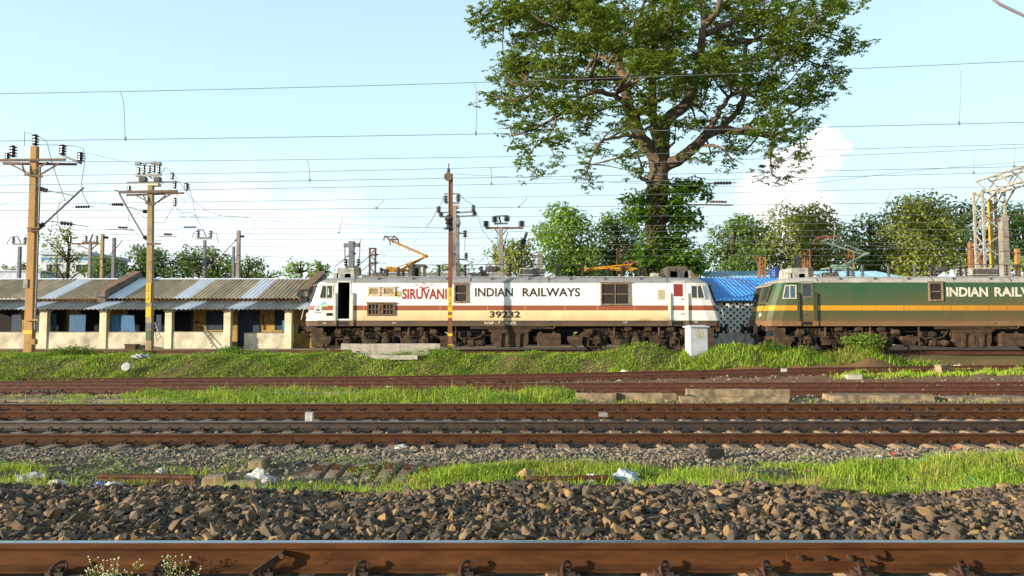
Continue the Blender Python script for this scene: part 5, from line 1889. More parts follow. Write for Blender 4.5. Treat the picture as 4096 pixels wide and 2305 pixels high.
m.rod([(215, 150), (350, 152), (455, 158), (500, 170), (515, 230), (492, 380), (500, 450), (540, 525)], .016, M_wire, 'jumper')
m.rod([(395, 485), (360, 500), (345, 560), (350, 640), (400, 670)], .014, M_wire, 'jumper')

# --- second mast with number plate E
m = Mast('catenary_mast', 'pale pole with yellow plate 248/14E carrying a cluster of switch insulators', 'mast', (905, 1385), 38.6, cv0)
m.pole(905, 912, 400, .34, .28, M_tan_pole2, .8)
mb = MB(); a, b = m.p(900, 400), m.p(965, 385); mb.box(a.x, b.x, 38.4, 38.8, a.z, b.z); m.part('cap_block', mb, M_cream)
m.arm((768, 378), (1072, 374), .11, M_grey_iron, 'platform', h=.07)
m.arm((820, 338), (975, 332), .10, M_conc, 'switch_bar')
for x, y0, y1 in ((838, 285, 328), (868, 270, 328), (902, 275, 322), (930, 262, 320), (960, 268, 326)):
    m.ins(x, y0, y1, .11)
for x in (825, 920, 948):
    mb = MB(); p = m.p(x + 10, 267); mb.box(p.x - .13, p.x + .13, 38.5, 38.7, p.z - .06, p.z + .1); m.part('switch_head', mb, M_grey_iron)
m.rod([(830, 262), (925, 260), (970, 275)], .03, M_grey_iron, 'switch_rod')
m.rod([(862, 300), (885, 265)], .03, M_grey_iron, 'switch_rod'); m.rod([(890, 330), (920, 355)], .04, M_iron, 'switch_rod'); m.rod([(965, 330), (998, 290)], .02, M_grey_iron, 'switch_rod')
for x0, x1 in ((845, 885), (935, 970)):
    mb = MB(); a, b = m.p(x0, 374), m.p(x1, 346); mb.box(a.x, b.x, 38.45, 38.75, a.z, b.z); m.part('switch_base', mb, M_roofdark)
m.arm((718, 438), (1072, 432), .11, M_iron, dy=-.2); m.arm((765, 455), (1112, 442), .09, M_iron, dy=.2)
for a, b in (((820, 455), (893, 495)), ((1030, 450), (930, 508)), ((860, 450), (880, 480)), ((1000, 455), (950, 500))):
    m.arm(a, b, .06, M_iron, 'brace', dy=-.2)
m.arm((880, 500), (940, 505), .10, M_iron, 'clamp', h=.16, dy=-.12)
m.arm((885, 748), (970, 748), .07, M_iron, 'clamp', h=.10, dy=-.15)
for x, y0, y1, r in ((780, 398, 428, .13), (1127, 382, 428, .16), (1041, 318, 360, .12), (1056, 368, 415, .12), (1057, 470, 520, .12)):
    m.ins(x, y0, y1, r)
m.insd((895, 722), (868, 705), .12); m.rod([(868, 705), (790, 570), (720, 445)], .045, M_grey_iron, 'cantilever_tube')
m.insd((865, 553), (898, 553), .11); m.rod([(865, 553), (770, 525), (690, 510)], .022, M_grey_iron, 'steady_arm')
m.rod([(695, 425), (740, 440)], .05, M_grey_iron, 'bracket'); m.rod([(1000, 285), (1060, 340), (1150, 470), (1240, 545), (1340, 580), (1500, 590)], .014, M_wire, 'jumper')
m.rod([(1140, 395), (1165, 490), (1180, 575), (1215, 640)], .014, M_wire, 'jumper'); m.rod([(1050, 520), (1100, 560), (1160, 560), (1180, 580)], .014, M_wire, 'jumper'); m.rod([(1048, 525), (990, 620), (920, 620), (820, 555), (780, 580), (770, 640), (830, 690)], .014, M_wire, 'jumper')
mb = MB(); a, b = m.p(889, 1105), m.p(921, 990); yy = 38.6 - .145; mb.box(a.x, b.x, yy - .02, yy, a.z, b.z); pl = m.part('number_plate', mb, M_yellow)
text_part('2\n4\n8\n-\n1\n4\nE', a.x + .08, b.x - .08, a.z + .08, b.z - .08, yy - .024, M_ink, pl, bold=.0)
for y0, y1, mm in ((1130, 1190, M_yellow), (1225, 1262, M_grey_pole), (1268, 1330, mat('green_band', '4f6a4a', '43593f', .8, 5))):
    mb = MB(); a, b = m.p(886, y1), m.p(924, y0); mb.box(a.x + .02, b.x - .02, 38.6 - .165, 38.6 + .165, a.z, b.z); m.part('painted_band', mb, mm)

# --- slim brown mast in front of the white locomotive
m = Mast('catenary_mast', 'slim rust brown mast with yellow plate 248/14C in front of the white locomotive', 'mast', (214, 1780), 33.2, cv7)
zt_ = m.p(212, 205).z
x0_ = org(m.t).x
mb = MB()
for sx_ in (-.085, .085):
    mb.box(x0_ + sx_ - .012, x0_ + sx_ + .012, 33.2 - .035, 33.2 + .035, m.gz - .4, zt_)
mb.box(x0_ - .073, x0_ + .073, 33.2 - .012, 33.2 + .012, m.gz - .4, zt_)
m.part('pole', mb, M_brown_pole)
mb = MB()
mb.box(x0_ - .073, x0_ + .073, 33.2 - .033, 33.2 - .015, m.gz - .4, m.p(212, 700).z); m.part('front_plate', mb, M_brown_pole)
m.rod([(203, 205), (203, 115)], .03, M_iron, 'spike'); m.ins(203, 160, 205, .09)
mb = MB(); p = m.p(205, 235); mb.lathe(p + Vector((-.02, -.16, 0)), (0, 1, 0), [(.20, 0), (.20, .07), (.1, .08)], 14); m.part('pulley', mb, M_iron)
mb = MB(); p = m.p(205, 680, -.12); h = m.p(205, 560, -.12).z - p.z; mb.lathe(p, (0, 0, 1), [(.24, 0), (.24, .04), (.12, h * .12), (.10, h * .3), (.19, h * .42), (.12, h * .55), (.20, h * .66), (.20, h * .86), (.1, h)], 12); m.part('balance_weight', mb, M_insul)
m.rod([(203, 240), (203, 560)], .02, M_wire, 'tension_wire')
cv3 = lambda x, y: (1150 + x / 2.712, 1050 + y / 2.712)
m.cv = cv3
a, b = m.p(1743, 540), m.p(1784, 275)
mb = MB(); mb.box(x0_ - .1, x0_ + .1, 33.2 - .055, 33.2 - .036, a.z, b.z); pl = m.part('number_plate', mb, M_yellow)
text_part('2\n4\n8\n-\n1\n4\nC', x0_ - .055, x0_ + .055, m.p(1760, 490).z, m.p(1760, 285).z, 33.2 - .059, M_ink, pl)
for y0, y1 in ((572, 602), (770, 800), (890, 922)):
    mb = MB(); mb.box(x0_ - .1, x0_ + .1, 33.2 - .05, 33.2 - .036, m.p(0, y1).z, m.p(0, y0).z); m.part('painted_band', mb, M_yellow)

# --- switch pole right behind it
m = Mast('switch_pole', 'grey concrete switch pole right behind the slim brown mast', 'pole', (250, 1090), 46., cv7)
m.pole(250, 252, 485, .34, .3, M_conc_pole)
m.arm((165, 378), (300, 376), .08, M_grey_iron); m.arm((170, 456), (298, 456), .1, M_grey_iron); m.arm((110, 540), (300, 532), .09, M_grey_iron); m.arm((130, 575), (300, 570), .09, M_grey_iron)
m.arm((275, 540), (430, 530), .09, M_grey_iron); m.arm((300, 572), (435, 564), .09, M_grey_iron); m.arm((230, 490), (292, 490), .22, M_conc, 'cap_block')
for x, y0, y1 in ((178, 392, 450), (286, 385, 445), (118, 485, 538), (138, 540, 572), (416, 475, 528), (425, 528, 564)):
    m.ins(x, y0, y1, .17)
m.rod([(300, 385), (345, 435), (415, 475)], .022, M_wire, 'jumper'); m.rod([(160, 395), (150, 440), (120, 490)], .022, M_wire, 'jumper'); m.rod([(440, 540), (490, 680), (560, 780), (620, 830)], .022, M_wire, 'jumper'); m.rod([(105, 510), (60, 600), (0, 670)], .022, M_wire, 'jumper')
m2 = Mast('steel_pole', 'thin grey steel post beside the concrete switch pole', 'pole', (290, 1010), 47.5, cv7)
m2.pole(290, 285, 570, .17, .15, M_grey_pole)
m2.arm((275, 715), (355, 720), .09, M_grey_iron); m2.arm((280, 560), (300, 640), .16, M_grey_iron, 'bracket'); m2.arm((270, 935), (365, 945), .1, M_grey_iron); m2.arm((270, 650), (300, 655), .3, M_insul, 'clamp', h=.14)
mb = MB(); p = m2.p(344, 750); mb.insul(p, (0, 0, 1), .45, .18, 3); m2.part('insulator', mb, M_insul); m2.rod([(344, 750), (340, 860)], .03, M_wire, 'drop_rod'); mb = MB(); p = m2.p(353, 935); mb.insul(p, (0, 0, 1), .4, .16, 3); m2.part('insulator', mb, M_insul)

# --- tan pole with four insulators
m = Mast('insulator_pole', 'tan pole with four brown insulators on a T-shaped top', 'pole', (652, 1080), 47., cv7)
m.pole(651, 652, 672, .30, .27, M_conc_pole)
m.arm((518, 672), (845, 672), .12, M_iron); m.arm((592, 634), (716, 632), .11, M_conc); m.arm((605, 568), (718, 564), .06, M_iron)
for x, y0, y1 in ((525, 610, 660), (830, 610, 660), (600, 568, 622), (703, 568, 615)):
    m.ins(x, y0, y1, .24)
m.insd((648, 625), (637, 572), .09)
for a, b in (((600, 678), (640, 735)), ((705, 678), (665, 735)), ((710, 705), (668, 865)), ((668, 855), (702, 900))):
    m.arm(a, b, .06, M_iron, 'brace')
m.rod([(622, 640), (624, 900), (628, 1000)], .03, M_grey_iron, 'downpipe'); m.rod([(600, 640), (632, 800), (440, 990)], .012, M_wire, 'jumper')
for y in (940, 985, 1040):
    m.arm((635, y), (668, y), .33, M_iron, 'clamp', h=.05)
# --- street lamp
m = Mast('street_lamp', 'dark street lamp with upward tilted head beside the tan pole', 'street lamp', (828, 1010), 48., cv7)
m.pole(828, 828, 770, .13, .1, M_black)
mb = MB(); a, b = m.p(832, 830), m.p(876, 706); d = (b - a); mb.bar(a, a + d * .5, .22, .3); mb.bar(a + d * .42, b, .16, .2, 1); m.part('lamp_head', mb, [M_black, M_grey_iron])
m.arm((800, 852), (835, 856), .13, M_black, 'bracket')

# --- back poles seen over the shed
BP = [('grey_pole_u', 120, 765, 955, 62, .26, M_grey_pole, 'grey pole with a U-shaped top at the far left behind the shed', 'u', (80, 150, 705)),
      ('pole_t', 546, 750, 950, 56, .22, M_conc_pole, 'slim pole with a wide cross arm behind the shed roof gable', 't', (420, 612, 748)),
      ('pole_c', 620, 690, 955, 50, .22, M_tan_pole2, 'tan square pole standing just left of the shed gable', '', None),
      ('pole_d', 690, 712, 940, 54, .24, M_grey_pole, 'plain grey pole behind the first roof gable', '', None),
      ('pole_e', 1237, 728, 950, 60, .26, M_grey_pole, 'grey pole with a U-shaped top in front of the dark trees', 'u', (1197, 1272, 665)),
      ('pole_f', 1412, 765, 950, 56, .2, M_grey_pole, 'thin grey post left of the tall pale pole above the shed', '', None),
      ('pole_g', 1442, 668, 950, 50, .26, M_conc_pole, 'tall pale square pole above the middle of the shed roof', '', None),
      ('pole_h', 340, 822, 955, 66, .2, M_grey_pole, 'short grey post in front of the white and blue building', '', None)]
for nm, x, yt_, yb_, Y, w, mm, lab, kind, ex in BP:
    m = Mast('line_pole', lab, 'pole', (x, yb_), Y, cv0)
    m.pole(x, x, yt_, w, w * .9, mm)
    if kind == 'u':
        a, b, yu = ex
        m.arm((a - 5, yt_ - 14), (b + 5, yt_ - 14), .16, M_grey_iron)
        for xx in (a, b):
            m.ins(xx, yu + 4, yt_ - 18, .18, M_insul_grey)
        m.rod([(a, yu), ((a + b) / 2 - 8, yu), ((a + b) / 2 + 15, yu + 50)], .05, M_grey_iron, 'switch_rod')
        m.rod([(a, yu), (a - 25, yu + 15), (a - 40, yu + 50)], .03, M_wire, 'jumper')
        m.rod([(b, yu + 10), (b + 35, yu + 20), (b + 48, yu + 80)], .03, M_wire, 'jumper')
    if kind == 't':
        a, b, yu = ex
        m.arm((a, yu), (b, yu), .12, M_iron)
        m.arm((500, 742), (590, 742), .2, M_iron, 'switch_base')
        for xx in (425, 518, 583):
            m.ins(xx, yu - 48, yu - 6, .17)
        m.arm((a + 40, yu), (x, yu + 40), .07, M_iron, 'brace')
        m.arm((b - 20, yu), (x, yu + 40), .07, M_iron, 'brace')
        m.rod([(540, 745), (560, 690)], .06, M_iron, 'switch_rod')
    if nm in ('pole_c', 'pole_g'):
        s_ = 1 if nm == 'pole_c' else -1
        yb2 = yt_ + (170 if nm == 'pole_c' else 45)
        m.insd((x + s_ * 6, yb2), (x + s_ * 22, yb2 - 18 * (1 if s_ > 0 else -1)), .1)
        m.rod([(x + s_ * 22, yb2 - 18 * (1 if s_ > 0 else -1)), (x + s_ * 118, yt_ + 40)] if nm == 'pole_c' else [(x - 22, yb2 + 18), (x - 225, yt_ + 280)], .03, M_iron, 'cantilever_tube')
        m.insd((x + 5, yt_ + (18 if nm == 'pole_c' else 38)), (x + 35, yt_ + (22 if nm == 'pole_c' else 34)), .1)
        for yy in (150, 200):
            m.arm((x - 8, yt_ + yy), (x + 8, yt_ + yy), .3, M_iron, 'clamp', h=.06)

# --- masts above the cab of the white locomotive
m = Mast('switch_pole', 'grey T-shaped switch pole above the left cab of the white locomotive', 'pole', (1225, 560), 50., cv2)
m.pole(1225, 1225, 290, .40, .36, M_grey_pole)
m.arm((1150, 318), (1300, 316), .26, M_grey_pole); m.arm((1195, 300), (1255, 300), .3, M_grey_pole, 'cap_block'); m.arm((1165, 530), (1290, 530), .3, M_roofdark, 'platform', h=.2)
for x in (1168, 1290):
    mb = MB(); p = m.p(x, 518); mb.insul(p, (0, 0, 1), .5, .17, 3); m.part('insulator', mb, M_insul)
m.rod([(1158, 315), (1160, 440), (1168, 490)], .04, M_iron, 'drop_rod'); m.rod([(1304, 262), (1300, 400), (1290, 490)], .045, M_grey_iron, 'drop_rod'); m.insd((1210, 405), (1172, 430), .09); m.rod([(1172, 430), (1060, 530)], .03, M_grey_iron, 'cantilever_tube'); m.insd((1238, 398), (1268, 400), .08)
def lattice(m, x, yt_, w, mm, name='pole'):
    """latticed steel mast: four angles and zigzag lacing"""
    t = m.p(x, yt_)
    b = Vector((org(m.t).x, m.Y, m.gz - .4))
    mb = MB()
    for sx_ in (-1, 1):
        for sy_ in (-1, 1):
            mb.bar((b.x + sx_ * w / 2, b.y + sy_ * w / 2, b.z), (t.x + sx_ * w / 2, t.y + sy_ * w / 2, t.z), .07, .07)
    o = m.part(name, mb, mm)
    n = int((t.z - b.z) / (w * 1.1))
    lc = MB()
    for i in range(n):
        z0_, z1_ = b.z + (t.z - b.z) * i / n, b.z + (t.z - b.z) * (i + 1) / n
        s_ = 1 if i % 2 else -1
        for sy_ in (-1, 1):
            lc.bar((b.x - s_ * w / 2, b.y + sy_ * w / 2, z0_), (b.x + s_ * w / 2, b.y + sy_ * w / 2, z1_), .04, .05)
        for sx_ in (-1, 1):
            lc.bar((b.x + sx_ * w / 2, b.y - s_ * w / 2, z0_), (b.x + sx_ * w / 2, b.y + s_ * w / 2, z1_), .05, .04)
    stuff(lc.build('lacing', mm, o))
    cp = MB()
    cp.box(t.x - w / 2 - .05, t.x + w / 2 + .05, t.y - w / 2 - .05, t.y + w / 2 + .05, t.z, t.z + .06)
    m.part('cap', cp, mm)
m = Mast('lattice_mast', 'narrow brown lattice mast between cab and raised pantograph of the white locomotive', 'mast', (1427, 575), 54., cv2)
lattice(m, 1427, 352, .42, M_iron)
for y in (410, 490):
    m.insd((1450, y), (1480, y - 2), .09); m.rod([(1480, y - 2), (1560, y + 4)], .02, M_grey_iron, 'steady_arm'); m.insd((1405, y), (1380, y + 25), .09); m.rod([(1380, y + 25), (1310, y + 85)], .03, M_grey_iron, 'cantilever_tube')
    m.arm((1400, y), (1455, y), .5, M_iron, 'clamp', h=.1)

ORM = [(cv7, 1675, 852, 1085, 52, .42, 'orange lattice mast behind the folded pantograph', 1), (cv6, 103, 1190, 1345, 50, .36, 'pale orange lattice mast above the blue roofs', -1), (cv6, 498, 1118, 1250, 56, .42, 'orange lattice mast just right of the green cab roof', 1),
       (cv6, 890, 1108, 1250, 58, .42, 'light orange lattice mast under the raised green pantograph', -1), (cv6, 2050, 1148, 1320, 52, .38, 'orange lattice mast at the foot of the gantry column', 1)]
for cv, x, yt_, yb_, Y, w, lab, sd in ORM:
    m = Mast('lattice_mast', lab, 'mast', (x, yb_), Y, cv)
    lattice(m, x, yt_, w, M_orange_pole)
    if sd:
        m.insd((x + 12 * sd, yt_ + 30), (x + 40 * sd, yt_ + 10), .1)
        m.rod([(x + 40 * sd, yt_ + 10), (x + 90 * sd, yt_ - 30)], .035, M_iron, 'cantilever_tube')
        m.rod([(x + 12 * sd, yt_ + 90), (x + 85 * sd, yt_ - 25)], .035, M_iron, 'cantilever_tube')
for cv, x, yt_, yb_, Y, w, mm, lab in ((cv6, 1965, 1052, 1305, 50, .28, M_orange_pole, 'plain orange steel mast left of the gantry column'), (cv6, 2382, 1106, 1280, 54, .3, M_tan_pole, 'short tan mast at the right edge beside the gantry'), (cv6, 420, 1168, 1250, 58, .4, M_conc_pole, 'short pale concrete post above the green cab roof'),
                                (cv7, 985, 872, 1010, 52, .4, M_conc_pole, 'short pale concrete post above the grid box of the white locomotive')):
    m = Mast('line_pole', lab, 'pole', (x, yb_), Y, cv)
    m.pole(x, x, yt_, w, w * .95, mm)
    m.arm((x - 16, yt_ + 40), (x + 16, yt_ + 40), .5, M_iron, 'clamp', h=.08)
    m.rod([(x - 5, yt_ + 60), (x - 70, yt_ + 25), (x - 95, yt_ + 30)], .035, M_iron, 'cantilever_tube')
# concrete pole by the gantry
m = Mast('line_pole', 'thick pale concrete pole immediately right of the gantry column', 'pole', (2270, 1250), 46., cv6)
m.pole(2268, 2258, 830, .52, .40, M_conc_pole)
m.arm((2165, 848), (2340, 850), .14, M_iron); m.arm((2250, 820), (2272, 860), .4, M_conc_pole, 'cap_block')
for y in (1000, 1130):
    m.arm((2235, y), (2295, y), .5, M_iron, 'clamp', h=.06)
M_gantry = mat('gantry_paint', 'a39e90', '827d72', .7, 5)
# --- portal gantry: lattice leg and a boom running over the tracks towards the camera side
g = Mast('portal_gantry', 'grey lattice portal gantry with a boom over the tracks at the right edge', 'gantry', (2130, 1250), 48., cv6)
gx_, gzt = g.p(2130, 600).x, g.p(2130, 590).z
hw = .72
mb = MB()
for sx_ in (-hw, -.0, hw):
    for sy_ in (-.45, .45):
        if sx_ == 0:
            continue
        mb.bar((gx_ + sx_, 48 + sy_, g.gz - .3), (gx_ + sx_, 48 + sy_, gzt), .13, .13)
leg = g.part('column', mb, M_gantry)
mb = MB(); mb.bar((gx_ + .12, 48.1, g.gz - .3), (gx_ + .12, 48.1, gzt - .6), .22, .2); g.part('inner_post', mb, mat('gantry_yellow', 'c9a02a', 'a8842a', .7, 5))
lc = MB()
n = 11
for i in range(n):
    za_, zb2 = g.gz + (gzt - g.gz) * i / n, g.gz + (gzt - g.gz) * (i + 1) / n
    s_ = 1 if i % 2 else -1
    for sy_ in (-.45, .45):
        lc.bar((gx_ - s_ * hw, 48 + sy_, za_), (gx_ + s_ * hw, 48 + sy_, zb2), .07, .07)
    for sx_ in (-hw, hw):
        lc.bar((gx_ + sx_, 48 - s_ * .45, za_), (gx_ + sx_, 48 + s_ * .45, zb2), .07, .07)
stuff(lc.build('lacing', M_gantry, leg))
mb = MB()
bz0, bz1 = gzt - .15, gzt + .75
yend = 14.
for sx_ in (-.5, .5):
    for z in (bz0, bz1):
        mb.bar((gx_ + sx_, 48.5, z), (gx_ + sx_, yend, z + .0), .12, .12)
for sx_ in (-hw, hw):
    mb.bar((gx_ + sx_, 47.6, gzt - 1.1), (gx_ + sx_ * .7, 46.2, bz0), .1, .1)
boom = g.part('boom', mb, M_gantry)
lc = MB()
n = 30
for i in range(n):
    ya_, yb2 = 48.5 + (yend - 48.5) * i / n, 48.5 + (yend - 48.5) * (i + 1) / n
    s_ = i % 2
    for sx_ in (-.5, .5):
        lc.bar((gx_ + sx_, ya_, bz0 if s_ else bz1), (gx_ + sx_, yb2, bz1 if s_ else bz0), .06, .06)
    for z in (bz0, bz1):
        lc.bar((gx_ + (-.5 if s_ else .5), ya_, z), (gx_ + (.5 if s_ else -.5), yb2, z), .05, .05)
stuff(lc.build('lacing', M_gantry, boom))

# ------------------------------------------------------------------ overhead wires (display coordinates 2576 wide)
K = 4096 / 2576
def wirepts(yl, yc, yr, Y, n=18, x0=-150, x1=2726):
    c2 = (yl + yr) / 2 - yc
    pts = []
    for i in range(n + 1):
        x = x0 + (x1 - x0) * i / n
        t = (x - 1288) / 1288
        y = yc + (yr - yl) / 2 * t + c2 * t * t
        pts.append(P(x * K, y * K, Y))
    return pts
WIRES = [(236, 205, 154, 13.9, .006), (355, 336, 308, 13.9, .0062), (408, 394, 363, 18.5, .006), (443, 420, 372, 20, .0065), (466, 446, 419, 18.5, .007), (485, 463, 433, 20, .007), (514, 496, 468, 24, .007),
         (530, 522, 506, 24, .008), (548, 545, 540, 30, .007), (579, 571, 556, 33, .008), (592, 584, 577, 33, .008), (606, 600, 590, 36, .008), (622, 617, 607, 40, .008), (634, 629, 626, 44, .008), (648, 645, 642, 46, .008), (660, 658, 655, 50, .008)]
ordn = ['topmost', 'second', 'third', 'fourth', 'fifth', 'sixth', 'seventh', 'eighth', 'ninth', 'tenth', 'eleventh', 'twelfth', 'thirteenth', 'fourteenth', 'fifteenth', 'lowest']
wobj = []
for i, (a, b, c_, Y, r) in enumerate(WIRES):
    mb = MB()
    pts = wirepts(a, b, c_, Y)
    mb.tube(pts, r, 4)
    o = mb.build('overhead_wire', M_wire, None, origin=pts[0])
    lab = '%s long overhead wire, counted from the top at the left edge' % ordn[i] if i not in (0, 15) else ('highest long overhead wire crossing the sky' if i == 0 else 'lowest long overhead wire, close above the locomotive roofs')
    tag(o, lab, 'wire', 'overhead wires')
    wobj.append(o)
def wy(i, x):
    a, b, c_, Y, r = WIRES[i]
    t = (x - 1288) / 1288
    return b + (c_ - a) / 2 * t + ((a + c_) / 2 - b) * t * t
for (i, j, xa, xb) in ((0, 1, 303, 315), (0, 1, 1193, 1197), (0, 1, 2412, 2413), (2, 4, 771, 779), (3, 5, 1232, 1236), (3, 5, 2447, 2449), (2, 4, 2550, 2551), (6, 7, 965, 946), (6, 7, 1325, 1305), (6, 7, 2240, 2228), (8, 10, 130, 126), (8, 10, 860, 852), (9, 12, 1150, 1146), (9, 12, 2100, 2096)):
    Y = WIRES[i][3]
    p, q_ = P(xa * K, wy(i, xa) * K, Y), P(xb * K, wy(j, xb) * K, Y)
    mb = MB()
    mid = p.lerp(q_, .5) + Vector((.03, 0, 0))
    mb.tube([p, p.lerp(q_, .2) + Vector((.04, 0, 0)), mid, q_], .005 * Y / 14 + .001, 4)
    mb.cyl(q_ + Vector((0, 0, -.02)), q_ + Vector((0, 0, .05)), .02 * Y / 14, n=5)
    mb.build('dropper', M_wire, wobj[i])
# slanting span wires
for pts, Y, lab in (([(215, 385), (345, 420), (470, 510)], 30, 'slack span wire sloping down right from the first mast'), ([(0, 515), (130, 500), (480, 540), (640, 555), (2726, 640)], 45, 'long wire sloping gently down to the right across the yard'),
                    ([(1040, 610), (1080, 570), (1100, 530)], 47, 'short loose wire rising beside the slim brown mast'), ([(1130, 437), (1340, 448), (1900, 470), (2300, 430), (2726, 395)], 26, 'sagging wire crossing behind the big tree trunk'),
                    ([(480, 545), (620, 545), (640, 570), (620, 595), (590, 597)], 42, 'looping jumper wire above the middle of the shed roof'), ([(120, 575), (300, 590), (620, 640), (900, 660)], 52, 'thin wire dropping behind the shed from left to right')):
    mb = MB()
    pp = [P(x * K, y * K, Y) for x, y in pts]
    sm = []
    for i in range(len(pp) - 1):
        p0, p1, p2, p3 = pp[max(i - 1, 0)], pp[i], pp[i + 1], pp[min(i + 2, len(pp) - 1)]
        for t in np.linspace(0, 1, 7)[:-1]:
            sm.append(.5 * ((2 * p1) + (-p0 + p2) * t + (2 * p0 - 5 * p1 + 4 * p2 - p3) * t * t + (-p0 + 3 * p1 - 3 * p2 + p3) * t ** 3))
    sm.append(pp[-1])
    mb.tube(sm, .005 + .00008 * Y, 4)
    tag(mb.build('span_wire', M_wire, None, origin=pp[0]), lab, 'wire')
# section insulators hung in the wires
for (x, y, w, Y, r, lab) in ((1818, 461, 44, 20, .06, 'ribbed brown insulator in the wire right of the tree trunk'), (208, 521, 36, 24, .05, 'dark ribbed insulator in the wire between the two left masts'), (478, 572, 30, 33, .05, 'small dark insulator in the wire right of the second mast'), (296, 515, 28, 24, .05, 'grey insulator just left of the second mast')):
    mb = MB()
    a, b = P((x - w / 2) * K, y * K, Y), P((x + w / 2) * K, (y - .5) * K, Y)
    mb.insul(a, b - a, (b - a).length, r, 6)
    mb.cyl(a - (b - a) * .3, b + (b - a) * .3, r * .2, n=5)
    tag(mb.build('line_insulator', M_insul, None, origin=a), lab, 'insulator')
for (x0, x1, y, Y, lab) in ((1735, 1845, 514, 24, 'long section insulator with skids in the wire right of the tree trunk'), (270, 330, 577, 33, 'section insulator with skids left of the second mast'), (390, 440, 594, 33, 'section insulator with skids right beside the second mast')):
    mb = MB()
    a, b = P(x0 * K, y * K, Y), P(x1 * K, (y + 2) * K, Y)
    mb.bar(a, b, .04, .03)
    mb.bar(a + (b - a) * .15 + Vector((0, .2, .02)), b + Vector((0, .2, .02)), .03, .03)
    mb.insul(a + (b - a) * .45 + Vector((0, 0, .10)), b - a, (b - a).length * .4, .06, 6)
    tag(mb.build('section_insulator', M_iron, None, origin=a), lab, 'insulator')
mb = MB()
mb.tube([P(3940, -30, 6), P(4000, 18, 6), P(4110, 70, 6)], .012, 6)
tag(mb.build('near_wire', mat('near_wire_metal', '9a8488', '857276', .5, 4), None, origin=P(4000, 10, 6)), 'thick wire cutting across the top right corner', 'wire')
# ------------------------------------------------------------------ trees
M_bark = mat('grey_brown_bark', '6e5a46', '463a30', .95, 3, (1, 1, .35), .7, .06, lo=.3, hi=.7)
M_bark_dark = mat('dark_bark', '4d3b2c', '33281f', .95, 4, (1, 1, .4), .5, .04)

def leaves(pos, size, r, aspect=.38, droop=.35, whorl=1, spread=1.):
    """flat leaves (quads) as numpy arrays; whorl>1 puts that many leaves round each point"""
    n = len(pos)
    V, F = [], []
    if whorl > 1:
        th = (np.arange(whorl)[None] * 2 * PI / whorl + r.uniform(0, 6.3, (n, 1))).ravel()
        base = np.repeat(pos, whorl, 0)
        sz = np.repeat(size, whorl) * r.uniform(.75, 1.15, n * whorl)
        dr = r.normal(droop, .25, n * whorl)
    else:
        th = r.uniform(0, 2 * PI, n)
        base, sz, dr = pos, size * r.uniform(.7, 1.2, n), r.normal(droop, .55, n)
    d = np.stack([np.cos(th) * np.cos(dr), np.sin(th) * np.cos(dr), -np.sin(dr)], 1)
    side = np.stack([-np.sin(th), np.cos(th), r.normal(0, .35, len(th))], 1)
    side /= np.linalg.norm(side, axis=1)[:, None]
    s = sz[:, None]
    a = base + d * s * .08
    b = base + d * s * .55 + side * s * aspect * .5
    c_ = base + d * s
    e = base + d * s * .55 - side * s * aspect * .5
    V = np.stack([a, b, c_, e], 1).reshape(-1, 3)
    F = np.arange(len(th) * 4).reshape(-1, 4)
    return V, F

def catmull(pp, n=5):
    sm = []
    for i in range(len(pp) - 1):
        p0, p1, p2, p3 = pp[max(i - 1, 0)], pp[i], pp[i + 1], pp[min(i + 2, len(pp) - 1)]
        for t in np.linspace(0, 1, n + 1)[:-1]:
            sm.append(.5 * ((2 * p1) + (-p0 + p2) * t + (2 * p0 - 5 * p1 + 4 * p2 - p3) * t * t + (-p0 + 3 * p1 - 3 * p2 + p3) * t ** 3))
    sm.append(pp[-1])
    return sm

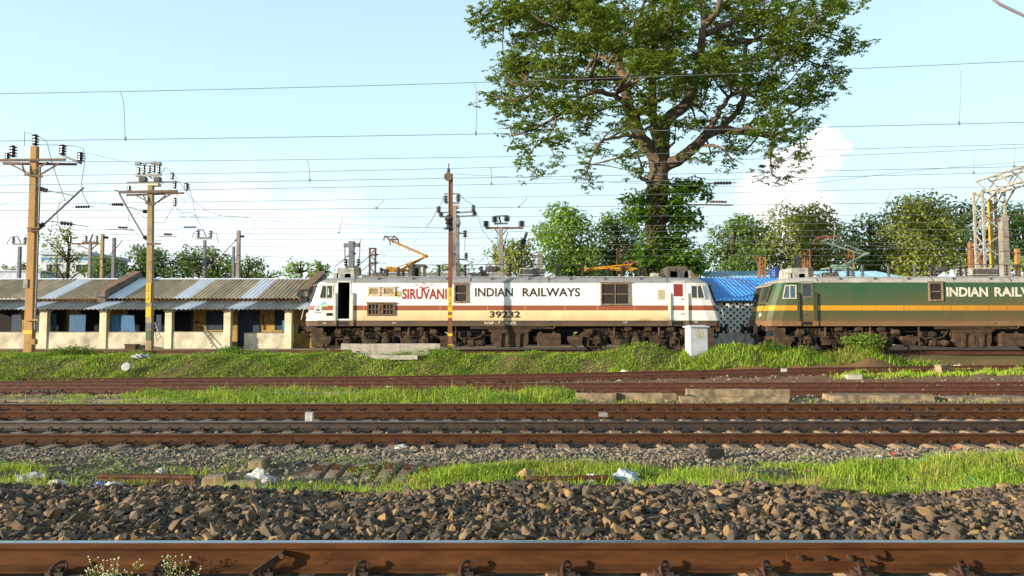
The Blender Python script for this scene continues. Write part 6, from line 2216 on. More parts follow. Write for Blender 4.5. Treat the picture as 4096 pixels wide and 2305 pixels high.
TY = 52.
def Z8(x, y, dy=0.):
    return P(1850 + x / 1.2606, y / 1.2606, TY + dy)
bt = Z8(985, 1400)
big = thing('tree', 'huge spreading tree with bare forked trunk towering over the white locomotive', 'tree', (bt.x, TY, zt1(bt.x, TY)))
r8 = np.random.default_rng(21)
LIMBS = [  # (points in zoom-8 pixels with depth offset), start radius, end radius
    ([(990, 1450, 0), (985, 1300, 0), (975, 1120, 0), (980, 1000, 0), (985, 900, 0), (990, 830, 0), (995, 770, 0)], 1.0, .72),
    ([(985, 830, 0), (960, 770, -.3), (905, 700, -1), (850, 560, -1), (825, 470, -1), (815, 390, -.6), (780, 290, 0), (720, 215, 0), (650, 130, .5), (610, 70, 1), (560, -60, 1)], .62, .16),
    ([(1000, 790, .3), (985, 700, .8), (965, 600, 1.2), (960, 480, 1), (965, 330, 1.5), (970, 200, 2), (960, 40, 2), (930, -120, 2)], .5, .14),
    ([(1005, 790, 0), (1010, 700, .5), (1040, 600, 1), (1110, 540, 1), (1150, 470, 1), (1190, 330, 1), (1205, 200, 0), (1215, 110, 0), (1205, 0, 0), (1190, -150, 0)], .6, .16),
    ([(1010, 840, 0), (1080, 810, -.5), (1160, 750, -1), (1215, 700, -1), (1290, 655, -1.2), (1400, 660, -1.2), (1500, 675, -1), (1580, 680, -1)], .5, .2),
    ([(1200, 710, -1), (1270, 610, -2), (1310, 540, -2.5), (1360, 480, -3), (1470, 430, -3), (1580, 420, -3)], .26, .08),
    ([(1290, 655, -1.2), (1420, 500, .5), (1420, 260, 1), (1470, 200, 1), (1560, 170, 1), (1700, 120, 1)], .25, .07),
    ([(1215, 130, 0), (1280, 60, -1), (1310, -40, -1.5), (1330, -150, -2)], .3, .1),
    ([(1230, 170, 0), (1330, 130, 1), (1420, 90, 1.5), (1560, 50, 2), (1750, -20, 2)], .26, .07),
    ([(1180, 380, 1), (1280, 260, 2.5), (1420, 215, 3), (1600, 190, 3.5), (1800, 150, 3)], .24, .06),
    ([(860, 560, -1), (760, 480, -2), (640, 470, -2.5), (470, 590, -3), (330, 660, -2.5), (250, 680, -2)], .24, .06),
    ([(815, 405, -.6), (700, 395, -2), (580, 395, -2.4), (420, 400, -3), (260, 430, -2.6)], .22, .06),
    ([(780, 310, 0), (700, 290, 1), (560, 240, 2), (430, 130, 2), (300, 80, 2), (140, 110, 1.5)], .26, .06),
    ([(650, 190, .3), (540, 165, 0), (440, 130, -1), (330, 60, -1.5)], .2, .06),
    ([(620, 90, 1), (560, 100, 0), (470, 60, -1), (300, -30, -1)], .16, .06),
    ([(880, 250, 2), (890, 120, 2), (920, 0, 1.5), (960, -100, 1)], .2, .07),
    ([(900, 140, 2), (820, 40, 2.5), (760, -60, 2.5)], .15, .06),
    ([(905, 700, -1), (870, 685, -2), (780, 690, -2.5), (690, 720, -3), (640, 830, -3), (620, 900, -3)], .18, .04),
    ([(950, 920, -.5), (900, 895, -1), (905, 850, -1.2), (885, 790, -1.2)], .2, .06),
    ([(1570, 690, -1), (1600, 640, 0), (1680, 560, .5), (1780, 500, 1)], .16, .05),
    ([(1565, 690, -1), (1560, 780, -1), (1560, 870, -1.2), (1610, 910, -1)], .12, .03),
    ([(1640, 570, .5), (1700, 660, .8), (1700, 770, .8)], .1, .03),
    ([(1700, 130, 1), (1850, 190, 1), (1960, 230, 1)], .09, .03),
    ([(1600, 190, 3.5), (1740, 300, 3.5), (1840, 350, 3), (1890, 430, 3)], .12, .03),
    ([(470, 590, -3), (440, 680, -3), (340, 770, -3), (370, 880, -3)], .1, .03),
    ([(420, 400, -3), (300, 500, -3), (160, 480, -2.6)], .1, .03),
    ([(1030, 740, -.5), (1050, 735, -1), (1070, 720, -1.2)], .14, .08),
]
tm = MB()
limb_pts = []
for pts, ra, rb in LIMBS:
    pp = catmull([Z8(*q) for q in pts], 4)
    n = len(pp)
    jit = [p + Vector((r8.normal(0, .05), r8.normal(0, .05), r8.normal(0, .04))) if 0 < i < n - 1 else p for i, p in enumerate(pp)]
    rad = [ra + (rb - ra) * (i / (n - 1)) ** .8 for i in range(n)]
    if ra > .9:
        rad = [1.15, 1.05, .95, .88] + [ra * .82 * (1 - .2 * i / n) + .12 * math.sin(i * 1.7) * .3 for i in range(n - 4)]
    tm.tube(jit, rad, 9)
    for i, p in enumerate(jit):
        limb_pts.append((p, rad[i]))
PADS = [(160, 60, 110, 60), (130, 160, 70, 40), (90, 130, 50, 30), (300, 60, 120, 60), (330, 190, 80, 30), (420, 140, 90, 50), (560, 40, 120, 55), (700, 60, 110, 60), (560, 210, 90, 35), (680, 200, 90, 40), (300, 290, 90, 35), (330, 350, 90, 32),
        (470, 330, 110, 40), (640, 330, 110, 45), (250, 420, 90, 32), (150, 480, 70, 32), (300, 490, 110, 35), (430, 420, 100, 35), (480, 520, 100, 42), (620, 430, 90, 42), (640, 540, 100, 42), (240, 570, 80, 30), (350, 640, 110, 36), (230, 650, 70, 26),
        (420, 700, 90, 38), (320, 770, 70, 45), (470, 800, 40, 22), (600, 650, 60, 40), (650, 740, 70, 52), (620, 840, 50, 42), (630, 920, 36, 30), (370, 880, 30, 24), (790, 820, 28, 22), (850, 720, 60, 36), (800, 620, 80, 40), (900, 560, 90, 42),
        (950, 480, 90, 42), (880, 640, 60, 30), (1000, 390, 110, 42), (900, 330, 110, 42), (1060, 310, 90, 42), (1180, 280, 90, 42), (1150, 400, 100, 42), (1090, 470, 80, 35), (1100, 600, 100, 34), (1020, 690, 50, 30), (1200, 520, 70, 34), (1240, 600, 70, 34),
        (1280, 330, 100, 42), (1330, 420, 100, 38), (1450, 300, 110, 42), (1590, 310, 100, 42), (1480, 430, 110, 42), (1560, 520, 100, 50), (1620, 600, 80, 42), (1500, 620, 90, 34), (1380, 560, 80, 34), (1350, 700, 80, 40), (1250, 780, 24, 22), (1360, 820, 36, 32),
        (1480, 655, 80, 26), (1560, 740, 46, 44), (1550, 850, 44, 44), (1615, 905, 22, 28), (1680, 680, 66, 54), (1700, 780, 44, 42), (1740, 600, 60, 42), (1690, 480, 66, 42), (1800, 490, 62, 34), (1840, 330, 90, 50), (1760, 400, 66, 40), (1885, 420, 46, 38),
        (1850, 180, 110, 60), (1960, 230, 80, 42), (1930, 60, 56, 40), (1800, 60, 120, 50), (1650, 120, 120, 50), (1500, 60, 130, 50), (1700, 230, 90, 42), (1560, 210, 70, 36), (1350, 60, 130, 50), (1100, 60, 130, 50), (1000, 160, 120, 50), (1100, 180, 100, 42),
        (1350, 180, 100, 42), (900, 120, 120, 50), (820, 230, 110, 42), (1000, 250, 100, 42), (1300, 250, 80, 40), (760, 380, 80, 40), (720, 120, 90, 40), (450, 230, 70, 30), (200, 330, 50, 26), (1190, 640, 60, 28), (1420, 760, 30, 24), (1160, 770, 34, 30), (880, 800, 40, 44), (890, 880, 34, 22),
        (200, -60, 150, 60), (450, -70, 170, 70), (700, -80, 170, 70), (950, -60, 170, 70), (1200, -70, 170, 70), (1450, -60, 170, 70), (1700, -60, 160, 60), (1880, -20, 100, 50), (600, -180, 200, 80), (900, -200, 220, 80), (1200, -200, 220, 80), (1500, -170, 200, 80), (1050, -300, 250, 80)]
ppm = 1.2606 * FPX / TY                     # zoom-8 pixels per metre at the tree
WH = []
for (x, y, rx, ry) in PADS:
    dn = (x - 1000) / 1000.
    dmax = 8.5 * math.sqrt(max(.05, 1 - dn * dn))
    for rep in range(2 if (200 < x < 1800 and -40 < y < 560) else 1):
        dy = r8.uniform(-dmax, dmax * .8) if rep == 0 else r8.uniform(-dmax, dmax)
        sc_ = (TY + dy) / TY
        c_ = Z8(x + r8.normal(0, 8), y + r8.normal(0, 6), dy)
        area = rx * ry
        nsub = max(3, int(area / 340))
        for _ in range(nsub):
            v = r8.normal(size=3)
            v /= np.linalg.norm(v)
            v *= r8.random() ** .45 * 1.18
            sc2 = np.array([rx, .95 * (rx + ry) / 2, ry * 1.25]) / ppm * v * sc_
            cc = np.array(c_) + sc2
            k_ = int(r8.integers(4, 10))
            WH.append(cc + r8.normal(size=(k_, 3)) * np.array([.42, .42, .24]))
        # a twig from the pad to the nearest limb
        best = min(limb_pts, key=lambda q: (q[0] - c_).length + q[1] * -1)
        p0 = best[0]
        mid = p0.lerp(c_, .5) + Vector((r8.normal(0, .25), r8.normal(0, .25), r8.uniform(0, .5)))
        tw = catmull([p0, mid, c_], 4)
        tm.tube(tw, [min(best[1] * .6, .12) * (1 - .75 * i / (len(tw) - 1)) + .012 for i in range(len(tw))], 5)
        for _ in range(3):
            e = Vector(np.array(c_) + r8.normal(size=3) * np.array([rx, (rx + ry) / 2, ry]) / ppm * .6)
            tm.tube([c_.lerp(mid, .3), c_.lerp(e, .5) + Vector((0, 0, .1)), e], [.035, .025, .012], 4)
WH = np.concatenate(WH)
tm.build('trunk', M_bark, big, smooth=True)
def part_mesh(name, V, F, material, parent):
    V = V - np.array(org(parent))
    return put(name, array_mesh(name, V, F, material), parent)
V, F = leaves(WH, r8.uniform(.28, .46, len(WH)), r8, .42, .38, 7)
part_mesh('crown', V, F, M_leaf_big, big)
# climber round the lower trunk, a plant of its own
cl = thing('climbing_vine', 'leafy climber wrapped round the lower trunk of the huge tree', 'climber', (bt.x, TY, zt1(bt.x, TY)))
CP = []
for (x, y, rx, ry, n) in ((980, 960, 60, 60, 260), (900, 1010, 110, 60, 420), (1090, 960, 130, 70, 520), (1150, 930, 90, 45, 240), (1010, 1060, 170, 60, 800), (880, 1090, 80, 40, 220), (1120, 1110, 110, 60, 420), (1000, 1180, 120, 50, 420), (1060, 1230, 130, 70, 600), (930, 1280, 110, 60, 420), (1120, 1300, 110, 60, 480), (1010, 1330, 170, 60, 700), (1180, 1350, 60, 50, 200), (860, 1320, 70, 50, 240), (1240, 960, 30, 50, 60)):
    v = r8.normal(size=(n, 3))
    v /= np.linalg.norm(v, axis=1)[:, None]
    v *= r8.random((n, 1)) ** .45
    c_ = np.array(Z8(x, y, r8.uniform(-1.6, .2)))
    keepn = int(n * .56)
    CP.append((c_ + v * np.array([rx, (rx + ry) * .45, ry]) / ppm * r8.uniform(.8, 1.25, (n, 1)))[:keepn])
CP = np.concatenate(CP)
V, F = leaves(CP, r8.uniform(.22, .5, len(CP)), r8, .62, .55, 3)
part_mesh('foliage', V, F, M_leaf_ivy, cl)
sm_ = MB()
for j in range(7):
    pts = [Z8(985 + 45 * math.sin(j * 1.3 + t * 1.2), 1400 - t * 70, -1.3 + .3 * math.cos(j + t)) for t in range(7)]
    sm_.tube(catmull(pts, 3), .05, 5)
sm_.build('stem', M_bark_dark, cl)

LM1 = leaf_material('tree_leaf_mid', '62803e', '98ae54', .3)
LM2 = leaf_material('tree_leaf_dark', '4a6a34', '789248', .28)
LM3 = leaf_material('tree_leaf_olive', '76823e', '9ea252', .3)
LM4 = leaf_material('tree_leaf_bright', '5c823a', '96b452', .32)
LM5 = leaf_material('tree_leaf_deep', '3c5c30', '627f42', .25)
K_ = 4096 / 2576
def bush_tree(label, x0, x1, ytop, ybase, Y, lm, seed, dens=1., leaf=.36, sparse=0., clumps=14, trunk=True, shape=None):
    """crown spans display pixels x0..x1 and ytop..ybase at distance Y, uneven clumps with gaps"""
    r = np.random.default_rng(seed)
    s = FPX / Y / K_
    xc = (x0 + x1) / 2
    b = P(xc * K_, ybase * K_, Y)
    gz = zt1(b.x, 60)
    t = thing('tree', label, 'tree', (b.x, Y, gz))
    w, h = (x1 - x0) / s, (ybase - ytop) / s
    zb = b.z
    cs = []
    clumps = int(clumps * 1.5)
    for i in range(clumps):
        v = r.uniform(-1, 1, 3)
        zz = (i + r.random()) / clumps
        wid = (.62 + .48 * math.sin(PI * min(1, .12 + zz * .8))) if shape is None else shape(zz)
        cs.append((b.x + v[0] * w * .40 * wid, Y + v[1] * w * .40 * wid, zb + h * (.03 + .83 * zz), r.uniform(.17, .28) * min(w, h * 1.2)))
    cs.append((b.x + w * r.uniform(-.1, .1), Y, zb + h * .86, .14 * min(w, h * 1.2)))
    for sx_ in (-1, 1):
        cs.append((b.x + sx_ * w * .38, Y, zb + h * r.uniform(.3, .6), .13 * min(w, h)))
    pos = []
    for (x, y, z, rr) in cs:
        n = int(dens * 5.2 * rr * rr / (leaf * leaf) * 4.2)
        v = r.normal(size=(n, 3))
        v /= np.linalg.norm(v, axis=1)[:, None]
        v *= (r.random((n, 1)) ** .33) * (1 + .25 * np.sin(v[:, :1] * 5 + seed) * np.cos(v[:, 2:] * 6))
        pos.append(np.array([x, y, z]) + v * rr * np.array([1.1, 1.1, .85]))
    pos = np.concatenate(pos)
    if sparse:
        pos = pos[r.random(len(pos)) > sparse]
    V, F = leaves(pos, np.full(len(pos), leaf), r, .6, .45)
    part_mesh('crown', V, F, lm, t)
    mb = MB()
    top = Vector((b.x + r.uniform(-.3, .3), Y, zb + h * .8))
    base = Vector((b.x, Y, gz - .3))
    tr = catmull([base, base.lerp(top, .4) + Vector((r.uniform(-.4, .4), 0, 0)), top], 4)
    mb.tube(tr, [.028 * (h + zb - gz) * (1 - .8 * i / (len(tr) - 1)) + .03 for i in range(len(tr))], 7)
    for (x, y, z, rr) in cs:
        k2 = min(range(len(tr)), key=lambda q: abs(tr[q].z - (z - rr * 1.5)))
        mb.tube([tr[k2], tr[k2].lerp(Vector((x, y, z)), .5) + Vector((0, 0, .15)), Vector((x, y, z))], [.09, .06, .02], 4)
    mb.build('trunk', M_bark_dark, t, smooth=True)
    return t
bush_tree('light green tree behind the white locomotive left of the huge tree', 1358, 1505, 508, 690, 62, LM4, 1, 1.15, clumps=16)
bush_tree('dark tree half hidden between the light green tree and the vine-covered trunk', 1480, 1612, 525, 690, 66, LM2, 2, 1.2, clumps=15)
bush_tree('low yellowish green tree beside the street lamp', 1240, 1362, 598, 690, 60, LM3, 3, .9, sparse=.15)
bush_tree('small bright tree leaning over the wall left of the tan pole', 1215, 1275, 612, 690, 64, LM4, 4, .6, sparse=.3, clumps=8)
bush_tree('dark green tree immediately right of the huge trunk', 1772, 1936, 535, 690, 64, LM2, 5, 1.0, clumps=16)
bush_tree('olive tinged tree in front of the white cloud', 1925, 2115, 512, 695, 62, LM3, 6, 1.0, clumps=18)
bush_tree('mid green tree behind the raised green pantograph', 2128, 2262, 528, 695, 64, LM1, 7, 1.0, clumps=15)
bush_tree('tall olive tree draped with yellowish creepers', 2215, 2412, 486, 695, 60, LM3, 8, 1.2, clumps=20, shape=lambda z: 1.05 - .5 * z)
bush_tree('dark tall tree behind the gantry column', 2360, 2490, 488, 695, 68, LM2, 9, 1.0, clumps=14)
bush_tree('bright green tree filling the right edge', 2500, 2640, 490, 695, 66, LM1, 10, 1.0, clumps=14)
bush_tree('leafy low shrub beneath the gantry at the right edge', 2540, 2640, 640, 700, 58, LM4, 11, .8, clumps=8)
bush_tree('low dark filler tree under the olive creeper tree', 2080, 2330, 615, 700, 72, LM5, 12, .8, clumps=14)
bush_tree('wide dark green tree behind the first shed gable', 292, 475, 618, 705, 72, LM5, 13, 1.1, clumps=18)
bush_tree('round dark tree behind the middle of the shed roof', 462, 600, 622, 705, 70, LM2, 14, 1.1, clumps=16)
bush_tree('smaller dark tree trailing right beyond the tall pale pole', 575, 668, 640, 705, 68, LM2, 15, .8, clumps=9)
bush_tree('low feathery tree left of the second roof gable', 712, 792, 652, 705, 66, LM4, 16, .8, sparse=.2, clumps=9)
bush_tree('low feathery tree right behind the second roof gable', 776, 836, 654, 705, 64, LM1, 17, .8, sparse=.2, clumps=8)
bush_tree('very low far tree line tree between shed poles', 600, 740, 678, 706, 90, LM1, 18, .7, clumps=10)
bush_tree('low tree right of the slim brown mast', 1085, 1220, 655, 700, 74, LM4, 19, .7, sparse=.2, clumps=10)
bush_tree('tall thin sparse tree in front of the white and blue building', 112, 222, 556, 705, 64, LM3, 20, .45, leaf=.3, sparse=.45, clumps=12)
bush_tree('small dark tree at the far left edge', 10, 90, 655, 705, 80, LM2, 21, .8, clumps=9)
bush_tree('low shrub beside the thin sparse tree', 200, 300, 640, 705, 70, LM2, 22, .7, clumps=9)
bush_tree('dark undergrowth tree behind the white cab roof', 1590, 1790, 640, 700, 66, LM2, 23, .8, clumps=12)
bush_tree('dark tree low behind the folded pantograph', 1330, 1600, 615, 700, 72, LM5, 24, 1.0, clumps=18)
# far low wood closing the horizon
r = np.random.default_rng(77)
n = 26000
X = r.uniform(-170, 170, n)
hh = 3.2 + 1.3 * np.sin(X * .13) + .9 * np.sin(X * .37 + 1) + .5 * np.sin(X * .9)
hh = np.where(np.abs(X + 12) < 34, hh * .62, hh)
pos = np.stack([X, 125 + r.uniform(-6, 6, n), .7 + hh * r.random(n) ** .7], 1)
V, F = leaves(pos, np.full(n, 1.0), r, .7, .4)
o = put('far_wood', array_mesh('far_wood', V, F, LM1))
tag(stuff(o), 'low belt of distant trees along the horizon', 'trees')

# ------------------------------------------------------------------ grass and weeds
def blades(X, Y, h, w, r, lean=.35, z=None):
    n = len(X)
    Z = (zt(X, Y) if z is None else z) - .01
    th = r.uniform(0, 2 * PI, n)
    fx, fy = np.cos(th), np.sin(th)
    tl = r.uniform(0, 2 * PI, n)
    L = h * np.abs(r.normal(0, lean, n))
    ox, oy = np.cos(tl) * L, np.sin(tl) * L
    B0 = np.stack([X - fx * w, Y - fy * w, Z], 1)
    B1 = np.stack([X + fx * w, Y + fy * w, Z], 1)
    M0 = np.stack([X - fx * w * .7 + ox * .35, Y - fy * w * .7 + oy * .35, Z + h * .6], 1)
    M1 = np.stack([X + fx * w * .7 + ox * .35, Y + fy * w * .7 + oy * .35, Z + h * .6], 1)
    T = np.stack([X + ox, Y + oy, Z + h * np.clip(1 - L / h * .4, .4, 1)], 1)
    V = np.stack([B0, B1, M1, M0, T], 1).reshape(-1, 3)
    i = np.arange(n)[:, None] * 5
    F = np.concatenate([i + np.array([[0, 1, 2]]), i + np.array([[0, 2, 3]]), i + np.array([[3, 2, 4]])], 1).reshape(-1, 3)
    return V, F

def nz(X, Y, s, ph):
    return (np.sin(X * s + ph) * np.sin(Y * s * 1.7 + ph * 2) + np.sin(X * s * 2.3 + Y * s * 1.1 + ph * 3) * .6 + np.sin(X * s * 4.1 - Y * s * 3.3 + ph) * .4) / 2.0

def scatter(n, x0, x1, y0, y1, r, lim=.76):
    X, Y = r.uniform(x0, x1, n), r.uniform(y0, y1, n)
    ok = np.abs(X) < Y * lim + .8
    return X[ok], Y[ok]
rg = np.random.default_rng(5)
def lay(name, label, cat, V, F, m):
    o = put(name, array_mesh(name, V, F, m))
    return tag(stuff(o), label, cat)
# strip between the near ballast and the second track
X, Y = scatter(150000, -9, 9, 7.35, 11.1, rg)
lo = 7.5 + .16 * np.sin(X * 1.3) + .1 * np.sin(X * 3.1 + 1)
hi = 10.5 + .25 * np.sin(X * .9 + 1) + .15 * np.sin(X * 2.1) + np.where(X > 3.6, .5, 0) + np.where(X > 6.2, .5, 0)
left = X < -3.2
mask = (Y > lo) & (Y < hi)
d = .5 + .75 * nz(X, Y, 1.5, .4) + np.where(X > -1.5, .35, 0) - np.where((X > -3.4) & (X < -1.3) & (Y > 9.1), 1.2, 0) - np.where((X < -3.2) & (X > -7) & (Y < 9.9) & (Y > 8.4), .5, 0) - np.where(left & (Y > 9.8), .45, 0) - np.where((X > 3.2) & (X < 5.2) & (Y > 9.2) & (Y < 10.2), .45, 0)
mask &= rg.random(len(X)) < np.clip(d, 0, 1)
X, Y = X[mask], Y[mask]
h = .8 * (.11 + .10 * nz(X, Y, .9, 2.) + rg.exponential(.035, len(X)) + np.where(X > 4.6, .05, 0)) * np.clip((hi[mask] - Y) * 2.5, .4, 1)
h = np.clip(h, .05, .36)
sel = np.clip(rg.random(len(X)) * .8 + .1 + .3 * nz(X, Y, 1.2, 6.2), 0, 1)
for lo_, hi_, m_, nm, lab in ((0, .62, M_grass, 'grass', 'bright green grass strip behind the near ballast'), (.62, .87, M_grass_dark, 'grass', 'darker blades in the grass strip behind the near ballast'), (.87, 1.01, M_dry, 'dry_grass', 'dry straw stalks in the near grass strip')):
    q = (sel >= lo_) & (sel < hi_)
    V, F = blades(X[q], Y[q], h[q] * (1.25 if m_ is M_dry else 1), np.full(q.sum(), .0045), rg, .65)
    lay(nm, lab, 'grass', V, F, m_)
# strip between track three and the red siding
X, Y = scatter(110000, -16, 16, 19.0, 22.7, rg)
xx = X / Y
d = np.where((xx > -.49) & (xx < -.20), .95, 0) * 0 + .0
px = CX + FPX * X / Y
band = np.interp(px, [0, 250, 500, 700, 820, 1500, 2200, 2330, 2420, 2700, 4100], [.02, .15, .45, .55, 1.0, 1.0, 1.0, .5, .25, .08, .08])
d = band * (.6 + .9 * nz(X, Y, 1.4, 1.2)) * np.where(Y < 19.3, .3, 1) * np.where((Y > 21.9), .6, 1)
mask = rg.random(len(X)) < np.clip(d, 0, 1)
X, Y, px = X[mask], Y[mask], px[mask]
h = np.clip(.08 + .13 * nz(X, Y, 1.2, 3.) + rg.exponential(.045, len(X)), .04, .40) * np.interp(px, [0, 700, 900, 2200, 2400, 4096], [.6, .9, 1.6, 1.6, .8, .6])
sel = rg.random(len(X))
for lo_, hi_, m_, nm, lab in ((0, .5, M_grass, 'grass', 'long green grass between the middle tracks'), (.5, .86, M_grass_dark, 'grass', 'darker grass blades between the middle tracks'), (.86, 1.01, M_dry, 'dry_grass', 'dry stalks in the grass between the middle tracks')):
    q = (sel >= lo_) & (sel < hi_)
    V, F = blades(X[q], Y[q], h[q], np.full(q.sum(), .009), rg, .7)
    lay(nm, lab, 'grass', V, F, m_)
# grass bank in front of the locomotives
X, Y = scatter(260000, -25, 26, 26.8, 36, rg, .74)
f = foot(X)
u = Y - f
topl = np.where(X < -6.2, 3.9, 3.2)
px = CX + FPX * X / Y
mask = (u > .15 + .15 * nz(X, Y, 1.2, .3)) & (u < topl) & (Y < 34.25)
d = .95 + .5 * nz(X, Y, .8, .9)
d = d * np.interp(px, [3580, 3680, 3760], [1, .75, 0.04])
d = np.where((px > 2310) & (px < 2430) & (u < 1.2), d * .25, d)
d = np.where((px > 2540) & (px < 2720) & (u < 1.9), d * .3, d)
d = np.where((px < 330) & (u > .9) & (u < 2.2), d * .55, d)
d = np.where((u > 2.7) & (X < 4), d * .55, d)
mask &= rg.random(len(X)) < np.clip(d, 0, 1)
X, Y, px, u = X[mask], Y[mask], px[mask], u[mask]
h = .72 * np.clip(.13 + .10 * nz(X, Y, .7, 4.) + rg.exponential(.04, len(X)), .05, .42) * np.interp(px, [0, 2300, 2450, 2800, 3600], [.9, .9, 1.1, 1.9, 1.9]) * np.where(u > 2.7, .6, 1)
sel = rg.random(len(X)) * .75 + .12 + .55 * nz(X, Y, .55, 2.2)
for lo_, hi_, m_, nm, lab in ((-9, .5, M_grass, 'grass', 'green grass covering the bank before the locomotives'), (.5, .95, M_grass_dark, 'grass', 'darker grass patches on the bank before the locomotives'), (.95, 9, M_dry, 'dry_grass', 'dry straw on the bank before the locomotives')):
    q = (sel >= lo_) & (sel < hi_)
    V, F = blades(X[q], Y[q], h[q], np.full(q.sum(), .013), rg, .85)
    lay(nm, lab, 'grass', V, F, m_)
# sparse grass by the right siding
X, Y = scatter(26000, 8, 24, 26.4, 31.5, rg, .74)
px = CX + FPX * X / Y
mid = np.interp(X, [8, 24], [28.0, 30.2])
py_mask = np.interp(px, [3300, 3420, 3700, 4100], [0, .7, 1, .9])
mask = (np.abs(Y - mid) < 1.1) & (rg.random(len(X)) < py_mask)
X, Y = X[mask], Y[mask]
V, F = blades(X, Y, np.clip(.1 + .06 * nz(X, Y, .8, 1) + rg.exponential(.04, len(X)), .04, .3), np.full(len(X), .012), rg, .5)
lay('grass', 'thin grass between the rusted sidings at the right', 'grass', V, F, M_grass)
# broad-leaved weeds mixed into the bank and strips
def weeds(n, x0, x1, y0, y1, cond, h0, leaf, label, m=M_weed, lim=.74):
    X, Y = scatter(n, x0, x1, y0, y1, rg, lim)
    ok = cond(X, Y)
    X, Y = X[ok], Y[ok]
    Z = zt(X, Y) + rg.uniform(.02, h0, len(X)) * (1 + .7 * nz(X, Y, .9, 5))
    V, F = leaves(np.stack([X, Y, Z], 1), np.full(len(X), leaf) * rg.uniform(.6, 1.3, len(X)), rg, .7, .1)
    lay('weed_leaves', label, 'weeds', V, F, m)
weeds(130000, -25, 20, 27, 34, lambda X, Y: (Y - foot(X) > .2) & (Y - foot(X) < 3.0) & (Y < 34.1) & (nz(X, Y, .6, 1.4) > -.05) & (CX + FPX * X / Y < 3560), .2, .07, 'small leafy weeds among the grass of the bank')
weeds(40000, -12, 6, 19.3, 22.3, lambda X, Y: (nz(X, Y, 1.0, 2.4) > .0) & (CX + FPX * X / Y > 560) & (CX + FPX * X / Y < 2300), .26, .06, 'leafy weeds in the grass between the middle tracks')
weeds(30000, -8, 8, 7.7, 10.9, lambda X, Y: nz(X, Y, 1.6, 3.4) > .15, .13, .032, 'little leafy weeds in the near grass strip')
# soft shrubs on the bank
for j, (px_, py_, Y_, hh_, ww_, lab) in enumerate(((3450, 1400, 33.9, .75, 1.1, 'bushy green shrub at the right end of the bank'), (3085, 1400, 33.6, .6, .5, 'bright leafy shrub right of the green locomotive nose'), (560 / 1.887, 1425, 30.5, .45, 1.2, 'low leafy shrub near the first mast on the bank'), (920, 1445, 31.5, .4, .6, 'small leafy tuft on the bank left of the white locomotive'))):
    p = P(px_, py_, Y_)
    t = thing('shrub', lab, 'shrub', (p.x, Y_, zt1(p.x, Y_)))
    n = int(1300 * ww_)
    v = rg.normal(size=(n, 3))
    v /= np.linalg.norm(v, axis=1)[:, None]
    v *= rg.random((n, 1)) ** .4
    pos = np.array(org(t)) + np.array([0, 0, hh_ * .45]) + v * np.array([ww_, .5, hh_ * .6])
    V, F = leaves(pos, np.full(n, .11), rg, .55, .1)
    part_mesh('foliage', V, F, M_leaf_ivy if j else M_weed, t)
    mb = MB()
    for q in range(10):
        a = rg.uniform(0, 6.28)
        e = org(t) + Vector((math.cos(a) * ww_ * .6, math.sin(a) * .3, hh_ * rg.uniform(.5, 1)))
        mb.tube([org(t) + Vector((0, 0, -.05)), (org(t) + e) / 2 + Vector((0, 0, .08)), e], [.015, .01, .004], 4)
    mb.build('stem', M_bark_dark, t)
# broad-leaved single plants
def rosette(label, px_, py_, Y_, n, L, wid, m, up=.9):
    p = P(px_, py_, Y_)
    t = thing('broadleaf_plant', label, 'plant', (p.x, Y_, zt1(p.x, Y_)))
    mb0 = MB()
    mb0.tube([org(t) + Vector((0, 0, -.03)), org(t) + Vector((.01, 0, L * .5))], [L * .05, L * .03], 5)
    mb0.build('stem', m, t)
    for i in range(n):
        a = i * 2.4 + rnd.uniform(-.2, .2)
        e = rnd.uniform(up * .5, up)
        dv = Vector((math.cos(a), math.sin(a), 0))
        sd = Vector((-math.sin(a), math.cos(a), 0))
        b = org(t) + Vector((0, 0, L * (.1 + .4 * i / n)))
        mb = MB()
        l = L * rnd.uniform(.7, 1.05)
        rows = []
        for k2 in range(5):
            u = k2 / 4
            c_ = b + dv * (l * u * math.cos(e)) + Vector((0, 0, l * (u * math.sin(e) - .35 * u * u)))
            w = wid * l * math.sin(PI * (.06 + .9 * u)) * .5
            rows.append((c_ - sd * w + Vector((0, 0, .15 * w)), c_, c_ + sd * w + Vector((0, 0, .15 * w))))
        vs = [v for r_2 in rows for v in r_2]
        fs = []
        for k2 in range(4):
            o_ = k2 * 3
            fs += [(o_, o_ + 1, o_ + 4, o_ + 3), (o_ + 1, o_ + 2, o_ + 5, o_ + 4)]
        mb.add(vs, fs)
        mb.build('leaf', m, t)
M_broad = leaf_material('broad_leaf', '5d8a34', '86ac50', .35, .5)
rosette('tall pale broad-leaved plant growing beside the red siding at left', 868, 1575, 22.1, 11, .46, .42, M_broad)
rosette('broad-leaved plant at the edge of the near ballast right of centre', 3060, 1925, 7.8, 7, .26, .42, M_broad)
rosette('broad-leaved plant deep in the grass at the right', 3900, 1880, 8.6, 8, .22, .5, M_broad)
rosette('single young plant with yellow-green leaves at left of the near grass', 2525 / 1.887 - 180, 1925, 7.9, 5, .16, .4, M_broad)
rosette('grey-green broad-leaved plant in the middle grass', 1365 + 1170 / 1.887, 1592, 20.4, 8, .34, .5, M_broad)
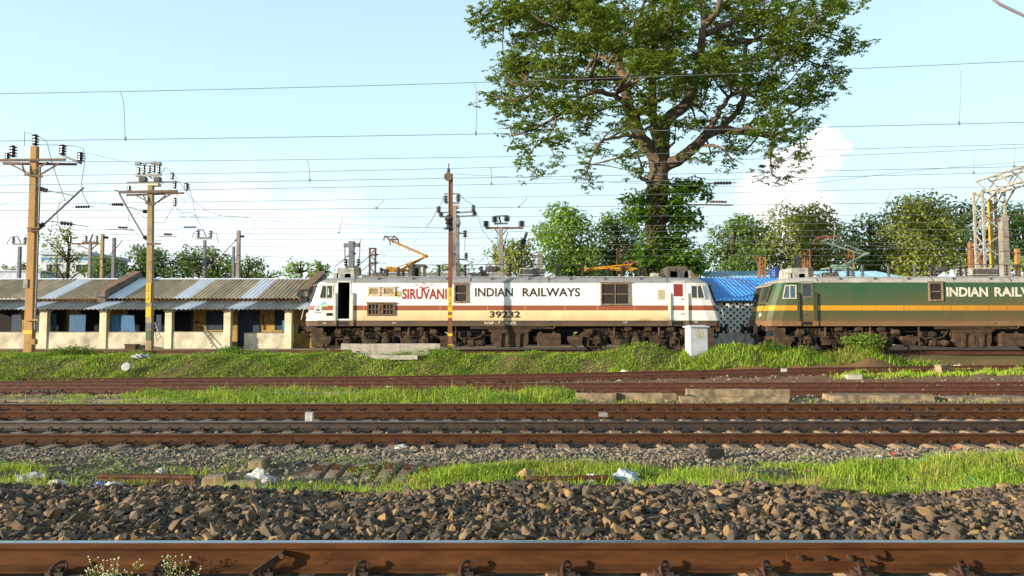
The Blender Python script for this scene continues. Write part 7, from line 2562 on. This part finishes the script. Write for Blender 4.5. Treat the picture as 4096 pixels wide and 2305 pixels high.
# flowering weeds at the near rail
M_stem = leaf_material('pale_weed_stem', '7c8a44', '9aa458', .3, .7)
M_flower = mat('tiny_white_flower', 'd8d6b8', 'c2c49a', .8, 9)
for j, (px_, hh_, n, lab) in enumerate(((430, .27, 22, 'flowering weed with tiny white heads before the near rail, left one'), (690, .30, 16, 'flowering weed with tiny white heads before the near rail, right one'))):
    p = P(px_, 2330, 4.33)
    t = thing('flowering_weed', lab, 'weed', (p.x, 4.33, .24), 'flowering weeds at the near rail')
    st, fl, lf = MB(), MB(), []
    for i in range(n):
        a, sp_ = rnd.uniform(0, 6.28), rnd.uniform(.02, .16)
        top = org(t) + Vector((math.cos(a) * sp_ * 1.3, math.sin(a) * sp_ * .6, hh_ * rnd.uniform(.45, 1.05)))
        b = org(t) + Vector((rnd.uniform(-.04, .04), rnd.uniform(-.02, .02), 0))
        mid = b.lerp(top, .55) + Vector((rnd.uniform(-.015, .015), 0, 0))
        st.tube([b, mid, top], [.0022, .0017, .001], 4)
        for k2 in range(4):
            s0 = mid.lerp(top, rnd.uniform(.1, .9))
            e = s0 + Vector((rnd.uniform(-.035, .035), rnd.uniform(-.02, .02), rnd.uniform(.01, .04)))
            st.tube([s0, e], .0009, 3)
            fl.lathe(e, (0, 0, 1), [(.001, 0), (.0045, .002), (.004, .005), (.001, .007)], 5)
        fl.lathe(top, (0, 0, 1), [(.001, 0), (.005, .002), (.0045, .006), (.001, .008)], 5)
        for k2 in range(6):
            lf.append(b.lerp(mid, rnd.random()))
    st.build('stem', M_stem, t)
    stuff(fl.build('flower_heads', M_flower, t))
    V, F = leaves(np.array([v[:] for v in lf]), np.full(len(lf), .035), rg, .35, -.3)
    part_mesh('leaves', V, F, M_stem, t)
# ------------------------------------------------------------------ lying concrete, sleepers, rails, litter
def beam(label, px0, px1, pyb, Y0, h, depth, m, cat='concrete beam', name='concrete_beam', rot=0., zbase=None, bev=.02):
    a, b = (px0 - CX) / FPX * Y0, (px1 - CX) / FPX * Y0
    xm = (a + b) / 2
    z = (zt1(xm, Y0 + depth / 2) - .03) if zbase is None else zbase
    L = b - a
    mb = MB()
    n = 7
    vs, fs = [], []
    for i in range(n):
        x = -L / 2 + L * i / (n - 1)
        j = rnd.uniform(-.012, .012)
        ins = .04
        vs += [(x, 0, 0), (x, depth, 0), (x, depth - ins, h + j), (x, ins, h + j)]
    for i in range(n - 1):
        for q in range(4):
            r = (q + 1) % 4
            fs.append((i * 4 + q, i * 4 + r, i * 4 + 4 + r, i * 4 + 4 + q))
    fs += [(0, 1, 2, 3), tuple((n - 1) * 4 + i for i in range(4))]
    mb.add(vs, fs)
    o = mb.build(name, m, None, bevel=bev)
    o.location = (xm, Y0, z)
    o.rotation_euler = (0, 0, rot)
    ORG[o] = Vector((xm, Y0, z))
    return tag(o, label, cat)
def insert_on(o, offs, m=M_rust_red, h=.26):
    for x in offs:
        mb = MB()
        mb.box(x - .06, x + .06, .06, .16, h - .01, h + .05)
        me = mb.build('rail_seat', m)
        me.parent = o
        ORG[me] = org(o)
zb = zt1(-6.2, 32)
beam('long pale concrete sleeper on top of the stack before the white locomotive', 1365, 1762, 0, 32.7, .28, .3, M_conc, zbase=zb + .22)
o = beam('pale concrete beam in front of the top one of the stack', 1408, 1718, 0, 32.2, .30, .3, M_conc, zbase=zb + .02)
o = beam('low concrete sleeper with rusty inserts below the stack', 1415, 1722, 0, 31.6, .2, .3, M_conc)
insert_on(o, (-1.5, 1.25), h=.2)
o = beam('lowest pale concrete sleeper sunk in the grass below the stack', 1363, 1672, 0, 31.0, .2, .3, M_conc)
o = beam('weathered sleeper with rusty bolts at the edge of the middle grass', 2303, 2465, 0, 20.3, .3, .28, M_conc_warm)
insert_on(o, (-.2, .15), h=.3)
o = beam('long warm concrete sleeper with bolts right of the middle grass', 2460, 2705, 0, 20.45, .28, .28, M_conc_warm)
insert_on(o, (.45, .62), h=.28)
o = beam('stained concrete sleeper lying behind, with black patches', 2745, 3155, 0, 20.9, .36, .3, M_conc_warm)
insert_on(o, (-1., -.75, 1.0), h=.36)
beam('stained concrete sleeper lying in front of the black patched one', 2715, 3150, 0, 20.3, .17, .28, M_conc_warm)
beam('flat pale slab right of the stained sleepers', 3325, 3730, 0, 20.5, .22, .8, M_conc_warm)
beam('low rough slab near the right edge beyond the third track', 3790, 4130, 0, 20.7, .12, .7, M_conc_warm)
beam('pale slab half hidden by the middle grass', 1095, 1480, 0, 21.7, .16, .35, M_conc)
beam('narrow sandy concrete strip at left beyond the third track', -150, 780, 0, 20.4, .06, .5, M_conc_warm, bev=.01)
for i, (px_, r_2) in enumerate(((3760, .25),)):
    beam('pale wedge of concrete standing on the grass at right', 3750, 3800, 0, 28.6, .42, .35, M_conc_warm, 'concrete block', 'concrete_block', rot=.5)
beam('flat pale stone slab among the right-hand siding grass', 3385, 3445, 0, 27.5, .18, .4, M_conc, 'stone slab', 'stone_slab')
beam('small pale slab on top of the grass mound', 880, 968, 0, 31.0, .1, .3, M_conc, 'stone slab', 'stone_slab')
# row of old sleepers lying end-on
rowlab = ['leftmost', 'second', 'third', 'fourth', 'fifth', 'sixth', 'rightmost']
for i, px_ in enumerate((1300, 1365, 1432, 1500, 1572, 1645, 1715)):
    Y_ = 9.95 + rnd.uniform(-.08, .08)
    x = (px_ - CX) / FPX * 10.2
    z = zt1(x, Y_)
    t = thing('old_sleeper', 'old concrete sleeper lying end-on in the row by the grass, ' + ('%s of seven' % rowlab[i] if i in (0, 6) else '%s from the left' % rowlab[i]), 'sleeper', (x, Y_, z), 'row of old sleepers')
    mb = MB()
    ang = -.10 + rnd.uniform(-.05, .05)
    vs = []
    for (y, hh_, w) in ((-.40, -.02, .065), (-.15, .04, .075), (.12, .08, .08), (.35, .09, .08), (.55, .08, .08)):
        for (dx_, dz_) in ((-w - .03, -.12), (w + .03, -.12), (w, hh_), (-w, hh_)):
            vs.append((x + dx_ - y * math.sin(ang) * 1, Y_ + y, z + dz_))
    fs = []
    for q in range(4):
        for e in range(4):
            f_ = (e + 1) % 4
            fs.append((q * 4 + e, q * 4 + f_, q * 4 + 4 + f_, q * 4 + 4 + e))
    fs += [(0, 1, 2, 3), (16, 17, 18, 19)]
    mb.add(vs, fs)
    mb.build('sleeper_body', M_sleeper if i % 3 else M_conc_warm, t, bevel=.012)
    for dy_ in (-.02, .12):
        mb = MB()
        mb.box(x - .05, x + .05, Y_ + dy_, Y_ + dy_ + .06, z + .06, z + .10)
        mb.build('rail_shoulder', M_rust, t)
for (px_, py_, Y_, sx_, sy_, sz_, lab) in ((850, 1895, 8.9, .16, .2, .2, 'squat concrete block left of the white bag'), (960, 1905, 8.7, .22, .18, .17, 'concrete block in front of the white plastic bag'), (1020, 1830, 10.2, .12, .35, .13, 'broken concrete sleeper end behind the white bag')):
    p = P(px_, py_, Y_)
    mb = MB()
    zz = zt1(p.x, Y_)
    mb.prism([(p.x - sx_, Y_, zz - .05), (p.x + sx_, Y_, zz - .05), (p.x + sx_ * .8, Y_ + .03, zz + sz_), (p.x - sx_ * .85, Y_ + .02, zz + sz_ * .9)], (0, sy_, 0))
    tag(mb.build('concrete_block', M_conc_warm, None, origin=(p.x, Y_, zz), bevel=.02), lab, 'concrete block')
ro = rail_mesh([(P(430, 0, 9.2).x, 9.35, -.14), (P(830, 0, 9.2).x, 9.2, -.13)], (M_rust_red, M_rust), 'scrap_rail', None)
tag(ro, 'short rusty rail lying in the grass near the rubbish', 'rail')
ro = rail_mesh([(P(2090, 0, 9.2).x, 9.2, -.15), (P(2420, 0, 9.2).x, 9.3, -.15)], (M_rust_red, M_rust), 'scrap_rail', None)
tag(ro, 'short rusty rail half buried in grass before the boulder', 'rail')
def rock(label, px_, Y_, sx_, sy_, sz_, m, seed):
    V, F = rock_templates(1, seed, 1.0)[0]
    x = (px_ - CX) / FPX * Y_
    z = zt1(x, Y_)
    o = put('boulder', array_mesh('boulder', V * np.array([sx_, sy_, sz_]), F, m), None, (x, Y_, z + sz_ * .3))
    return tag(o, label, 'boulder')
rock('tan boulder in the grass strip', 2125, 9.7, .20, .16, .19, mat('boulder_tan', 'a88458', '6f5c46', .9, 5, None, .4, .02), 5)
rock('reddish stone at the foot of the bank', 2308, 30.4, .22, .18, .2, mat('boulder_red', '9a6a44', '6a4a34', .9, 5), 9)
rock('grey stone at the foot of the bank left of the dirt patch', 2390, 30.6, .18, .15, .16, M_conc, 12)
def rag(name, label, cat, px_, Y_, sx_, sy_, sz_, m, seed, z=None, extra=None):
    """crumpled sheet or bag"""
    r = np.random.default_rng(seed)
    bm = bmesh.new()
    bmesh.ops.create_icosphere(bm, subdivisions=3, radius=1)
    for v in bm.verts:
        c_ = v.co
        n = math.sin(c_.x * 3.1 + seed) * math.sin(c_.y * 4.3 + seed * 2) + .6 * math.sin(c_.z * 7 + c_.x * 6 + seed) + .5 * math.sin(c_.x * 11 + c_.y * 9) + r.normal(0, .12)
        f_ = 1 + .22 * n
        v.co = Vector((c_.x * f_ * sx_, c_.y * f_ * sy_, max(-.3, c_.z * f_) * sz_))
    me = bpy.data.meshes.new(name)
    bm.to_mesh(me)
    bm.free()
    me.materials.append(m)
    x = (px_ - CX) / FPX * Y_
    zz = (zt1(x, Y_) if z is None else z) + sz_ * .25
    o = put(name, me, None, (x, Y_, zz))
    return tag(o, label, cat)
LIT = [('plastic_bag', 'large white plastic bag beside the concrete blocks', 'bag', 1045, 9.2, .19, .12, .15, M_litter_w, 1), ('plastic_bag', 'white and blue plastic bag right of the rubbish heap', 'bag', 475, 8.9, .14, .1, .09, M_litter_w, 2), ('plastic_bag', 'crumpled blue bag touching the white one by the rubbish', 'bag', 425, 9.1, .09, .08, .07, M_litter_b, 3),
       ('plastic_bag', 'grey blue plastic bag in the grass right of the boulder', 'bag', 2500, 9.5, .16, .1, .14, M_litter_g, 4), ('plastic_bag', 'small pale bag left of the grey blue bag', 'bag', 2360, 9.3, .06, .05, .08, M_litter_g, 5), ('plastic_sheet', 'teal strip of plastic in the grass', 'plastic', 1970, 8.5, .14, .05, .03, M_litter_t, 6),
       ('rag', 'white rag by the near rail of the second track', 'rag', 1610, 12.75, .13, .08, .05, M_litter_w, 7), ('rag', 'dirty white rag in the near ballast', 'rag', 1795, 5.05, .05, .05, .045, M_litter_w, 8), ('rag', 'scrap of white paper in the ballast right of the rag', 'rag', 2105, 4.95, .045, .03, .025, M_litter_w, 9),
       ('rubbish_heap', 'heap of torn bags and cloth at the left edge', 'rubbish', 195, 8.5, .26, .16, .12, M_litter_k, 10), ('plastic_bag', 'white bag at the left end of the rubbish heap', 'bag', 40, 8.6, .13, .1, .08, M_litter_w, 11), ('plastic_sheet', 'teal sheet on the rubbish heap', 'plastic', 260, 8.3, .13, .08, .06, M_litter_t, 12),
       ('plastic_sheet', 'pale sheet behind the rubbish heap', 'plastic', 150, 9.6, .2, .1, .07, M_litter_g, 13), ('plastic_bag', 'cream bag at the right of the rubbish heap', 'bag', 255, 9.2, .13, .08, .06, M_litter_w, 14), ('plastic_bag', 'white bag lying on the left part of the bank', 'bag', 568, 29.9, .36, .25, .13, M_litter_w, 15),
       ('plastic_bag', 'white and blue bag at the foot of the bank mound', 'bag', 2498, 30.9, .22, .2, .15, M_litter_w, 16), ('plastic_scrap', 'red scrap at the edge of the far ballast', 'litter', 3560, 11.6, .05, .04, .035, M_litter_r, 17), ('plastic_scrap', 'orange red scrap near the second track at right', 'litter', 3800, 12.6, .06, .04, .04, M_litter_r, 18),
       ('plastic_scrap', 'red scrap in the weeds right of the black tray', 'litter', 3262, 9.6, .05, .04, .05, M_litter_r, 19), ('plastic_scrap', 'pale blue scrap beside the far ballast', 'litter', 3675, 11.0, .05, .04, .035, M_litter_b, 20), ('plastic_scrap', 'white scrap on the gravel of the second track shoulder', 'litter', 3500, 11.2, .07, .05, .04, M_litter_w, 21),
       ('plastic_scrap', 'white scrap on the rusted siding sleeper', 'litter', 1560, 25.2, .16, .12, .07, M_litter_w, 22), ('plastic_scrap', 'small white scrap in the middle grass', 'litter', 1860, 19.9, .1, .08, .12, M_litter_w, 23), ('plastic_scrap', 'white scrap on the dusty ground before the green locomotive', 'litter', 3820, 32.6, .2, .15, .12, M_litter_w, 24),
       ('plastic_scrap', 'white scrap on the ground at right beside the siding', 'litter', 4000, 33.6, .15, .1, .06, M_litter_w, 25), ('rubbish_heap', 'dark rubbish with green leaves left of the black tray', 'rubbish', 2960, 9.7, .35, .2, .08, M_litter_k, 26), ('plastic_scrap', 'white scrap left of the scrap rail', 'litter', 665, 10.1, .06, .05, .05, M_litter_w, 27), ('plastic_scrap', 'orange packet in the weeds right of the black tray', 'litter', 3230, 10.1, .08, .06, .05, M_dulltop, 28)]
for (nm, lab, cat, px_, Y_, a, b, c_, m, sd) in LIT:
    rag(nm, lab, cat, px_, Y_, a, b, c_, m, sd, (-.2 if nm == 'rag' and Y_ > 12 else None))
# flat white disc on the bank
p = P(506, 1468, 28.9)
mb = MB()
mb.lathe((p.x, 28.9, p.z), (.05, -1, .35), [(.17, 0), (.18, .01), (.18, .03), (.15, .05)], 20)
tag(mb.build('white_disc', M_litter_w, None, origin=p), 'round white lid lying on the left part of the bank', 'disc')
# white box between tracks, wire basket, tray, packet
def small_box(name, lab, cat, px0, px1, py0, py1, Y_, d_, m, lid=None):
    a, b = P(px0, py1, Y_), P(px1, py0, Y_)
    mb = MB()
    zb_ = min(a.z, zt1(a.x, Y_) + .02)
    w = .008
    mb.box(a.x, b.x, Y_, Y_ + d_, zb_, b.z)
    mb.box(a.x - .006, b.x + .006, Y_ - .006, Y_ + d_ + .006, b.z, b.z + .012)
    return tag(mb.build(name, m, None, origin=(a.x, Y_, zb_), bevel=.005), lab, cat)
small_box('white_box', 'small white box standing between the second and third tracks', 'box', 1220, 1250, 1653, 1676, 16.0, .12, M_litter_w)
small_box('black_tray', 'black plastic tray at the edge of the gravel', 'tray', 2835, 2898, 1802, 1826, 11.2, .16, M_black)
small_box('paper_packet', 'white and yellow packet leaning on the rusted siding', 'packet', 3125, 3148, 1476, 1492, 29.6, .04, M_litter_w)
bk = thing('wire_basket', 'small pale wire basket between the second and third tracks', 'basket', P(2415, 1664, 15.9))
for i in range(5):
    mb = MB()
    a, b = P(2398 + i * 8.5, 1666, 15.9), P(2400 + i * 7.5, 1655, 15.9)
    a.z = min(a.z, b.z - .05)
    mb.bar(a, b, .008, .008)
    mb.build('upright_wire', M_litter_w, bk)
for y in (1655, 1661, 1666):
    mb = MB()
    a, b = P(2398, y, 15.9), P(2432, y, 15.9)
    mb.bar(a, b, .008, .008)
    mb.bar(a + Vector((0, .2, 0)), b + Vector((0, .2, 0)), .008, .008)
    mb.build('rim_wire', M_litter_w, bk)
mb = MB()
p = P(2030, 1695, 13.9)
mb.box(p.x, p.x + .28, 13.9, 14.05, -.2, -.10)
mb.box(p.x + .02, p.x + .26, 13.92, 14.03, -.10, -.095)
tag(mb.build('black_box', M_black, None, origin=(p.x, 13.9, -.2), bevel=.01), 'flat black box between the rails of the second track', 'box')

# small torn scraps of the rubbish patch
rs_ = np.random.default_rng(90)
pal = [(M_litter_w, 'white'), (M_litter_g, 'pale grey'), (M_litter_t, 'teal'), (M_litter_k, 'dark'), (M_litter_b, 'blue'), (M_dulltop, 'brown')]
pxs = np.sort(rs_.uniform(-10, 660, 20))
nth = ['first', 'second', 'third', 'fourth', 'fifth', 'sixth']
cnt = {}
for j, px_ in enumerate(pxs):
    Y_ = rs_.uniform(8.15, 10.2)
    m_, cn = pal[int(rs_.integers(0, len(pal)))]
    cnt[cn] = cnt.get(cn, 0) + 1
    if cnt[cn] > 6:
        continue
    o = rag('plastic_scrap', 'torn %s scrap, %s of its colour from the left in the rubbish patch' % (cn, nth[cnt[cn] - 1]), 'litter', px_, Y_, rs_.uniform(.04, .10), rs_.uniform(.03, .07), rs_.uniform(.01, .035), m_, 100 + j)
    o.rotation_euler = (rs_.normal(0, .3), rs_.normal(0, .3), rs_.uniform(0, 6))
    o['group'] = 'scraps in the rubbish patch'
